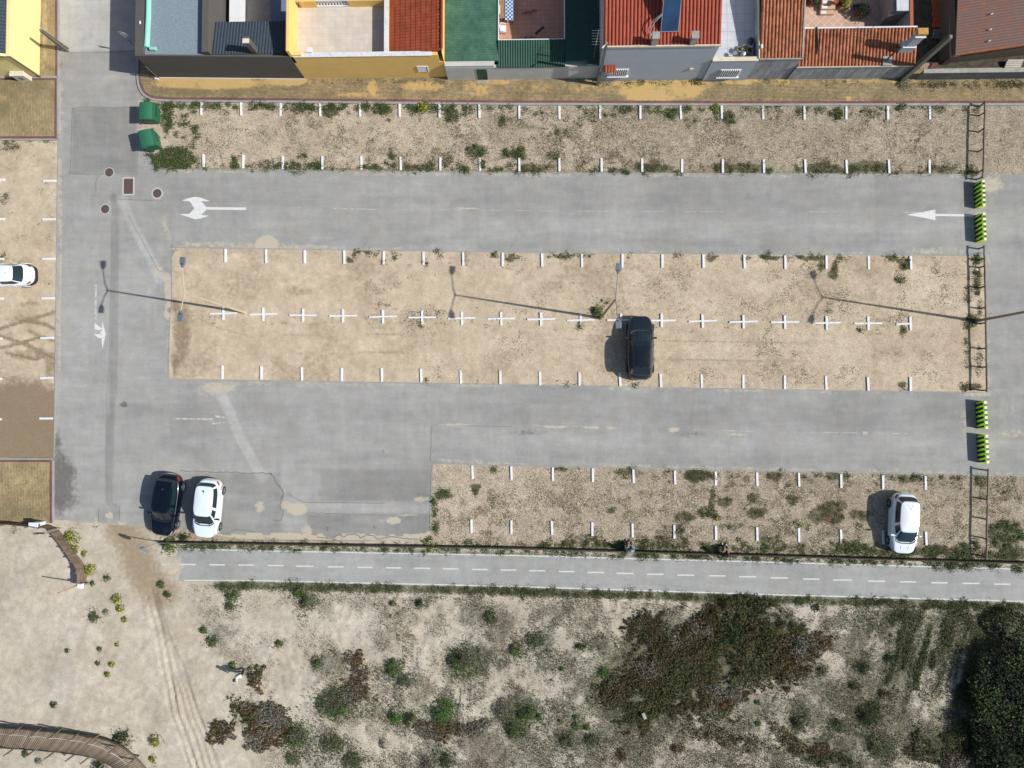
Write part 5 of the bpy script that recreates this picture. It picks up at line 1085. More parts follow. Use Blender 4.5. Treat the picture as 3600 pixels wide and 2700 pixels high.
# ================================================================== OBJECTS
# ---- double arm street lamps
M_head = plain('lamp_head_grey', A(112, 122, 130), .5, .1, .04, 2)
def lamp(label, base, hh, heads, polec, armc):
    b = G(*base); tp = Vector((b.x, b.y, hh))
    t = thing('street_lamp', label, 'street lamp', (b.x, b.y, 0), 'double armed street lamps')
    MB().tube([(b.x, b.y, 0), (b.x, b.y, hh*.5), tuple(tp)], [.10, .075, .045], 10).build('pole', polec, t, smooth=50)
    MB().lathe((b.x, b.y, 0), [(.17, 0), (.17, .03), (.11, .05), (.11, .3)], 12).build('base_collar', polec, t)
    for hp in heads:
        e = G(*hp, hh+.25); d = Vector((e.x-b.x, e.y-b.y, 0)).normalized(); e = Vector((e.x, e.y, hh+.25)); s0 = e-d*.62
        MB().tube([tp-Vector((0, 0, .1)), tp+d*.4+Vector((0, 0, .08)), s0], [.04, .032, .028], 8).build('arm', armc, t, smooth=50)
        n = Vector((-d.y, d.x, 0)); w = .185
        prof = [(-.62, .07), (-.52, .09), (-.46, .15), (-.34, w), (-.05, w*.95), (.0, w*.86)]
        lo = [e+d*a+n*v-Vector((0, 0, .05)) for a, v in prof]+[e+d*a-n*v-Vector((0, 0, .05)) for a, v in prof[::-1]]
        hi = [e+d*a*.98+n*v*.88+Vector((0, 0, .05)) for a, v in prof]+[e+d*a*.98-n*v*.88+Vector((0, 0, .05)) for a, v in prof[::-1]]
        hd = MB().hexa(lo, hi).build('lamp_head', M_head, t, bevel=.015)
        c = e-d*.2-Vector((0, 0, .068)); MB().obox(c, d*.14, n*.12, (0, 0, .012)).build('lens', plain('lamp_lens', (.6, .6, .55), .3), hd)
        c = e-d*.42+Vector((0, 0, .07)); MB().lathe(tuple(c), [(.035, 0), (.035, .03)], 10).build('sensor', M_blk, hd)
    return t
M_pt = plain('tan_pole_paint', A(200, 182, 154), .7, 0, .1, 2); M_pg = plain('galvanised_pole', A(150, 132, 108), .6, .1, .1, 2); M_ag = plain('galvanised_arm', A(150, 150, 142), .5, .3, .1, 3)
lamp('tan double armed lamp at the left end of the middle strip', T(0, 1, 2115, 1040), 8.85, [T(0, 1, 1578, 562), T(0, 1, 1556, 1116)], M_pt, M_pt)
lamp('grey double armed lamp beside the dark parked car', T(2, 1, 765, 1088), 9.1, [T(2, 1, 925, 616), T(2, 1, 921, 1178)], M_pg, M_ag)
b_ = T(3, 1, 1795, 1115); N0 = Vector((1870, 1418)); v_ = Vector(b_)-N0; tp_ = N0+v_*(1/(1-9.3/H))
lamp('double armed lamp at the right rail fence, its heads outside the photo', b_, 9.3, [(tp_.x-5, tp_.y-115), (tp_.x-12, tp_.y+112)], M_pg, M_ag)
# ---- striped barriers
def barrier(label, tl, bl, tr):
    a = G(*tl); b = G(*bl); L = (b-a).length; ax = (b-a).normalized(); n = Vector((-ax.y, ax.x, 0))
    if n.x < 0: n = -n
    hB_ = .74; bw = .50; tw = .17
    t = thing('striped_barrier', label, 'barrier', (a.x, a.y, 0), 'striped barriers closing the lanes')
    def face(o0, z0, o1, z1, mb, u0, u1, mi, v0=0., v1=1., k0=None, k1=None):
        pass
    m = MB(); e = .012
    lo = [a, b, b+n*bw, a+n*bw]; s = (bw-tw)/2
    hi = [a+n*s, b+n*s, b+n*(s+tw), a+n*(s+tw)]
    m.hexa([p+Vector((0, 0, .02)) for p in lo], [p+Vector((0, 0, hB_)) for p in hi]); body = m.build('body', M_lime, t, bevel=.015)
    nS = 6; per = L/nS
    for side in (0, 1):   # diagonal black stripes on both slopes
        st = MB(); off = (a if side == 0 else a+n*bw); q = 1 if side == 0 else -1
        p0 = off+Vector((0, 0, .02)); p1 = off+n*s*q+Vector((0, 0, hB_-.03)); up = p1-p0; on = ax.cross(up).normalized()
        if on.dot(n*q) > 0: on = -on
        sh = .13
        for i in range(-1, nS+1):
            u0 = i*per+per*.30; u1 = u0+per*.54
            P = []
            for (u_, v_) in ((u0+sh, 0), (u1+sh, 0), (u1-sh*.4, 1), (u0-sh*.4, 1)): P.append((u_, v_))
            # clip to barrier length
            if P[0][0] > L and P[3][0] > L: continue
            if P[1][0] < 0 and P[2][0] < 0: continue
            P = [(min(max(u_, .0), L), v_) for u_, v_ in P]
            pts = [p0+ax*u_+up*v_+on*.006 for u_, v_ in P]; pts2 = [p-on*.008 for p in pts]
            if (P[1][0]-P[0][0])+(P[2][0]-P[3][0]) < .02: continue
            st.hexa(pts2, pts)
        st.build('stripes', M_blks, t)
    k = 11; pc = plain('pale_lime_paint', A(235, 255, 170), .5, 0, .03)
    for i in range(k):
        u0 = L*i/k; u1 = L*(i+1)/k; q = [a+n*s+ax*u0, a+n*s+ax*u1, a+n*(s+tw)+ax*u1, a+n*(s+tw)+ax*u0]
        MB().hexa([p+Vector((0, 0, hB_+.001)) for p in q], [p+Vector((0, 0, hB_+.008)) for p in q]).build('check', pc if i % 2 == 0 else M_blks, t)
M_lime = plain('lime_plastic', (.58, .90, .03), .5, 0, .05, 3); _b = M_lime.node_tree.nodes['Principled BSDF']; _b.inputs['Subsurface Weight'].default_value = 1.0; _b.inputs['Subsurface Radius'].default_value = (.7, 1.1, .05); _b.inputs['Subsurface Scale'].default_value = .9; M_blks = plain('black_paint', (.012, .016, .022), .5, 0, .1, 3)
barrier('lime and black striped barrier at the top of the upper lane', T(3, 0, 1772, 1585), T(3, 1, 1780, 145), 0)
barrier('lime and black striped barrier under the tail of the white arrow', T(3, 1, 1778, 205), T(3, 1, 1788, 438), 0)
barrier('lime and black striped barrier at the top of the lower lane', T(3, 2, 1788, 150), T(3, 2, 1800, 385), 0)
barrier('lime and black striped barrier at the bottom of the lower lane', T(3, 2, 1798, 438), T(3, 2, 1810, 678), 0)
# ---- timber rail fences
M_log = plain('weathered_log', A(122, 110, 96), .9, 0, .25, 3, .3)
def rail(label, pts, hts=.66):   # base F points of posts
    P = [G(*p) for p in pts]; t = thing('rail_fence', label, 'rail fence', tuple(P[0]), 'timber rail fences across the car park')
    r_ = random.Random(len(pts)); m = MB()
    Q = []
    for i in range(len(P)-1):
        k = 3
        for j in range(k): q = P[i].lerp(P[i+1], j/k); Q.append(Vector((q.x+r_.uniform(-.015, .015), q.y, hts+r_.uniform(-.01, .01))))
    Q.append(Vector((P[-1].x, P[-1].y, hts)))
    Q[0] = Q[0]+(Q[0]-Q[1]).normalized()*.12; Q[-1] = Q[-1]+(Q[-1]-Q[-2]).normalized()*.12
    m.tube(Q, [.058+r_.uniform(-.006, .006) for _ in Q], 8); m.build('rail', M_log, t, smooth=60)
    for p in P: MB().tube([(p.x, p.y, 0), (p.x, p.y, hts-.02)], .055, 8).build('post', M_log, t, smooth=60)
def fx3(r, x, ys): return [T(3, r, x if not callable(x) else x(y), y) for y in ys]
rail('timber rail fence across the right end of the top strip', [T(3, 0, 1822, 922), T(3, 0, 1822, 1003), T(3, 0, 1816, 1142), T(3, 0, 1812, 1313), T(3, 0, 1808, 1492), T(3, 0, 1803, 1553)])
rail('long timber rail fence closing the middle strip on the right', [T(3, 1, 1816, 492), T(3, 1, 1818, 590), T(3, 1, 1820, 655), T(3, 1, 1824, 828), T(3, 1, 1828, 1008), T(3, 1, 1830, 1138), T(3, 1, 1833, 1355), T(3, 1, 1836, 1515), T(3, 2, 1838, 55)])
rail('timber rail fence across the right end of the bottom strip', [T(3, 2, 1848, 740), T(3, 2, 1843, 990), T(3, 2, 1840, 1158), T(3, 2, 1838, 1325), T(3, 2, 1834, 1480)])
# ---- low dark palisade beside the cycle path
M_stake = plain('dark_stake', (.075, .065, .045), .95, 0, .35, 6)
FENCE = [(563, 1904), (900, 1909.5), (1800, 1923.7), (2700, 1950), (3700, 1979)]
FL = resample(FW(FENCE), 560)
t = thing('palisade_fence', 'long low dark palisade fence between car park and cycle path', 'fence', (FL[0].x, FL[0].y, 0))
m = MB(); r_ = random.Random(4)
for p in FL[:-1]: h_ = .46+r_.uniform(-.02, .03); m.lathe((p.x, p.y+r_.uniform(-.008, .008), -.02), [(.045, 0), (.045, h_-.02), (.015, h_)], 6)
m.build('stakes', M_stake, t, fixn=False)
m = MB(); q = resample(FW(FENCE), 120)
for z_ in (.30, .12):
    for i in range(120): m.bar((q[i].x, q[i].y-.065, z_), (q[i+1].x, q[i+1].y-.065, z_), .03, .06)
m.build('back_rail', M_stake, t, fixn=False)
# ---- round covers and grate
M_iron = plain('cast_iron', A(98, 82, 78), .8, .1, .2, 12, .4); M_ring = plain('pale_concrete', A(196, 192, 184), .9, 0, .08, 4)
def manhole(label, F, r, ring=None, mat=None):
    c = G(*F); t = thing('manhole_cover', label, 'manhole cover', (c.x, c.y, .016))
    if ring: MB().lathe((c.x, c.y, .014), [(ring, 0), (ring, .010), (r+.012, .011), (r+.011, .0)], 32).build('frame', M_ring, t)
    m = MB().lathe((c.x, c.y, .016), [(r, 0), (r, .012), (r*.3, .014)], 32); 
    for i in range(-3, 4): L = math.sqrt(max(0, (r*.85)**2-(i*r*.24)**2)); m.box(c.x-L, c.x+L, c.y+i*r*.24-.012, c.y+i*r*.24+.012, .0285, .036)
    m.build('lid', mat or M_iron, t)
manhole('dark round cover on the edge of the bluish asphalt patch', T(0, 0, 945, 1490), .30, .36)
manhole('dark round cover left of the diagonal pale trench', T(0, 1, 910, 148), .30, .38)
manhole('round cover in a wide pale ring near the double headed arrow', T(0, 1, 1360, 12), .31, .43)
manhole('reddish round cover among moss in the bottom strip', T(3, 2, 515, 1155), .31, None, plain('red_cover', A(140, 98, 88), .9, 0, .15, 9))
manhole('small pale cover in the broken patch of the side lot', T(1, 2, 248, 1045), .28, None, plain('tan_cover', A(190, 180, 160), .9, 0, .1, 9))
a = G(*T(0, 0, 1072, 1545)); b = G(*T(0, 1, 1150, 17)); t = thing('drain_grate', 'rectangular brown drain grate in a pale concrete frame', 'drain grate', (a.x, a.y, .016))
m = MB(); o = .11
m.box(a.x-o, b.x+o, a.y, a.y+o, .014, .027).box(a.x-o, b.x+o, b.y-o, b.y, .014, .027).box(a.x-o, a.x, b.y, a.y, .014, .027).box(b.x, b.x+o, b.y, a.y, .014, .027); m.build('frame', M_ring, t)
m = MB().box(a.x+.002, b.x-.002, b.y+.002, a.y-.002, .014, .02)
for i in range(8): y = b.y+(i+.5)*(a.y-b.y)/8; m.box(a.x+.03, b.x-.03, y-.03, y+.03, .0202, .03)
m.build('grate', M_iron, t)
# ---- waste containers
M_bin = plain('green_bin_plastic', A(44, 104, 76), .5, 0, .06, 2); M_bin2 = plain('green_bin_lid', A(50, 114, 82), .42, 0, .06, 2)
def container(label, c, rot):
    o = thing('waste_container', label, 'waste container', (0, 0, 0), 'green waste containers')
    L, W, h = .50, .56, 1.12
    MB().hexa([(-L*.86, -W*.92, .18), (L*.86, -W*.92, .18), (L*.86, W*.92, .18), (-L*.86, W*.92, .18)], [(-L, -W, h), (L, -W, h), (L, W, h), (-L, W, h)]).build('body', M_bin, o, bevel=.03)
    m = MB(); m.grid(lambda u, v: (-L-.05+u*(2*L+.10), -W-.05+v*(2*W+.1), h+.02+.17*math.sin(PI*min(1, .18+u*.9)) if True else 0), 12, 2)
    m.hexa([(-L-.05, -W-.05, h+.003), (L+.05, -W-.05, h+.003), (L+.05, W+.05, h+.003), (-L-.05, W+.05, h+.003)], [(-L-.05, -W-.05, h+.06), (L+.05, -W-.05, h+.06), (L+.05, W+.05, h+.06), (-L-.05, W+.05, h+.06)])
    n_ = 12; prof = [(-L-.04+(2*L+.08)*i/n_, h+.065+.15*math.sin(PI*(.12+.80*i/n_))-.05) for i in range(n_+1)]
    for s in (-1, 1):
        vs = [(x, s*(W+.045), z) for x, z in prof]+[(x, s*(W+.045), h+.05) for x, z in prof]; m.add(vs, [(i, i+1, n_+2+i, n_+1+i) for i in range(n_)])
    m.build('lid', M_bin2, o, smooth=30)
    MB().tube([(L+.10, -W*.7, h-.02), (L+.13, 0, h-.02), (L+.10, W*.7, h-.02)], .02, 8).build('handle', M_blk, o)
    MB().tube([(-L-.10, -W*.7, h-.02), (-L-.12, 0, h-.02), (-L-.10, W*.7, h-.02)], .02, 8).build('handle', M_blk, o)
    for s in (-1, 1): MB().tube([(0, s*(W+.055), h-.12), (0, s*(W+.12), h-.12)], .04, 10).build('trunnion', M_blk, o)
    for x in (-.33, .33):
        for y in (-.4, .4): MB().tube([(x-.0, y-.025, .09), (x, y+.025, .09)], .09, 14).box(x-.03, x+.03, y-.035, y+.035, .1, .19).build('wheel', M_blk, o)
    o.location = c; o.rotation_euler = (0, 0, rot); return o
q = G(*T(0, 0, 1285, 975), .9); container('upper green waste container at the corner of the top strip', (q.x+.05, q.y, .02), 0.0)
q = G(*T(0, 0, 1288, 1208), .9); container('lower green waste container, turned askew at the top strip', (q.x+.05, q.y, .02), R(14))
# ---- cars
M_tyre = plain('tyre_rubber', (.018, .018, .019), .85, 0, .1, 6); M_rim = plain('alloy_rim', (.32, .33, .35), .35, .6, .05, 4)
M_glassc = plain('car_glass', (.010, .022, .027), .06, 0, .05, 1, 0, .6); M_red = plain('tail_lamp_red', (.28, .008, .01), .2, 0, .05); M_clear = plain('headlamp_glass', (.35, .38, .42), .12, 0, .1, 8)
M_trim = plain('black_trim', (.014, .014, .016), .55, 0, .1, 3)
def carpaint(name, c, rough=.22, metal=.0, coat=.8):
    m = plain(name, c, rough, metal, .015, 1.0, 0, .5, .015); b = m.node_tree.nodes['Principled BSDF']; b.inputs['Coat Weight'].default_value = coat; b.inputs['Coat Roughness'].default_value = .06; return m
def car(label, name, L, W, Ht, paint, c, head, roofm=None, hood=.27, tail=.06, wf=.36, ws=.17, antenna='fin', rails=False, clad=False, spoiler=True, rear_rake=.16, pano=False, creases=False, mirrorm=None, bumper=None, tub=.88):
    o = thing(name, label, 'car', (0, 0, 0))
    hl = L/2; hw = W/2
    def sgn(v): return -1 if v < 0 else 1
    def outline(th, k=1., n=4.2):   # plan outline, front +x
        cx = math.cos(th); sy = math.sin(th); e = 2/n
        x = sgn(cx)*abs(cx)**e; y = sgn(sy)*abs(sy)**e
        ww = hw*(1-.07*max(0, x-.45)/.55*1.0-.045*max(0, -x-.5)/.5)
        return x*hl*k, y*ww*k
    zb = .96 if Ht > 1.5 else .90
    def ztop(x):   # bonnet, scuttle and belt height
        u = (hl-x)/L
        if u < hood: return zb-.02-.20*(1-u/hood)**2.2-.03*(1-u/hood)
        return zb+.02*min(1, (u-hood)/.5)
    nth = 72; vs = []; fs = []
    zs = [(.20, .955), (.24, .985), (.34, 1.0), (.56, 1.0), (.68, .992)]
    rings = []
    for z, k in zs: rings.append([(*outline(2*PI*i/nth, k), z) for i in range(nth)])
    for k, fz in ((.985, .0), (.97, .45), (.945, .75), (.91, .90), (.85, .965), (.72, .99), (.5, 1.0), (.25, 1.0)):
        rg = []
        for i in range(nth):
            x, y = outline(2*PI*i/nth, k); zt = ztop(x)+.035*(1-(y/hw)**2); z0 = .74 if k == .985 else .74
            rg.append((x, y, z0+(zt-z0)*fz if fz else min(.74, zt)))
        rings.append(rg)
    for rg in rings: vs += rg
    m = len(rings)
    fs = [(j*nth+i, j*nth+(i+1) % nth, (j+1)*nth+(i+1) % nth, (j+1)*nth+i) for j in range(m-1) for i in range(nth)]
    fs += [tuple(range(nth-1, -1, -1)), tuple(range((m-1)*nth, m*nth))]
    MB().add(vs, fs).build('body', paint, o, smooth=60)
    if clad:
        vs = []; 
        for z, k in ((.16, .96), (.2, 1.004), (.36, 1.008), (.385, 1.0)): vs += [(*outline(2*PI*i/nth, k), z) for i in range(nth)]
        MB().add(vs, [(j*nth+i, j*nth+(i+1) % nth, (j+1)*nth+(i+1) % nth, (j+1)*nth+i) for j in range(3) for i in range(nth)]).build('cladding', M_trim, o, smooth=60)
    # greenhouse
    xf0 = hl-L*hood+.02; xf1 = hl-L*(hood+ws); xr0 = -hl+L*tail; xr1 = -hl+L*(tail+rear_rake)
    w0 = hw*.90; w1 = hw*(.70 if not pano else .72)
    def S(th, t, off=0.):
        f = xf0+(xf1-xf0)*t; r = xr0+(xr1-xr0)*t; a = (f-r)/2; xc = (f+r)/2; wd = w0+(w1-w0)*t**1.1; n = 5.+3*t
        cx = math.cos(th); sy = math.sin(th); X = sgn(cx)*abs(cx)**(2/n); Y = sgn(sy)*abs(sy)**(2/n)
        taper = 1-.10*max(0, X-.3)/.7*(1-t)-.07*max(0, -X-.4)/.6-.06*max(0, X-.5)/.5*t
        z = zb-.03+(Ht-.07-(zb-.03))*t-.03*max(0, X)*t*0
        bow = .06*(1-Y*Y)*(1 if X > 0 else -.6)*(1-t*.3)
        nx = X*.6; ny = Y; return Vector((xc+X*a+(bow if abs(X) > .8 else 0)+off*cx, Y*wd*taper+off*sy, z+off*.6))
    nt_ = 96; ts = [0, .15, .35, .6, .85, .96, 1.0]; vs = []
    for t_ in ts: vs += [S(2*PI*i/nt_, t_) for i in range(nt_)]
    top = [S(2*PI*i/nt_, 1.0) for i in range(nt_)]; xc = (xf1+xr1)/2
    for k in (.95, .8, .5, .2): 
        for p in top: vs.append(Vector((xc+(p.x-xc)*k, p.y*k, p.z+(Ht-p.z)*(1-k**2.2)**.9)))
    rows_ = len(ts)+4
    fs = [(j*nt_+i, j*nt_+(i+1) % nt_, (j+1)*nt_+(i+1) % nt_, (j+1)*nt_+i) for j in range(rows_-1) for i in range(nt_)]+[tuple(range((rows_-1)*nt_, rows_*nt_))]
    MB().add(vs, fs).build('cabin', paint, o, smooth=50)
    def patch(name, th0, th1, t0, t1, off=.012, mat=M_glassc, n=24, edge=None):
        mb_ = MB(); mb_.grid(lambda u, v: S(th0+(th1-th0)*u, t0+(t1-t0)*v, off), n, 6); return mb_.build(name, mat, o, smooth=60)
    d = R
    patch('windscreen', d(-44), d(44), .0, .93, .014)
    patch('rear_window', d(180-41), d(180+41), .22, .92, .014)
    for s in (1, -1):
        patch('side_window', s*d(58), s*d(86), .22, .90, .012); patch('side_window', s*d(89), s*d(122), .22, .90, .012)
    # cowl
    mb_ = MB(); mb_.grid(lambda u, v: S(d(-46)+d(92)*u, .0, .02+.07*v)+Vector((0, 0, -.0-.03*v+.035)), 24, 2); mb_.build('cowl', M_trim, o)
    for s in (1, -1):   # wipers
        a = S(d(s*8), .04, .03); b = S(d(s*38), .22, .03); MB().bar(a+Vector((0, 0, .03)), b+Vector((0, 0, .03)), .02, .02).build('wiper', M_trim, o)
    if pano:
        mb_ = MB(); x0 = xf1-.18; x1 = xr1+.32; hx = (xf1-xr1)/2; mb_.grid(lambda u, v: (x0+(x1-x0)*u, (v-.5)*2*w1*.76*(1-.06*u), Ht-.07+.07*(1-min(.98, max(abs(x0+(x1-x0)*u-xc)/hx, abs(v-.5)*2*.80))**2.2)**.9+.016), 16, 12); mb_.build('panoramic_roof', M_pano, o, smooth=True)
    if rails:
        for s in (1, -1): MB().tube([(xf1-.25, s*w1*.93, Ht-.06), (xf1-.4, s*w1*.92, Ht+.02), (xr1+.35, s*w1*.90, Ht+.01), (xr1+.2, s*w1*.90, Ht-.06)], .022, 8).build('roof_rail', M_rim, o, smooth=60)
    if spoiler:
        mb_ = MB(); ws = w1*.88; z = Ht-.085
        mb_.hexa([(xr1+.12, -ws, z-.02), (xr1+.12, ws, z-.02), (xr1-.24, ws*.95, z-.06), (xr1-.24, -ws*.95, z-.06)], [(xr1+.12, -ws, z+.045), (xr1+.12, ws, z+.045), (xr1-.24, ws*.95, z-.025), (xr1-.24, -ws*.95, z-.025)]); mb_.build('spoiler', paint, o, bevel=.02)
    if antenna == 'fin': MB().hexa([(xr1+.42, -.025, Ht-.03), (xr1+.24, -.025, Ht-.03), (xr1+.24, .025, Ht-.03), (xr1+.42, .025, Ht-.03)], [(xr1+.30, -.008, Ht+.07), (xr1+.24, -.008, Ht+.07), (xr1+.24, .008, Ht+.07), (xr1+.30, .008, Ht+.07)]).build('antenna', M_trim, o)
    else: MB().tube([(xr1+.45, 0, Ht-.02), (xr1+.15, 0, Ht+.18)], .008, 6).lathe((xr1+.45, 0, Ht-.03), [(.035, 0), (.02, .03)], 8).build('antenna', M_trim, o)
    # wheels
    for x in (hl-L*.195, -hl+L*.19):
        for s in (1, -1):
            yy = s*(hw*(.985 if x > 0 else .995)); r = .325
            w_ = MB().tube([(x, yy-s*.20, r), (x, yy-s*.02, r), (x, yy+s*.022, r)], [r, r, r*.93], 28).build('wheel', M_tyre, o, smooth=30)
            sp = MB().tube([(x, yy+s*.0225, r), (x, yy+s*.026, r)], r*.68, 24).build('rim_recess', M_trim, w_)
            mb_ = MB()
            for k in range(5):
                a = 2*PI*k/5; c_, s_ = math.cos(a), math.sin(a); mb_.obox((x+c_*r*.34, yy+s*.033, r+s_*r*.34), (c_*r*.33, 0, s_*r*.33), (-s_*.035, 0, c_*.035), (0, .006, 0))
            mb_.tube([(x, yy+s*.027, r), (x, yy+s*.04, r)], .06, 12); mb_.build('rim', M_rim, w_)
            # arch lip
            arc = MB(); P = [(x+math.cos(a)*r*1.16, yy+s*.006, r+math.sin(a)*r*1.16) for a in [PI*i/14 for i in range(15)]]; arc.tube(P, .022, 6); arc.build('arch_lip', M_trim if clad else paint, o, smooth=60)
    # mirrors
    for s in (1, -1):
        p = S(s*d(56), .12, .0); q = Vector((p.x-.06, s*(hw+.055), zb+.08))
        mr = MB(); mr.bar(p+Vector((0, -s*.02, .02)), q+Vector((0, -s*.06, -.02)), .08, .05)
        mr.hexa([(q.x-.05, q.y-.10, q.z-.07), (q.x+.09, q.y-.085, q.z-.06), (q.x+.09, q.y+.085, q.z-.06), (q.x-.05, q.y+.10, q.z-.07)], [(q.x-.05, q.y-.095, q.z+.06), (q.x+.06, q.y-.07, q.z+.05), (q.x+.06, q.y+.07, q.z+.05), (q.x-.05, q.y+.095, q.z+.06)]); mr.build('mirror', mirrorm or paint, o, bevel=.015)
    # lamps, plate, handles
    def onout(th, z, k=1.004): x, y = outline(th, k); return Vector((x, y, z))
    for s in (1, -1):
        mb_ = MB(); mb_.grid(lambda u, v: onout(s*d(22+27*u), .60+.13*v+.02*u, 1.004-.012*v)+Vector((0, 0, 0)), 8, 3); mb_.grid(lambda u, v: Vector((*outline(s*d(24+24*u), .985-.07*v), 0))+Vector((0, 0, ztop(outline(s*d(24+24*u), .985-.07*v)[0])-.085+.06*v)), 8, 3); mb_.build('headlight', M_clear, o)
        mb_ = MB(); mb_.grid(lambda u, v: onout(d(180)-s*d(26+22*u), .74+.13*v, 1.006-.035*v), 8, 3); mb_.build('tail_light', M_red, o)
        for x in (.18, -.75): MB().bar((x-.10, s*(hw+.012), zb-.15), (x+.10, s*(hw+.012), zb-.15), .025, .03).build('door_handle', paint, o)
    MB().box(hl+.0, hl+.015, -.26, .26, .40, .51).build('number_plate', M_white, o); MB().box(-hl-.015, -hl-.0, -.26, .26, .50, .61).build('number_plate', M_white, o)
    mb_ = MB(); mb_.grid(lambda u, v: onout(d(-24+48*u), .34+.18*v, 1.006), 10, 2); mb_.build('grille', M_trim, o)
    # panel gaps: bonnet edges, door lines
    mb_ = MB()
    for s in (1, -1):
        P = [Vector((x, s*(hw*.80-.05*(x-xf0)), ztop(x)+.035*(1-.8**2)+.0)) for x in np.linspace(xf0-.02, hl-.28, 8)]; mb_.tube(P, .007, 4)
    mb_.build('bonnet_gap', M_trim, o)
    if creases:
        mb_ = MB()
        for s in (1, -1):
            P = [Vector((x, s*(.20+.10*(hl-x)), ztop(x)+.030)) for x in np.linspace(hl-.62, hl-.25, 6)]; mb_.tube(P, [.006, .016, .02, .02, .014, .004], 6)
        mb_.build('bonnet_crease', paint, o, smooth=True)
    if bumper:
        vs = []
        for z, k in ((.20, .97), (.26, 1.02), (.52, 1.025), (.60, .99)): vs += [Vector((*outline(PI-d(50)+d(100)*i/30, k), z)) for i in range(31)]
        MB().add(vs, [(j*31+i, j*31+i+1, (j+1)*31+i+1, (j+1)*31+i) for j in range(3) for i in range(30)]).build('bumper', bumper, o, smooth=60)
    o.location = (c.x, c.y, .02); o.rotation_euler = (0, 0, math.atan2(head[1], head[0])); return o
M_pano = plain('panoramic_glass', (.008, .012, .016), .05, 0, .05, 1)
P_navy = carpaint('navy_car_paint', (.002, .004, .009), coat=.45); P_grey = carpaint('dark_grey_car_paint', (.010, .013, .018), .22, .0); P_white = carpaint('white_car_paint', (.66, .74, .80)); P_sil = carpaint('silver_white_car_paint', (.70, .74, .78), .25, .1)
P_wh2 = carpaint('plain_white_car_paint', (.72, .76, .76), .3)
car('dark grey crossover with panoramic roof parked in the middle strip', 'parked_car', 4.46, 1.86, 1.60, P_grey, G(2251.5, 1223, .75), (.004, 1), rails=False, clad=True, pano=True, rear_rake=.07, hood=.26, ws=.18, mirrorm=M_trim)
car('dark navy hatchback parked left of the white one', 'parked_car', 4.36, 1.82, 1.50, P_navy, G(579, 1775, .85), (-.140, -1), antenna='fin', rear_rake=.09, hood=.27, ws=.14, tail=.07)
car('white hatchback parked beside the navy one by the palisade', 'parked_car', 4.12, 1.80, 1.50, P_white, G(725, 1788, .85), (-.085, -1), antenna='fin', rear_rake=.055, hood=.25, ws=.16, tail=.06, mirrorm=M_trim, spoiler=False)
car('silver white hatchback parked alone in the bottom strip', 'parked_car', 4.10, 1.78, 1.48, P_sil, G(3183, 1841, .85), (-.055, -1), antenna='whip', rear_rake=.085, hood=.21, ws=.19, tail=.045, spoiler=False, creases=True)
car('white estate car with black bumper cut by the left photo edge', 'parked_car', 4.10, 1.62, 1.46, P_wh2, G(15, 966.5, .8), (-1, -.02), antenna='whip', rear_rake=.17, tail=.10, hood=.25, spoiler=False, bumper=M_trim)
# ---- signs
M_sback = plain('sign_back_grey', A(190, 205, 208), .45, .3, .05, 3); M_galv = plain('galvanised_post', A(168, 172, 172), .5, .3, .06, 3)
def disc(o, name, c, n, r, th, mat, rings=None):
    c = Vector(c); n = Vector(n).normalized()
    return MB().tube([c-n*th/2, c+n*th/2], r, 32).build(name, mat, o)
def sign(label, base, h, r, n, face='nopark', cat='road sign'):
    b = G(*base); t = thing('road_sign', label, cat, (b.x, b.y, 0)); n = Vector((*n, 0)).normalized()
    MB().tube([(b.x, b.y, 0), (b.x, b.y, h+r*.7)], .03, 10).build('post', M_galv, t, smooth=50)
    c = Vector((b.x, b.y, h))+n*.05; pl = disc(t, 'plate', c, n, r, .012, M_sback)
    if face == 'nopark':
        disc(t, 'red_rim', c+n*.008, n, r*.99, .003, plain('sign_red', (.45, .02, .03), .4)); disc(t, 'blue_face', c+n*.0115, n, r*.78, .003, plain('sign_blue', (.02, .06, .28), .4))
        s = n.cross(Vector((0, 0, 1))); dd = (s+Vector((0, 0, 1))).normalized(); MB().obox(c+n*.015, dd*r*.78, dd.cross(n)*r*.10, n*.0015).build('red_bar', plain('sign_red', (.45, .02, .03), .4), t)
    elif face == 'white':
        disc(t, 'red_rim', c+n*.008, n, r*.99, .003, plain('sign_red', (.45, .02, .03), .4)); disc(t, 'white_face', c+n*.0115, n, r*.80, .003, M_white)
    return t
sign('blue and red no parking disc on a post by the wooden fence', (215.5, 1857), 2.3, .36, (.1, 1))
sign('grey backed round sign on a post at the path entrance', (563.5, 1905), 2.25, .35, (-.6, -.8), 'white')
sign('round sign with white and red rim beside the charcoal house', (504, 188), 2.6, .34, (.25, 1), 'white')
b = G(291, 2050); t = thing('wooden_post', 'tall thin wooden pole rising beside the end of the wooden fence', 'pole', (b.x, b.y, 0))
MB().tube([(b.x, b.y, -.2), (b.x+.01, b.y-.0, 2.55)], [.055, .04], 8).build('pole', plain('raw_pole', A(190, 150, 108), .8, 0, .15, 4), t, smooth=60); MB().lathe((b.x, b.y, 2.551), [(.05, 0), (.05, .05)], 8).build('cap', M_terr, t)
b = G(306, 2050); t = thing('white_box', 'small white box on a stub post at the wooden fence end', 'box', (b.x, b.y, 0))
MB().box(b.x-.05, b.x+.05, b.y-.05, b.y+.05, -.2, .62).build('stub_post', M_log, t)
MB().hexa([(b.x-.20, b.y-.17, .622), (b.x+.17, b.y-.21, .622), (b.x+.21, b.y+.16, .622), (b.x-.16, b.y+.20, .622)], [(b.x-.18, b.y-.15, .9), (b.x+.15, b.y-.19, .9), (b.x+.19, b.y+.14, .9), (b.x-.14, b.y+.18, .9)]).build('housing', M_white, t, bevel=.03)
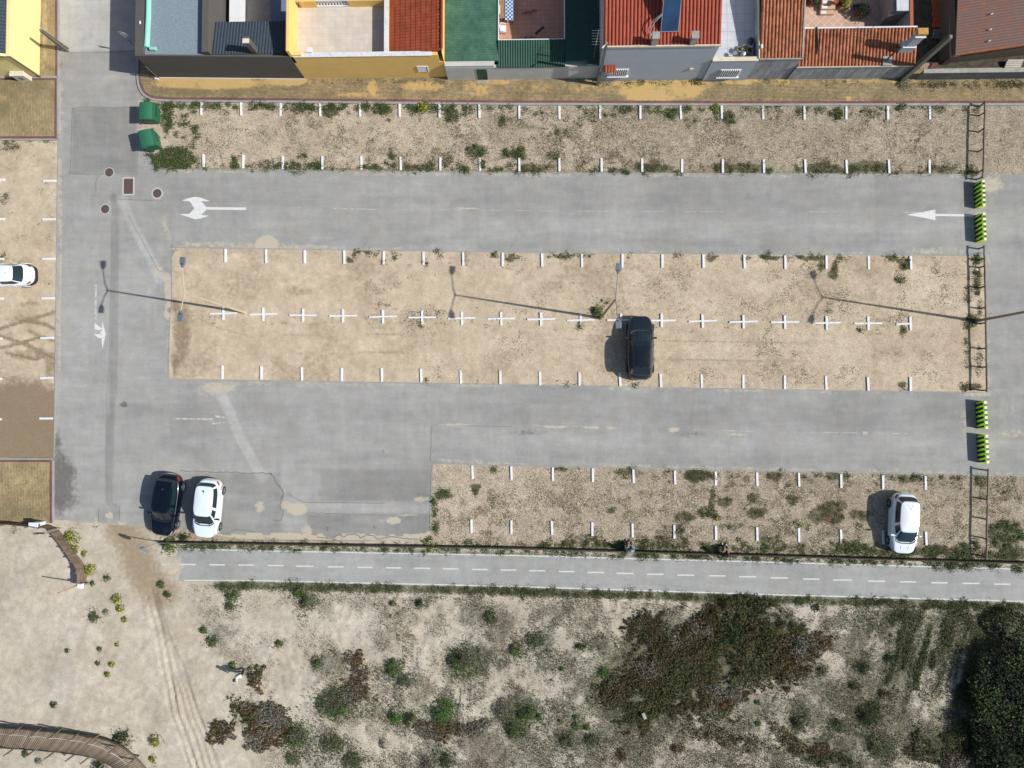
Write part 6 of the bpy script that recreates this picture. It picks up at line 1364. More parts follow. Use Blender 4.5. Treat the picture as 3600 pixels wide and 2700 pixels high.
a = G(*Z(6, 585, 165)); t = thing('white_cabinet', 'white utility cabinet standing at the wooden fence corner', 'cabinet', (a.x, a.y, 0))
MB().box(a.x-.60, a.x, a.y-.36, a.y, 0, .12).build('plinth', M_cem, t)
cb_ = MB().box(a.x-.58, a.x-.02, a.y-.34, a.y-.02, .122, .98).build('housing', M_white, t, bevel=.02); MB().box(a.x-.62, a.x+.02, a.y-.38, a.y+.02, .983, 1.03).build('lid', M_white, t, bevel=.012)
m = MB()
for i in range(4): m.box(a.x-.019, a.x-.005, a.y-.26, a.y-.10, .72+i*.05, .74+i*.05)
m.build('vents', M_blk, t)
# ---- curved wooden fence on the sand
M_plank = plain('brown_plank', A(138, 118, 96), .9, 0, .3, 4, .3); M_plk2 = plain('grey_brown_plank', A(118, 102, 86), .9, 0, .3, 4, .3)
WF = [Z(6, -360, 195), Z(6, 0, 205), Z(6, 420, 245), Z(6, 640, 250), Z(6, 740, 290), Z(6, 840, 380), Z(6, 930, 500), Z(6, 1050, 660), Z(6, 1180, 850), Z(6, 1290, 1000), Z(6, 1330, 1180), Z(6, 1325, 1360)]
P = resample(FW(WF), 150); t = thing('plank_fence', 'curved brown plank fence holding back the sand', 'fence', (P[0].x, P[0].y, 0))
m = MB(); m2 = MB(); r_ = random.Random(6)
for i in range(150):
    a, b = P[i], P[i+1]; d_ = (b-a); n_ = Vector((-d_.y, d_.x)).normalized()*.016; z0 = min(zg(a.x, a.y), 0)-.1; h_ = .93+r_.uniform(-.03, .03)+ (.03 if i % 9 == 0 else 0); e = b-d_*.06
    o_ = n_*r_.uniform(-.5, .5)
    (m if r_.random() < .55 else m2).hexa([(*(a-n_+o_), z0), (*(e-n_+o_), z0), (*(e+n_+o_), z0), (*(a+n_+o_), z0)], [(*(a-n_+o_), h_), (*(e-n_+o_), h_), (*(e+n_+o_), h_), (*(a+n_+o_), h_)])
m.build('planks', M_plank, t); m2.build('planks', M_plk2, t)
for i in range(0, 151, 15):
    p = P[i]; d_ = (P[min(i+1, 150)]-P[max(i-1, 0)]).normalized(); q = p+Vector((d_.y, -d_.x))*(-.06 if i < 40 else .06)*-1
    q = p-Vector((-d_.y, d_.x))*.07; MB().tube([(q.x, q.y, -.1), (q.x, q.y, 1.0)], .05, 8).build('post', M_log, t, smooth=60)
m = MB()
for z_ in (.25, .75):
    Q = [p-Vector((-(P[min(i+1, 150)]-P[max(i-1, 0)]).normalized().y, (P[min(i+1, 150)]-P[max(i-1, 0)]).normalized().x))*.035 for i, p in enumerate(P)]
    for i in range(0, 150, 3): m.bar((*Q[i], z_), (*Q[i+3], z_), .035, .09)
m.build('rails', M_log, t)
# ---- boardwalk
M_deck = N('deck_boards', .85); gm = M_deck.attr('paint'); _c = M_deck.mix(M_deck.mapr(M_deck.noise(2.5, 5, .7), .35, .65), A(150, 134, 112), A(128, 114, 98)); _c = M_deck.mix(1.0, _c, gm, 'MULTIPLY'); M_deck = M_deck.col(_c)
def zF(x, y): return Z(7, x, y)
inner = [zF(-700, 190), zF(0, 245), zF(300, 262), zF(600, 290), zF(900, 318), zF(1130, 345), zF(1330, 380), zF(1500, 425), zF(1650, 490), zF(1790, 590), zF(1900, 690), zF(2010, 800), zF(2060, 870)]
outr = [zF(-700, 470), zF(0, 520), zF(300, 538), zF(600, 560), zF(900, 590), zF(1130, 622), zF(1300, 660), zF(1450, 715), zF(1530, 770), zF(1600, 830), zF(1650, 900), zF(1690, 960), zF(1700, 1020)]
DZ = .52
A1 = resample([G(*p, DZ).xy for p in inner], 96); B1 = resample([G(*p, DZ).xy for p in outr], 96)
t = thing('boardwalk', 'raised brown boardwalk curving through the bottom left corner', 'boardwalk', (A1[0].x, A1[0].y, 0))
V = []; F_ = []; CC = []; r_ = random.Random(9)
for i in range(96):
    g_ = r_.uniform(.72, 1.15)*(1.18 if i % 4 == 0 else 1); z_ = DZ+r_.uniform(-.004, .004)
    a, b = A1[i], A1[i+1]; c_, d_ = B1[i+1], B1[i]; b = b-(b-a)*.07; c_ = c_-(c_-d_)*.07
    o_ = len(V); V += [(*a, z_), (*b, z_), (*c_, z_), (*d_, z_), (*a, z_-.045), (*b, z_-.045), (*c_, z_-.045), (*d_, z_-.045)]; CC += [(g_, g_*.99, g_*.97)]*8
    F_ += [[o_+j for j in f] for f in ((0, 1, 2, 3), (7, 6, 5, 4), (0, 4, 5, 1), (1, 5, 6, 2), (2, 6, 7, 3), (3, 7, 4, 0))]
dk = np_mesh('deck', np.array(V), np.array([list(f) for f in F_]), M_deck, {'paint': np.array(CC)}, parent=t); dk.location = -Vector(t.location)
m = MB()
for e_ in (A1, B1):
    if e_ is B1: m.build('bearer', M_log, t); m = MB()
    for i in range(0, 96, 2):
        cc = (A1[i]+B1[i])/2; cd = (A1[i+2]+B1[i+2])/2; p = e_[i].lerp(cc, .06); q = e_[i+2].lerp(cd, .06); m.bar((*p, DZ-.13), (*q, DZ-.13), .08, .16)
m.build('bearer', M_log, t); m = MB()
posts_in = [zF(-20, 248), zF(245, 255), zF(520, 282), zF(785, 300), zF(1065, 330), zF(1320, 372), zF(1620, 490), zF(1870, 670)]
posts_out = [zF(185, 530), zF(470, 552), zF(745, 575), zF(1030, 605), zF(1235, 640), zF(1455, 715)]
M_rope = plain('pale_rope', A(205, 205, 200), .9, 0, .08, 8)
hp = .92
for grp, pl in (('in', posts_in), ('out', posts_out)):
    tops = []
    for F in pl:
        b = G(*F, DZ); cc = Vector((b.x, b.y)); MB().tube([(b.x, b.y, -.1), (b.x, b.y, DZ+hp)], .055, 8).build('post', M_log, t, smooth=60); tops.append(Vector((b.x, b.y, DZ+hp-.06)))
    m = MB()
    for a, b in zip(tops[:-1], tops[1:]): m.tube([a.lerp(b, i/8)+Vector((0, 0, -.55*(i/8)*(1-i/8))) for i in range(9)], .017, 6)
    m.build('rope', M_rope, t, smooth=True)
# ---- people
M_skin = plain('skin', (.45, .25, .17), .6, 0, .05, 4)
def person(label, root, J, E, skinr, parts, rot, headc, hair):
    """J joints {name:(x,y,z)}, E edges, skinr radii: one continuous skinned body; parts: clothing shells over chosen bones"""
    o = thing('person', label, 'person', (0, 0, 0))
    names = list(J); ix = {n_: i for i, n_ in enumerate(names)}
    def skinned(name, nm, edges, rad, mat):
        me = bpy.data.meshes.new(name); ii = {n_: i for i, n_ in enumerate(nm)}
        me.from_pydata([J[n_] for n_ in nm], [(ii[a], ii[b]) for a, b in edges], [])
        ob = bpy.data.objects.new(name, me); C.objects.link(ob)
        sk = ob.modifiers.new('skin', 'SKIN'); sk.use_smooth_shade = True; su = ob.modifiers.new('sub', 'SUBSURF'); su.levels = 1; su.render_levels = 1
        if not me.skin_vertices: 
            bm = bmesh.new(); bm.from_mesh(me); bm.verts.layers.skin.verify(); bm.to_mesh(me); bm.free()
        for i, n_ in enumerate(nm): r = rad[n_]; me.skin_vertices[0].data[i].radius = r if isinstance(r, tuple) else (r, r)
        me.skin_vertices[0].data[0].use_root = True
        dg = bpy.context.evaluated_depsgraph_get(); m2 = bpy.data.meshes.new_from_object(ob.evaluated_get(dg)); bpy.data.objects.remove(ob)
        m2.materials.clear(); m2.materials.append(mat); m2.shade_smooth()
        ob = bpy.data.objects.new(name, m2); C.objects.link(ob); ob.parent = o; return ob
    skinned('body', names, E, skinr, M_skin)
    for pn, nm, ed, grow, mat in parts:
        skinned(pn, nm, ed, {n_: tuple(v+(grow if n_ != 'neck' else .004) for v in (skinr[n_] if isinstance(skinr[n_], tuple) else (skinr[n_],)*2)) for n_ in nm}, mat)
    h = Vector(J['head']); m = MB(); fwd = Vector(headc).normalized()
    # hair cap
    for k in (0,):
        def sph(u, v): a = 2*PI*u; b_ = PI*.5*v; dv = Vector((math.cos(a)*math.sin(b_), math.sin(a)*math.sin(b_), math.cos(b_))); sc = .112+.012*max(0, -dv.dot(fwd)); return h+Vector((0, 0, .035))+dv*sc-fwd*.02
        m.grid(sph, 18, 8)
    hc = m.build('hair', hair, o, smooth=True)
    side = fwd.cross(Vector((0, 0, 1))).normalized()
    f = MB(); c = h+fwd*.105; f.hexa([c+side*.018+Vector((0, 0, -.04)), c-side*.018+Vector((0, 0, -.04)), c-side*.018+fwd*.028+Vector((0, 0, -.035)), c+side*.018+fwd*.028+Vector((0, 0, -.035))], [c+side*.008+Vector((0, 0, .02)), c-side*.008+Vector((0, 0, .02)), c-side*.006+fwd*.006+Vector((0, 0, .02)), c+side*.006+fwd*.006+Vector((0, 0, .02))])
    f.build('nose', M_skin, o)
    f = MB()
    for s in (1, -1): f.lathe(tuple(h+fwd*.092+side*.035*s+Vector((0, 0, .01))), [(.012, 0), (.012, .008)], 8)
    f.obox(h+fwd*.10+Vector((0, 0, -.062)), side*.025, fwd*.004, (0, 0, .004)); f.build('face_features', M_trim, o)
    for s in (1, -1): MB().obox(h+side*.108*s+Vector((0, 0, -.005)), side*.008, fwd*.018, (0, 0, .03)).build('ear', M_skin, o)
    o.rotation_euler = (0, 0, rot); o.location = root; return o
def fingers(J, E, Rr, wrist, tag_, palm, d, up):
    d = Vector(d).normalized(); up = Vector(up).normalized(); s = d.cross(up).normalized(); w = Vector(J[wrist])
    pn = 'palm'+tag_; J[pn] = tuple(w+d*.07); Rr[pn] = (.030, .018); E.append((wrist, pn))
    for i, (o_, L) in enumerate(((-.030, .062), (-.010, .072), (.010, .068), (.029, .055))):
        a = w+d*.085+s*o_; b = a+d*L*.55-up*.012; c = b+d*L*.35-up*.026
        for k, p in zip('abc', (a, b, c)): J[f'f{i}{k}{tag_}'] = tuple(p)
        Rr[f'f{i}a{tag_}'] = .010; Rr[f'f{i}b{tag_}'] = .009; Rr[f'f{i}c{tag_}'] = .008; E += [(pn, f'f{i}a{tag_}'), (f'f{i}a{tag_}', f'f{i}b{tag_}'), (f'f{i}b{tag_}', f'f{i}c{tag_}')]
    a = w+d*.045-s*.036; b = a+d*.035-s*.022-up*.01
    J['t0'+tag_] = tuple(a); J['t1'+tag_] = tuple(b); Rr['t0'+tag_] = .011; Rr['t1'+tag_] = .009; E += [(pn, 't0'+tag_), ('t0'+tag_, 't1'+tag_)]
def standing():
    J = dict(pelvis=(0, 0, .95), belly=(0, 0, 1.08), chest=(0, .01, 1.30), neck=(0, .01, 1.50), headb=(0, .02, 1.57), head=(0, .03, 1.66), headt=(0, .02, 1.745),
             hipL=(.09, 0, .90), kneeL=(.11, .10, .50), ankL=(.11, -.02, .09), toeL=(.12, .15, .04), hipR=(-.09, 0, .90), kneeR=(-.10, .04, .50), ankR=(-.11, -.18, .12), toeR=(-.12, -.02, .05),
             shL=(.19, 0, 1.42), elL=(.25, -.03, 1.14), wrL=(.13, .22, 1.16), shR=(-.19, 0, 1.42), elR=(-.25, -.03, 1.14), wrR=(-.13, .22, 1.14))
    Rr = dict(pelvis=(.14, .10), belly=(.13, .10), chest=(.175, .13), neck=.055, headb=.06, head=(.078, .092), headt=(.06, .07), hipL=.088, kneeL=.058, ankL=.04, toeL=.035, hipR=.088, kneeR=.058, ankR=.04, toeR=.035, shL=.052, elL=.036, wrL=.026, shR=.052, elR=.036, wrR=.026)
    E = [('pelvis', 'belly'), ('belly', 'chest'), ('chest', 'neck'), ('neck', 'headb'), ('headb', 'head'), ('head', 'headt')]
    for s in 'LR': E += [('pelvis', 'hip'+s), ('hip'+s, 'knee'+s), ('knee'+s, 'ank'+s), ('ank'+s, 'toe'+s), ('chest', 'sh'+s), ('sh'+s, 'el'+s), ('el'+s, 'wr'+s)]
    return J, Rr, E
def sitting():
    J, Rr, E = standing(); dz = -.42
    for k in J: J[k] = (J[k][0], J[k][1], J[k][2]+dz)
    J.update(hipL=(.09, .04, .50), kneeL=(.14, .44, .56), ankL=(.16, .55, .10), toeL=(.17, .70, .05), hipR=(-.09, .04, .50), kneeR=(-.13, .43, .55), ankR=(-.10, .62, .10), toeR=(-.11, .77, .05),
             chest=(0, .08, .88), neck=(0, .13, 1.07), headb=(0, .16, 1.13), head=(0, .19, 1.21), headt=(0, .18, 1.29), shL=(.19, .09, .99), elL=(.25, .12, .72), wrL=(.12, .36, .66), shR=(-.19, .09, .99), elR=(-.25, .12, .72), wrR=(-.10, .36, .68))
    return J, Rr, E
def make_person(label, root, base, rot, top, bottom, shoe, hair, longsleeve, z0=0.):
    J, Rr, E = base()
    for s in 'LR': w = Vector(J['wr'+s]); e = Vector(J['el'+s]); fingers(J, E, Rr, 'wr'+s, s, None, w-e+Vector((0, .05, 0)), (0, 0, 1))
    arms = ['shL', 'elL', 'shR', 'elR']+(['wrL', 'wrR'] if longsleeve else [])
    te = [('pelvis', 'belly'), ('belly', 'chest'), ('chest', 'neck'), ('chest', 'shL'), ('chest', 'shR'), ('shL', 'elL'), ('shR', 'elR')]+([('elL', 'wrL'), ('elR', 'wrR')] if longsleeve else [])
    le = [('pelvis', 'hipL'), ('pelvis', 'hipR'), ('hipL', 'kneeL'), ('hipR', 'kneeR'), ('kneeL', 'ankL'), ('kneeR', 'ankR')]
    parts = [('shirt', ['pelvis', 'belly', 'chest', 'neck']+arms, te, .045, top), ('trousers', ['pelvis', 'hipL', 'hipR', 'kneeL', 'kneeR', 'ankL', 'ankR'], le, .024, bottom),
             ('shoe', ['ankL', 'toeL'], [('ankL', 'toeL')], .012, shoe), ('shoe', ['ankR', 'toeR'], [('ankR', 'toeR')], .012, shoe)]
    o = person(label, Vector((root.x, root.y, z0)), J, E, Rr, parts, rot, (0, 1, -.15), hair)
    return o
M_hair = plain('dark_hair', (.015, .012, .010), .7, 0, .2, 20); M_ghair = plain('grey_hair', (.20, .18, .17), .8, 0, .2, 20)
q = G(857, 2360); make_person('person in a white shirt and black trousers standing on the dune', Vector((q.x, q.y, 0)), standing, R(35+180), plain('white_shirt', A(232, 238, 248), .85), plain('black_cloth', (.012, .014, .014), .9), M_trim, M_hair, True, zg(q.x, q.y))
q = G(2211, 1931.5); make_person('person in a blue grey top sitting on the low palisade fence', Vector((q.x, q.y, 0)), sitting, R(8), plain('blue_grey_shirt', A(128, 148, 178), .85), plain('black_cloth', (.012, .014, .014), .9), plain('grey_shoe', A(140, 145, 150), .7), M_ghair, True, .02)
q = G(2541, 1946); make_person('person dressed in black sitting on the low palisade fence', Vector((q.x, q.y, 0)), sitting, R(-4), plain('black_top', (.012, .018, .022), .9), plain('black_cloth', (.012, .014, .014), .9), plain('white_shoe', A(230, 235, 238), .7), M_hair, False, .02)
# ================================================================== VEGETATION
M_leaf = N('leaves', .7, 0, .25); _c = M_leaf.attr('col'); M_leaf = M_leaf.col(_c)
rng = np.random.default_rng(11)
def leaves(P, size, cols, tilt=.8, el=1.8):
    """P (n,3) leaf centres -> one diamond-shaped leaf each"""
    n = len(P); th = rng.uniform(0, 2*PI, n); ph = rng.normal(0, tilt, n)
    d = np.stack([np.cos(th)*np.cos(ph), np.sin(th)*np.cos(ph), np.abs(np.sin(ph))*.9], -1)
    ps = rng.normal(0, tilt*.7, n); s_ = np.stack([-np.sin(th)*np.cos(ps), np.cos(th)*np.cos(ps), np.sin(ps)], -1)
    sz = np.broadcast_to(size, (n,))*rng.uniform(.6, 1.35, n); a = d*(sz*.5*el**.5)[:, None]; b = s_*(sz*.5/el**.5)[:, None]
    V = np.stack([P-a, P+b, P+a, P-b], 1).reshape(-1, 3)
    return V, np.repeat(cols, 4, 0)
def cloud(name, V, Cc, parent=None, loc=None):
    F = np.arange(len(V)).reshape(-1, 4)
    if loc is not None: V = V-np.array(loc)
    o = np_mesh(name, V, F, M_leaf, {'col': np.clip(Cc, 0, 1)}, parent=parent)
    if loc is not None and parent is None: o.location = loc
    return o
PAL = {'green': [(.058, .095, .024), (.042, .072, .018), (.08, .115, .03)], 'bright': [(.055, .125, .018), (.04, .095, .016)], 'dark': [(.020, .036, .011), (.028, .048, .014), (.014, .024, .008)],
       'grey': [(.13, .15, .11), (.10, .12, .085), (.16, .17, .14)], 'greygreen': [(.075, .092, .038), (.058, .075, .028), (.10, .11, .06)], 'yellow': [(.085, .14, .028), (.07, .12, .02), (.52, .42, .04)],
       'ice': [(.062, .046, .016), (.085, .034, .018), (.045, .048, .014), (.070, .060, .018), (.035, .026, .015)], 'icegreen': [(.050, .068, .018), (.072, .062, .018), (.036, .043, .013)],
       'dead': [(.125, .112, .088), (.085, .076, .058), (.17, .155, .125)], 'rust': [(.115, .056, .026), (.085, .045, .020), (.07, .058, .022)], 'moss': [(.060, .055, .022), (.078, .058, .028), (.05, .062, .020)],
       'litter': [(.19, .155, .095), (.13, .108, .062), (.22, .19, .125)], 'red': [(.14, .012, .018), (.09, .012, .014), (.05, .06, .02)], 'orange': [(.40, .11, .05), (.30, .09, .045)], 'grass': [(.095, .12, .045), (.075, .10, .035), (.14, .14, .065)]}
def pal(k, n):
    p = np.array(PAL[k]); i = rng.integers(0, len(p), n)
    if k == 'yellow': i = np.where(rng.random(n) < .26, 2, rng.integers(0, 2, n))
    return p[i]*rng.uniform(.7, 1.3, (n, 1))
def lobed(r, n, seed, spiky=0.):
    th = rng.uniform(0, 2*PI, n); k = np.random.default_rng(seed); R_ = np.ones(n)
    for f in (2, 3, 5, 8): R_ = R_+k.uniform(-.16, .16)*np.sin(f*th+k.uniform(0, 6.3))
    if spiky: R_ = R_*(1-spiky*.5+spiky*np.abs(np.sin(th*9+k.uniform(0, 6)+np.sin(th*4)*1.5))**.7)
    u = rng.random(n)**.55; return np.cos(th)*u*R_*r, np.sin(th)*u*R_*r, u
def shrub_pts(c, r, h, n, seed, spiky=0., clump=.5, ax=1., ay=1.):
    x, y, u = lobed(r, n, seed, spiky)
    # clumpy: pull towards some sub centres
    k = np.random.default_rng(seed+5); m = max(4, int(10*clump)); cx = k.uniform(-.6, .6, m)*r; cy = k.uniform(-.6, .6, m)*r; j = rng.integers(0, m, n); w = (rng.random(n) < clump)
    x = np.where(w, cx[j]+rng.normal(0, .22*r, n), x); y = np.where(w, cy[j]+rng.normal(0, .22*r, n), y)
    sp_ = rng.random(n) < .16; x = np.where(sp_, x*rng.uniform(1, 1.6, n), x); y = np.where(sp_, y*rng.uniform(1, 1.6, n), y)
    rr = np.hypot(x, y)/r; hh = h*np.clip(1-rr**2, .08, 1)*(.55+.45*vn(x/r*3+seed, y/r*3, seed)); z = hh*rng.random(n)**.5
    return np.stack([c[0]+x*ax, c[1]+y*ay, c[2]+z+.01], -1)
SH = [  # F x, y, radius px, kind, height m, label
 (252,1887,28,'yellow',.5,'large yellow flowering shrub beside the bend of the plank fence'),(264,1930,15,'yellow',.35,'yellow flowering shrub touching the large one below it'),(298,1946,12,'yellow',.3,'small yellow flowering shrub right of the plank fence middle'),
 (318,2002,22,'yellow',.5,'round yellow flowering shrub beside the plank fence end'),(325,2053,9,'green',.3,'small green shrub right of the white box'),(376,2031,13,'green',.3,'small green shrub near the end of the plank fence, above the sand'),
 (596,1915,25,'bright',.6,'leafy green shrub at the left end of the palisade fence'),(651,1892,17,'dark',.5,'dark green shrub in front of the navy and white cars'),
 (566,2055,15,'green',.35,'green shrub right under the start of the cycle path'),(588,2088,15,'green',.3,'narrow green shrub just below the shrub at the path start'),
 (407,2106,20,'yellow',.35,'yellow flowering shrub on bare sand, top of its chain'),(423,2140,16,'yellow',.35,'yellow flowering shrub in the middle of its chain on bare sand'),(436,2178,11,'yellow',.25,'sparse yellow flowering shrub, bottom of its chain on bare sand'),
 (330,2167,20,'greygreen',.35,'grey green shrub left of the chain of yellow shrubs'),(372,2152,12,'grey',.25,'small grey shrub between grey green and yellow shrubs'),(240,2286,9,'green',.2,'lone small green plant in the middle of the bare left dune'),
 (351,2281,9,'greygreen',.2,'small grey green plant on the sand left of the wheel tracks'),(414,2265,8,'yellow',.2,'small yellow green plant on the sand nearest the wheel tracks'),(394,2334,11,'yellow',.25,'dark plant with yellow flowers on bare sand'),(381,2368,11,'yellow',.25,'round plant with few yellow flowers just below its neighbour'),
 (346,2328,9,'greygreen',.2,'pale ragged plant left of the two round dark plants'),(189,2477,13,'green',.3,'star shaped green plant above the boardwalk'),(545,2603,24,'yellow',.5,'tall shaped yellow green shrub right of the boardwalk bend'),(537,2668,14,'yellow',.3,'small round yellow shrub at the bottom right of the boardwalk'),
 (425,2600,30,'dark',.55,'dark spiky grass tuft pushing against the boardwalk edge'),(350,2690,26,'dark',.5,'dark green shrub under the bottom edge of the boardwalk'),(232,2640,14,'green',.3,'green plant below the boardwalk posts, left of the dark shrub'),(140,2672,14,'grey',.3,'blue grey plant below the boardwalk'),(90,2650,14,'greygreen',.25,'grey green plant below the boardwalk, furthest left'),
 (818,2338,13,'bright',.35,'green shrub lying in the shadow of the standing person'),(745,2253,24,'green',.35,'green shrub below the path, above left of the standing person'),(716,2216,16,'green',.3,'small green shrub directly above left of its larger neighbour'),
 (810,2135,18,'greygreen',.35,'grey green shrub just below the left end of the cycle path'),(818,2085,30,'green',.35,'wide green shrub along the lower edge of the path near its start'),(1085,2106,34,'greygreen',.5,'large grey green shrub hanging below the cycle path'),(1052,2080,24,'green',.4,'green shrub on the path edge above the large grey green one'),
 (981,2263,16,'green',.4,'green shrub alone on bare white sand'),(1115,2326,24,'greygreen',.4,'grey green shrub on the edge of the bare sand hollow'),(1474,2121,15,'dark',.35,'small dark shrub on pale sand under the path'),(1384,2119,12,'greygreen',.3,'small grey green shrub left of the small dark shrub'),
 (1388,2345,38,'green',.6,'green shrub on open sand left of the big round shrub'),(1425,2392,28,'greygreen',.4,'grey green shrub just below the green shrub on open sand'),(1628,2322,60,'green',.9,'big round green shrub in the lower middle of the photo'),(1726,2167,25,'greygreen',.4,'grey green shrub between the path and the big round shrub'),
 (1172,2475,62,'green',.8,'large green shrub with brown top bordering the bare hollow'),(1042,2588,48,'green',.6,'wide green shrub below the bare hollow'),(1165,2612,45,'greygreen',.55,'dark grey green shrub below the large bordering shrub'),(1392,2515,30,'bright',.5,'green shrub left of the brightest green shrub'),(1445,2528,32,'icegreen',.5,'brownish green shrub between two green ones'),
 (1563,2503,52,'bright',.7,'brightest green shrub with rusty edges in the lower middle'),(1348,2616,20,'grey',.35,'blue grey shrub on pale sand at the bottom'),(1238,2675,34,'greygreen',.5,'grey green shrub cut by the bottom edge'),(1030,2664,30,'greygreen',.4,'grey green shrub at the bottom below the wide green one'),(1580,2678,38,'greygreen',.5,'green shrub at the bottom under the brightest shrub'),(1502,2686,30,'dead',.4,'greyish shrub at the bottom left of its green neighbour'),
 (1665,2566,34,'dead',.35,'grey dead shrub right of the brightest green shrub'),(1762,2490,40,'dead',.4,'large grey dead shrub with reddish tip'),(1881,2240,36,'greygreen',.5,'grey green shrub below the path right of the big round shrub'),(1816,2280,26,'green',.5,'green shrub touching the left of the grey green one'),(2040,2268,17,'icegreen',.35,'small olive shrub left of the great ice plant mat'),
 (2347,2212,12,'bright',.3,'bright green tuft in the top of the great mat'),(1973,2350,10,'bright',.25,'small bright green tuft on open sand left of the great mat'),(2121,2358,21,'bright',.35,'bright green bush on the left tip of the great mat'),(1895,2521,12,'bright',.3,'bright green tuft right of the lower left shrub, leftmost of four'),(1967,2532,8,'bright',.2,'tiny bright tuft, second of the four on the sand'),(2020,2521,9,'bright',.25,'tiny bright tuft, third of the four on the sand'),
 (2022,2554,14,'bright',.25,'flat bright tuft just below the third tiny tuft'),(2064,2558,11,'bright',.25,'bright tuft right of the flat one'),(1853,2505,38,'green',.6,'green shrub at the foot of the large grey dead shrub'),(1812,2560,38,'green',.6,'green shrub below the foot of the grey dead shrub'),(1995,2603,28,'greygreen',.45,'grey green shrub at the bottom under the bright tufts'),(2081,2605,26,'greygreen',.45,'dark grey green shrub right of its twin at the bottom'),
 (2190,2648,24,'rust',.35,'brown green clump below the great mat'),(2378,2625,20,'rust',.35,'brown clump below the great mat, right of the other'),(2569,2399,12,'bright',.3,'bright green tuft on the pale rubble right of the great mat'),(2536,2478,20,'orange',.25,'orange dead bush at the lower right of the great mat'),(2663,2470,11,'bright',.25,'bright tuft right of the orange dead bush'),(2663,2540,10,'bright',.25,'bright tuft below right of the orange dead bush'),
 (2889,2357,22,'greygreen',.35,'grey green shrub on the open sand right of the pointed mat'),(3025,2346,26,'dark',.4,'dark green bush in the middle of the right hand sand'),(3123,2310,18,'dark',.35,'small dark bush at the end of a dark furrow'),(3001,2408,20,'icegreen',.3,'olive tuft below the dark green bush'),(3111,2438,24,'icegreen',.45,'olive shrub at the bottom of the dark furrow'),
 (3050,2508,44,'dark',.5,'wide dark bush below the olive shrub'),(2802,2208,34,'icegreen',.5,'olive shrub right of the dark top of the great mat'),(2867,2137,14,'dark',.3,'small dark shrub directly below the cycle path on the right'),(2944,2552,30,'greygreen',.45,'grey green shrub left of the wide dark bush'),(2810,2530,36,'icegreen',.5,'olive green shrub below the pointed mat'),(3093,2612,48,'greygreen',.55,'grey green shrub at the bottom, left of the acacia thicket'),
 (3367,2582,58,'icegreen',.7,'large olive shrub against the dark tree'),(3398,2432,38,'dark',.7,'dark green shrub emerging left of the dark tree'),(2101,1094,21,'bright',.6,'bushy green weed at the foot of the lamp by the dark car'),(2520,1818,13,'yellow',.35,'yellow flowering weed in the middle of the bottom strip'),(1482,380,24,'yellow',.5,'yellow flowering bush below the brick pavement'),
 (2516,378,15,'yellow',.4,'yellow flowering bush under the kerb, right of the other flowering one'),(2440,288,14,'green',.45,'green weed at the wall foot between the grey houses'),(3165,303,17,'grey',.4,'grey green weed at the foot of the big concrete pole')]
assert len(set(x[5] for x in SH)) == len(SH)
for i, (fx, fy, r, kind, h, lab) in enumerate(SH):
    c = G(fx, fy); z0 = zg(c.x, c.y) if fy > 1880 else (.11 if fy < 350 else .02); rm = r/50.; c = (c.x, c.y, z0)
    n = int(330*rm*rm*PI*1.5)+60
    sp = .9 if kind in ('ice', 'rust', 'icegreen') else .25
    t = thing('shrub' if h > .32 else 'small_plant', lab, 'shrub' if h > .32 else 'plant', c, 'plants growing on the sand')
    P = shrub_pts(c, rm, h, n, i*7+1, sp, .55)
    Cc = pal(kind, n)
    if kind == 'green' and r > 40:   # brownish twiggy heart on old bushes
        m = (np.hypot(P[:, 0]-c[0]-rm*.1, P[:, 1]-c[1]-rm*.3) < rm*.5) & (rng.random(n) < .6); Cc[m] = pal('dead', int(m.sum()))*.7
    if r > 16 and kind in ('green', 'greygreen', 'dark', 'bright'):   # straggling outer shoots
        ne = int(n*.35); E_ = shrub_pts(c, rm*1.9, h*.35, ne, i*7+3, .6, .8); P = np.concatenate([P, E_]); Cc = np.concatenate([Cc, pal('greygreen' if kind != 'bright' else 'green', ne)])
    if kind == 'bright' and r > 45:
        m = (P[:, 1] < c[1]-rm*.35) & (rng.random(len(P)) < .5); Cc[m] = pal('rust', int(m.sum()))
    cloud('foliage', *leaves(P, .075 if kind != 'grey' else .06, Cc), parent=t, loc=c)
    mb = MB(); k = random.Random(i)
    for _ in range(5): a = k.uniform(0, 6.28); mb.tube([(c[0], c[1], c[2]-.05), (c[0]+math.cos(a)*rm*.3, c[1]+math.sin(a)*rm*.3, c[2]+h*.35), (c[0]+math.cos(a)*rm*.6, c[1]+math.sin(a)*rm*.6, c[2]+h*.5)], [.012, .008, .004], 4)
    mb.build('stem', plain('twig', (.10, .08, .06), .9), t)
for t, c, r, h, kind in PLANTS:
    n = 60+int(900*r*r*4); P = shrub_pts(c, r, h, n, int(r*1000), .2, .5); cloud('plant', *leaves(P, .07, pal(kind, n)), parent=t, loc=tuple(t.location))
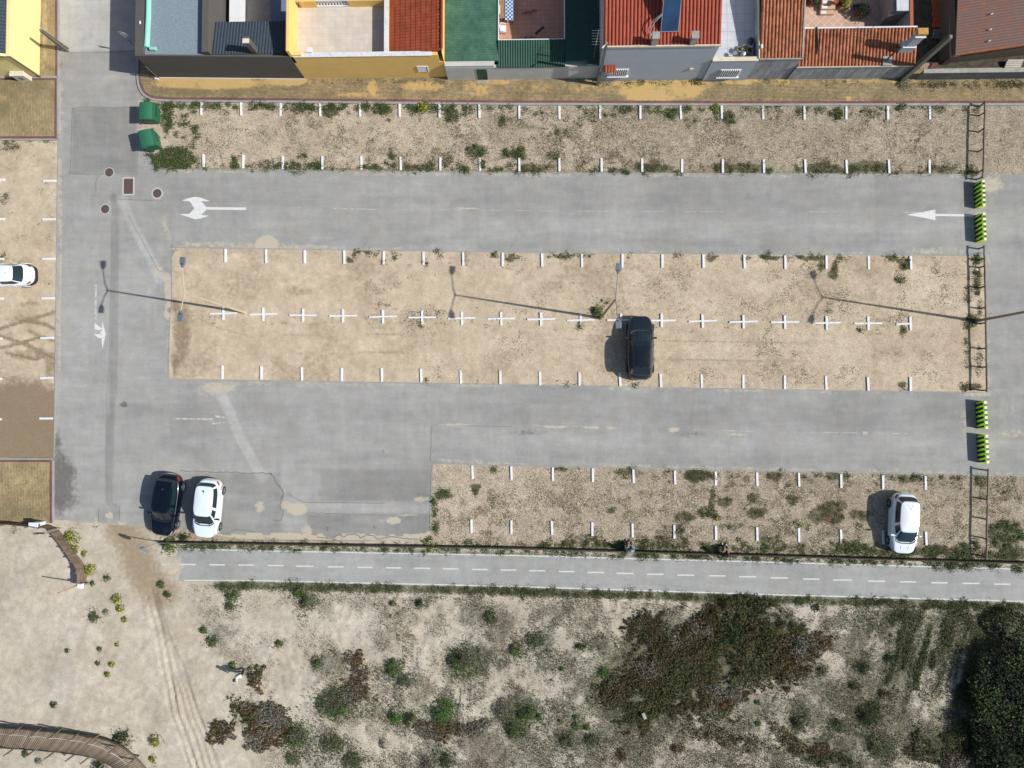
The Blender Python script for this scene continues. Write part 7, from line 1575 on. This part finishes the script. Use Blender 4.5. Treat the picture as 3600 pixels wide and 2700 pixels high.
# ---- ice plant mats: each sprawls from its own centre
def mat_thing(label, ells, kinds, dens, h, seed, cat='ice plant', heart=0.):
    cx, cy = ells[0][:2]; c = G(cx, cy); t = thing('ice_plant_mat', label, cat, (c.x, c.y, zg(c.x, c.y)), 'ice plant mats on the dune')
    x0 = min(e[0]-e[2]*1.4 for e in ells); x1 = max(e[0]+e[2]*1.4 for e in ells); y0 = min(e[1]-e[3]*1.4 for e in ells); y1 = max(e[1]+e[3]*1.4 for e in ells)
    n = int((x1-x0)*(y1-y0)/2500*dens)
    fx = rng.uniform(x0, x1, n); fy = rng.uniform(y0, y1, n)
    m = np.zeros(n); wx = fx+(fbm(fx, fy, .02, 3, seed)-.5)*90; wy = fy+(fbm(fx, fy, .02, 3, seed+3)-.5)*90
    for a, b, rx, ry in ells:
        th = np.arctan2((wy-b)/ry, (wx-a)/rx); star = .66+.52*np.abs(np.sin(th*(5+4*rx/60)+seed+2*np.sin(3*th)))**1.3; m = np.maximum(m, 1.15-np.hypot((wx-a)/rx, (wy-b)/ry)/star)
    hole = fbm(fx, fy, .018, 4, seed+9)
    m = m-sst(.55, .66, hole)*.55*(m < .75)
    keep = m > rng.uniform(.05, .28, n); fx, fy, m = fx[keep], fy[keep], m[keep]; n = len(fx)
    P = np.array([tuple(G(a, b)) for a, b in zip(fx, fy)]); P[:, 2] = relief(P[:, 0], P[:, 1])+rng.random(n)*h*np.clip(m*2.2, .25, 1)*(.5+.9*vn(P[:, 0]*2, P[:, 1]*2, seed))
    sel = fbm(P[:, 0], P[:, 1], .5, 3, seed+20)+rng.normal(0, .06, n)-heart*m; Cc = np.empty((n, 3)); q = np.quantile(sel, np.cumsum([k[1] for k in kinds])[:-1]/sum(k[1] for k in kinds)); idx = np.digitize(sel, q)
    for j, (k, _) in enumerate(kinds): mm = idx == j; Cc[mm] = pal(k, int(mm.sum()))
    V, CC = leaves(P, .095, Cc, .7, 2.0); cloud('foliage', V, CC, parent=t, loc=tuple(t.location))
mat_thing('great reddish olive ice plant mat in the lower right dune', [(2330, 2420, 230, 110), (2400, 2300, 190, 120), (2280, 2200, 90, 50), (2500, 2200, 120, 60), (2230, 2530, 60, 60), (2180, 2420, 90, 50), (2520, 2430, 90, 70)], [('dead', 1.2), ('ice', 5), ('icegreen', 2.5)], 560, .28, 3)
mat_thing('dark green brown ice plant mound nearest the cycle path', [(2640, 2230, 140, 110), (2560, 2130, 80, 35), (2680, 2330, 110, 90), (2620, 2160, 140, 50)], [('dark', 2), ('ice', 3), ('icegreen', 4)], 560, .5, 17)
mat_thing('pointed maroon ice plant mat right of the dark mound', [(2830, 2270, 90, 55), (2740, 2330, 50, 70), (2890, 2290, 55, 22), (2790, 2380, 40, 50), (2720, 2260, 40, 60)], [('dead', 2), ('rust', 3), ('ice', 3)], 520, .28, 23, heart=.7)
mat_thing('rust edged ice plant mat with grey heart below the standing person', [(935, 2520, 85, 85), (850, 2470, 55, 35), (800, 2570, 65, 40), (900, 2600, 100, 35), (1005, 2520, 30, 60), (770, 2545, 30, 40)], [('dead', 4), ('rust', 3), ('icegreen', 3)], 520, .25, 31, heart=.9)
mat_thing('small orange brown ice plant clump right of the standing person', [(910, 2370, 30, 40), (915, 2410, 26, 28), (895, 2345, 18, 20)], [('rust', 4), ('icegreen', 4)], 520, .25, 37)
mat_thing('brown ice plant strip running down beside the bare hollow', [(1215, 2315, 38, 26), (1245, 2340, 30, 30), (1280, 2375, 26, 30), (1190, 2300, 26, 14), (1250, 2410, 60, 50), (1210, 2450, 50, 50)], [('dead', 3), ('rust', 5)], 420, .22, 41, heart=.6)
mat_thing('ring of ice plant with pale heart near the right bottom', [(3280, 2660, 70, 34), (3230, 2620, 36, 50), (3330, 2690, 70, 26), (3400, 2650, 60, 50)], [('dead', 2), ('ice', 3), ('icegreen', 3)], 480, .3, 47, heart=.7)
mat_thing('green and maroon ice plant patch at the bottom below the pointed mat', [(2760, 2595, 55, 26), (2720, 2560, 30, 40), (2800, 2620, 50, 30), (2900, 2660, 70, 34), (3000, 2680, 60, 30)], [('rust', 3), ('icegreen', 4), ('litter', 2)], 460, .25, 53)
mat_thing('low brown ice plant patch in the lower right of the great mat', [(2480, 2560, 90, 40), (2600, 2600, 90, 34), (2560, 2500, 60, 30)], [('litter', 2), ('ice', 3), ('icegreen', 2)], 330, .2, 59)
mat_thing('rusty and grey ice plant remains under the brightest shrub', [(1530, 2580, 70, 26), (1480, 2570, 30, 40), (1640, 2560, 60, 30), (1690, 2545, 30, 20)], [('dead', 4), ('rust', 3)], 420, .2, 61)
# ---- the dark tree on the right
tc = G(3668, 2470); t = thing('tree', 'dense dark green tree cut by the lower right edge', 'tree', (tc.x, tc.y, 0))
mb = MB(); k = random.Random(2)
for i in range(9):
    a = i*.7; L = k.uniform(2, 3.8); mb.tube([(tc.x, tc.y, -.1), (tc.x+math.cos(a)*.5, tc.y+math.sin(a)*.5, 0.6), (tc.x+math.cos(a)*L*.6, tc.y+math.sin(a)*L*.6, 1.1), (tc.x+math.cos(a)*L, tc.y+math.sin(a)*L, 1.5)], [.16, .11, .07, .03], 7)
mb.build('trunk', plain('bark', (.10, .08, .06), .95, 0, .3, 5), t)
LOB = [(3668, 2470, 200, 2.9), (3690, 2395, 105, 2.2), (3590, 2420, 150, 2.8), (3560, 2560, 130, 2.6), (3640, 2620, 170, 2.7), (3545, 2385, 56, 1.3), (3480, 2420, 70, 1.9), (3600, 2345, 52, 1.2), (3665, 2315, 50, 1.2), (3500, 2510, 80, 2.0), (3520, 2640, 90, 1.9), (3700, 2700, 160, 2.3), (3790, 2440, 140, 2.4), (3452, 2405, 44, 1.0), (3500, 2480, 50, 1.2), (3432, 2420, 26, .8), (3448, 2590, 40, 1.0), (3500, 2690, 70, 1.3), (3440, 2640, 26, .8), (3550, 2200, 60, 1.2), (3780, 2550, 150, 2.8)]
PP = []; CC = []
for i, (fx, fy, r, z) in enumerate(LOB):
    z = z*.52; c = G(fx, fy, z*.9); rm = r/50*.95; n = int(rm*rm*900)+200
    v = rng.normal(0, 1, (n, 3)); v /= np.linalg.norm(v, axis=1)[:, None]; v[:, 2] = np.abs(v[:, 2])*.9-.15
    bump = 1+.22*(fbm(v[:, 0]*2+i*5, v[:, 1]*2+v[:, 2], 1.6, 3, i)-.5)*2
    rr = rng.uniform(.72, 1.03, n)*bump
    P = np.stack([c.x+v[:, 0]*rm*rr, c.y+v[:, 1]*rm*rr, np.maximum(.1, z*.75+v[:, 2]*np.minimum(rm, 1.6)*rr*.45)], -1)
    g = fbm(P[:, 0], P[:, 1], 1.1, 3, 71); col = pal('dark', n)*(.45+1.25*sst(.50, .68, g))[:, None]
    tips = rng.random(n) < .03; col[tips] = np.array([.10, .115, .035])*rng.uniform(.7, 1.2, (int(tips.sum()), 1))
    PP.append(P); CC.append(col)
cloud('crown', *leaves(np.concatenate(PP), rng.uniform(.06, .16, sum(len(p) for p in PP)), np.concatenate(CC), .9, 2.6), parent=t, loc=tuple(t.location))
# ---- weeds on the strips: uncountable
PP = []; CC = []; SS = []
def scatter_blob(cx, cy, rx, ry, k, z0=.02, mult=1.):
    area = PI*rx*ry/2500; per = {'d': 620, 'g': 330, 'm': 420, 'y': 480, 's': 85}[k]*mult; n = int(area*per)+4
    if k in 'dgym':
        nc = max(3, int(area*14)); a = rng.uniform(0, 6.28, nc); u = rng.random(nc)**.5; ccx = cx+np.cos(a)*u*rx; ccy = cy+np.sin(a)*u*ry; j = rng.integers(0, nc, n); s_ = rng.uniform(3, 8, nc)
        fx = ccx[j]+rng.normal(0, 1, n)*s_[j]; fy = ccy[j]+rng.normal(0, 1, n)*s_[j]
    else:
        n = int(n*2.2); fx = cx+rng.normal(0, .8, n)*rx; fy = cy+rng.normal(0, .8, n)*ry
        ok = (fbm(fx, fy, .03, 4, 33) > .5) & (((fx-cx)/rx)**2+((fy-cy)/ry)**2 < 6); fx, fy = fx[ok], fy[ok]; n = len(fx)
        if n == 0: return
    if z0 == .02:
        I = lambda t_: np.interp(fx, [p[0] for p in t_], [p[1] for p in t_])
        if k == 's': ok = ((fy > 374) & (fy < I([(600, 594), (1800, 606), (3600, 612)])) & (fx > 560)) | ((fy > I([(606, 874), (1800, 890), (3461, 902)])) & (fy < I([(594, 1331), (1800, 1348), (3466, 1376)])) & (fx > 604) & (fx < 3466)) | ((fy > I([(1522, 1633), (1800, 1640), (2700, 1658), (3600, 1676)])) & (fx > 1520)) | (fx < 200)
        else: ok = np.ones(n, bool)
        fx, fy = fx[ok], fy[ok]; n = len(fx)
        if n == 0: return
    v = np.array([tuple(G(p, q)) for p, q in zip(fx, fy)])
    h = {'d': .16, 'g': .09, 'm': .045, 'y': .2, 's': .02}[k]; v[:, 2] = z0+rng.random(n)*h
    if k == 'd': c = np.where((rng.random(n) < .72)[:, None], pal('green', n), pal('moss', n))
    elif k == 'g': c = np.where((rng.random(n) < .55)[:, None], pal('green', n), pal('moss', n))
    elif k == 'm': c = np.where((rng.random(n) < .80)[:, None], pal('moss', n), pal('green', n))
    elif k == 'y': c = pal('yellow', n)
    else: c = np.where((rng.random(n) < .30)[:, None], pal('moss', n), pal('litter', n))
    PP.append(v); CC.append(c); SS.append(np.full(n, {'d': .065, 'g': .055, 'm': .05, 'y': .06, 's': .055}[k]))
for b in BLOBS: scatter_blob(*b)
k = random.Random(99)
def tufts(n, x0, x1, ylo, yhi, kind='g', r=(3, 8), z0=.02, bias=None):
    for _ in range(n):
        x = k.uniform(x0, x1)
        if bias == 'edge': u = k.random(); v = k.choice([abs(k.gauss(0, .12)), 1-abs(k.gauss(0, .12))])
        else: v = k.random()
        y = ylo(x)+(yhi(x)-ylo(x))*min(1, max(0, v)); rr = k.uniform(*r); scatter_blob(x, y, rr, rr*k.uniform(.6, 1), kind, z0)
Y = lambda *t: lerp_y(t)
tt, tb = Y((590, 362), (1800, 375), (3600, 377)), Y((590, 590), (1800, 603), (3600, 610))
tufts(150, 600, 3420, tt, tb, 'g', (2, 6)); tufts(130, 560, 3450, tt, tb, 'd', (2, 6), bias='edge'); tufts(110, 700, 3420, tt, tb, 's', (20, 60)); tufts(60, 1200, 3430, tt, lambda x: tt(x)+16, 'g', (8, 22)); tufts(60, 700, 3430, lambda x: tb(x)-14, tb, 'm', (8, 26))
tufts(60, 560, 1800, tt, lambda x: tt(x)+16, 'd', (5, 16)); tufts(26, 700, 1800, lambda x: tb(x)-18, tb, 'd', (4, 13))
tufts(46, 568, 700, tt, tb, 'd', (3, 11)); tufts(30, 500, 720, lambda x: 525, lambda x: 592, 'd', (5, 14)); tufts(70, 1500, 3420, tt, tb, 'g', (3, 9))
mt, mbb = Y((606, 876), (1800, 892), (3461, 904)), Y((594, 1328), (1800, 1346), (3466, 1374))
tufts(50, 1200, 3440, mt, mbb, 'g', (2, 5), bias='edge'); tufts(30, 1300, 3440, mt, mbb, 's', (14, 50)); tufts(24, 1200, 3440, mt, lambda x: mt(x)+12, 'm', (6, 18)); tufts(26, 2600, 3440, mt, mbb, 's', (14, 50)); tufts(50, 700, 3300, lambda x: 1085+.018*x, lambda x: 1125+.018*x, 'g', (2, 5))
bt, bb = Y((1522, 1636), (1800, 1643), (2700, 1660), (3600, 1678)), Y((1515, 1900), (1800, 1914), (2700, 1940), (3600, 1968))
tufts(150, 1540, 3590, bt, bb, 'g', (2, 6)); tufts(130, 1560, 3590, bt, bb, 's', (20, 60)); tufts(60, 1900, 3590, lambda x: bb(x)-30, bb, 'm', (10, 30)); tufts(50, 1900, 3590, lambda x: bb(x)-20, bb, 'd', (5, 16)); tufts(30, 2200, 3590, bt, lambda x: bt(x)+18, 'm', (8, 20)); tufts(90, 2300, 3590, bt, bb, 'g', (4, 10))
tufts(30, 0, 195, lambda x: 498, lambda x: 1000, 'g', (2, 5)); tufts(12, 0, 195, lambda x: 496, lambda x: 506, 'g', (4, 10))
tag(cloud('weeds', *leaves(np.concatenate(PP), np.concatenate(SS), np.concatenate(CC), .6, 1.6)), kind='stuff')
# verges, wall feet
PP = []; CC = []; SS = []
fe = Y(*FENCE)
tufts(150, 640, 3600, lambda x: fe(x)+4, lambda x: fe(x)+20, 'g', (8, 20)); tufts(120, 640, 3600, lambda x: fe(x)+4, lambda x: fe(x)+20, 'd', (4, 12)); tufts(60, 1400, 3600, lambda x: fe(x)-16, lambda x: fe(x)-2, 'm', (6, 20)); tufts(50, 600, 1500, lambda x: fe(x)-12, lambda x: fe(x)-2, 'g', (3, 8))
for cx, cy, rx, ry, kd in [(2265, 1948, 30, 12, 'd'), (2317, 1952, 20, 14, 'd'), (2460, 1958, 40, 8, 'd'), (2750, 1962, 20, 12, 'd'), (2940, 1972, 24, 12, 'd'), (3320, 1990, 36, 16, 'd'), (3400, 1990, 30, 14, 'd'), (3580, 1996, 30, 14, 'd'), (1510, 1912, 24, 10, 'y'), (1520, 1935, 20, 8, 'y'), (1580, 1940, 26, 12, 'g'), (1500, 1900, 30, 10, 'd'), (1720, 1918, 40, 8, 'd')]: scatter_blob(cx, cy, rx, ry, kd)
pe = Y((640, 2050), (900, 2050), (1800, 2071), (2700, 2099), (3600, 2125))
tufts(190, 760, 3600, pe, lambda x: pe(x)+16, 'g', (6, 22)); tufts(110, 820, 3600, pe, lambda x: pe(x)+14, 'm', (8, 26))
wb = Y((1080, 284), (2100, 294), (2618, 288), (3600, 292))
tufts(26, 1080, 1560, wb, lambda x: wb(x)+5, 'g', (2, 6), .115); tufts(34, 2110, 3150, wb, lambda x: wb(x)+7, 'g', (3, 9), .115); tufts(12, 2200, 2760, wb, lambda x: wb(x)+5, 'd', (3, 8), .115); tufts(70, 3190, 3600, wb, lambda x: wb(x)+18, 's', (6, 20), .115); tufts(46, 3180, 3600, wb, lambda x: wb(x)+14, 'g', (4, 12), .115)
tufts(30, 2100, 3500, lambda x: 300, lambda x: 352, 'g', (1.5, 3), .115)
for cx, cy, rx, ry, kd in [(137, 92, 4, 6, 'd'), (212, 235, 3, 14, 'g'), (208, 480, 5, 20, 'g'), (20, 1828, 40, 5, 'g'), (340, 1854, 12, 3, 'g'), (280, 1854, 8, 3, 'g'), (530, 1862, 20, 5, 'g'), (620, 1890, 20, 10, 'd'), (40, 1865, 24, 6, 'g')]: scatter_blob(cx, cy, rx, ry, kd, .03)
tag(cloud('verge_grass', *leaves(np.concatenate(PP), np.concatenate(SS), np.concatenate(CC), .9, 2.4)), kind='stuff')
# dune litter, dry stems and low herbs
n = 400000
fx = rng.uniform(560, 3640, n); fy = rng.uniform(2040, 2800, n)
pe2 = np.interp(fx, [640, 900, 1800, 2700, 3600], [2052, 2052, 2073, 2101, 2127]); bx = np.interp(fy, [2050, 2200, 2400, 2700], [620, 680, 800, 900])
v0 = np.stack([(fx-1870)*H/FP, (1418-fy)*H/FP], -1)
nz = fbm(fx, fy, .012, 4, 5); nz2 = fbm(fx, fy, .03, 4, 45); nz3 = fbm(fx, fy, .006, 3, 85)
bare = np.maximum.reduce([ell(fx, fy, 1030, 2400, 75, 130, .3), ell(fx, fy, 1000, 2180, 120, 60, .4), ell(fx, fy, 1230, 2200, 120, 70, .5)*.75, ell(fx, fy, 1640, 2230, 60, 50, .5)*.6, ell(fx, fy, 1320, 2600, 60, 60, .5)*.7, ell(fx, fy, 1600, 2620, 70, 36, .5)*.6, ell(fx, fy, 1930, 2330, 70, 40, .5)*.6, ell(fx, fy, 2640, 2440, 70, 60, .4)*.85, ell(fx, fy, 2920, 2280, 60, 60, .5)*.6, ell(fx, fy, 2900, 2420, 90, 60, .5)*.5, ell(fx, fy, 3160, 2400, 60, 40, .5)*.6])
dn = sst(0, 160, fx-bx)*(.04+.55*sst(.42, .60, nz)+.60*sst(.50, .62, nz2))*(.55+.75*sst(900, 2600, fx))*(1-bare)
keep = (rng.random(n) < dn) & (fy > pe2+2); fx, fy, nz, nz2, nz3 = fx[keep], fy[keep], nz[keep], nz2[keep], nz3[keep]; n = len(fx)
P = np.array([tuple(G(a, b)) for a, b in zip(fx, fy)]); P[:, 2] = relief(P[:, 0], P[:, 1])+.005+rng.random(n)*.07
gr = np.clip(sst(.42, .60, nz3+.12*(nz2-.5))*.85+.5*ell(fx, fy, 3250, 2250, 260, 130, .5)+.15*sst(1500, 3300, fx), 0, 1); u = rng.random(n)
Cc = np.where((u < gr*.62)[:, None], pal('grass', n), np.where((u < gr*.62+.12)[:, None], pal('icegreen', n), np.where((u > .88)[:, None], pal('dead', n), pal('litter', n))))
tag(cloud('ground_cover', *leaves(P, .052, Cc, .7, 2.2)), kind='stuff')
# furrows of green grass at the right
PP = []
for l, w_, m_ in (([T(3, 3, 1150, 480), T(3, 3, 1130, 640), T(3, 3, 1080, 800), T(3, 3, 1020, 940)], 7, 1400), ([T(3, 3, 1400, 430), T(3, 3, 1350, 640), T(3, 3, 1290, 820), T(3, 3, 1280, 980)], 10, 1900), ([T(3, 3, 1190, 690), T(3, 3, 1180, 810)], 8, 400), ([T(3, 3, 1430, 640), T(3, 3, 1410, 800)], 8, 500), ([T(3, 3, 1230, 540), T(3, 3, 1180, 700)], 8, 500), ([T(3, 3, 1560, 440), T(3, 3, 1480, 650)], 22, 1100), ([T(3, 3, 1060, 370), T(3, 3, 1200, 330)], 26, 1200), ([T(3, 3, 1560, 260), T(3, 3, 1700, 330), T(3, 3, 1780, 470)], 24, 1800), ([T(3, 3, 1900, 330), T(3, 3, 2060, 330)], 24, 1300)):
    t_ = rng.random(m_); xs_ = np.interp(t_, np.linspace(0, 1, len(l)), [p[0] for p in l]); ys_ = np.interp(t_, np.linspace(0, 1, len(l)), [p[1] for p in l])
    PP.append(np.array([tuple(G(a, b)) for a, b in zip(xs_+rng.normal(0, w_*.6, m_), ys_+rng.normal(0, w_*.6, m_))]))
m_ = 42000; ax = rng.uniform(3050, 3540, m_); ay = rng.uniform(2130, 2560, m_); u_ = ax+(ay-2130)*.28
st_ = fbm(u_, ay*.12, .05, 3, 501); kk = (rng.random(m_) < sst(.50, .62, st_)*ell(ax, ay, 3290, 2290, 240, 190, .5)); PP.append(np.array([tuple(G(a, b)) for a, b in zip(ax[kk], ay[kk])]))
P = np.concatenate(PP); P[:, 2] = relief(P[:, 0], P[:, 1])+rng.random(len(P))*.14
tag(cloud('furrow_grass', *leaves(P, .07, np.where((rng.random(len(P)) < .6)[:, None], pal('grass', len(P))*.8, pal('icegreen', len(P))), 1., 3.)), kind='stuff')
# small loose things on the dune
a = G(1622, 2424); b = G(1618, 2592); tag(MB().tube([(a.x, a.y, zg(a.x, a.y)+.03), ((a.x+b.x)/2, (a.y+b.y)/2, zg((a.x+b.x)/2, (a.y+b.y)/2)+.25), (b.x, b.y, zg(b.x, b.y)+.06)], .018, 6).build('cane', plain('dry_cane', A(150, 140, 115), .8)), 'long thin dry cane lying between the big green shrubs', 'cane')
a = G(*T(1, 3, 1845, 1100)); b = G(*T(1, 3, 1925, 1180)); tag(MB().tube([(a.x, a.y, zg(a.x, a.y)+.05), (b.x, b.y, zg(b.x, b.y)+.05)], .016, 6).build('cane', plain('pale_cane', A(205, 190, 150), .8)), 'short pale cane lying on the sand right of the long one', 'cane')
a = G(2262, 2509); tag(MB().obox((a.x, a.y, zg(a.x, a.y)+.32), (.09, -.2, 0), (.09, .045, 0), (0, 0, .02)).build('board', plain('grey_board', A(165, 165, 160), .8)), 'short grey board lying in the bottom of the great mat', 'board')
r_ = random.Random(12)
for i, (x, y, lab, col) in enumerate([(3431, 949, 'white rubbish lump under the long rail fence', (235, 235, 235)), (570, 1893, 'pale stone at the nose of the navy car', (205, 190, 172))]):
    q = G(x, y); mb = MB(); mb.grid(lambda u, v: (q.x+math.cos(2*PI*u)*math.sin(PI*.5*v)*(.12+.03*math.sin(5*u*PI)), q.y+math.sin(2*PI*u)*math.sin(PI*.5*v)*.10, .02+.1*math.cos(PI*.5*v)), 12, 5)
    tag(mb.build(['rubbish', 'stone'][i], plain('lump_%d' % i, A(*col), .8), smooth=True), lab, ['rubbish', 'stone'][i])
# darker scrub patches of the lower dune
n = 230000
fx = rng.uniform(1050, 3640, n); fy = rng.uniform(2100, 2800, n)
q1 = fbm(fx, fy, .016, 4, 205); q2 = fbm(fx, fy, .006, 3, 305)
low = sst(2150, 2620, fy)*.10+sst(1300, 3200, fx)*.06
m = sst(.565, .64, q1+low+.25*(q2-.5))
bare2 = np.maximum.reduce([ell(fx, fy, 1030, 2400, 90, 150, .3), ell(fx, fy, 1230, 2200, 140, 80, .4), ell(fx, fy, 2640, 2440, 70, 60, .4), ell(fx, fy, 2920, 2280, 70, 70, .5), ell(fx, fy, 1320, 2600, 60, 50, .5), ell(fx, fy, 1640, 2190, 160, 60, .5)])
keep = (rng.random(n) < m*(1-bare2)*.55) & (fy > np.interp(fx, [900, 1800, 2700, 3600], [2060, 2082, 2110, 2136])); fx, fy = fx[keep], fy[keep]; n = len(fx)
P = np.array([tuple(G(a, b)) for a, b in zip(fx, fy)]); P[:, 2] = relief(P[:, 0], P[:, 1])+.01+rng.random(n)*.16
sel = fbm(fx, fy, .02, 3, 401)+rng.normal(0, .05, n)
Cc = np.where((sel > .60)[:, None], pal('greygreen', n)*.8, np.where((sel > .50)[:, None], pal('icegreen', n), np.where((sel > .44)[:, None], pal('dead', n)*.75, pal('moss', n))))
tag(cloud('low_scrub', *leaves(P, .065, Cc, .8, 2.0)), kind='stuff')
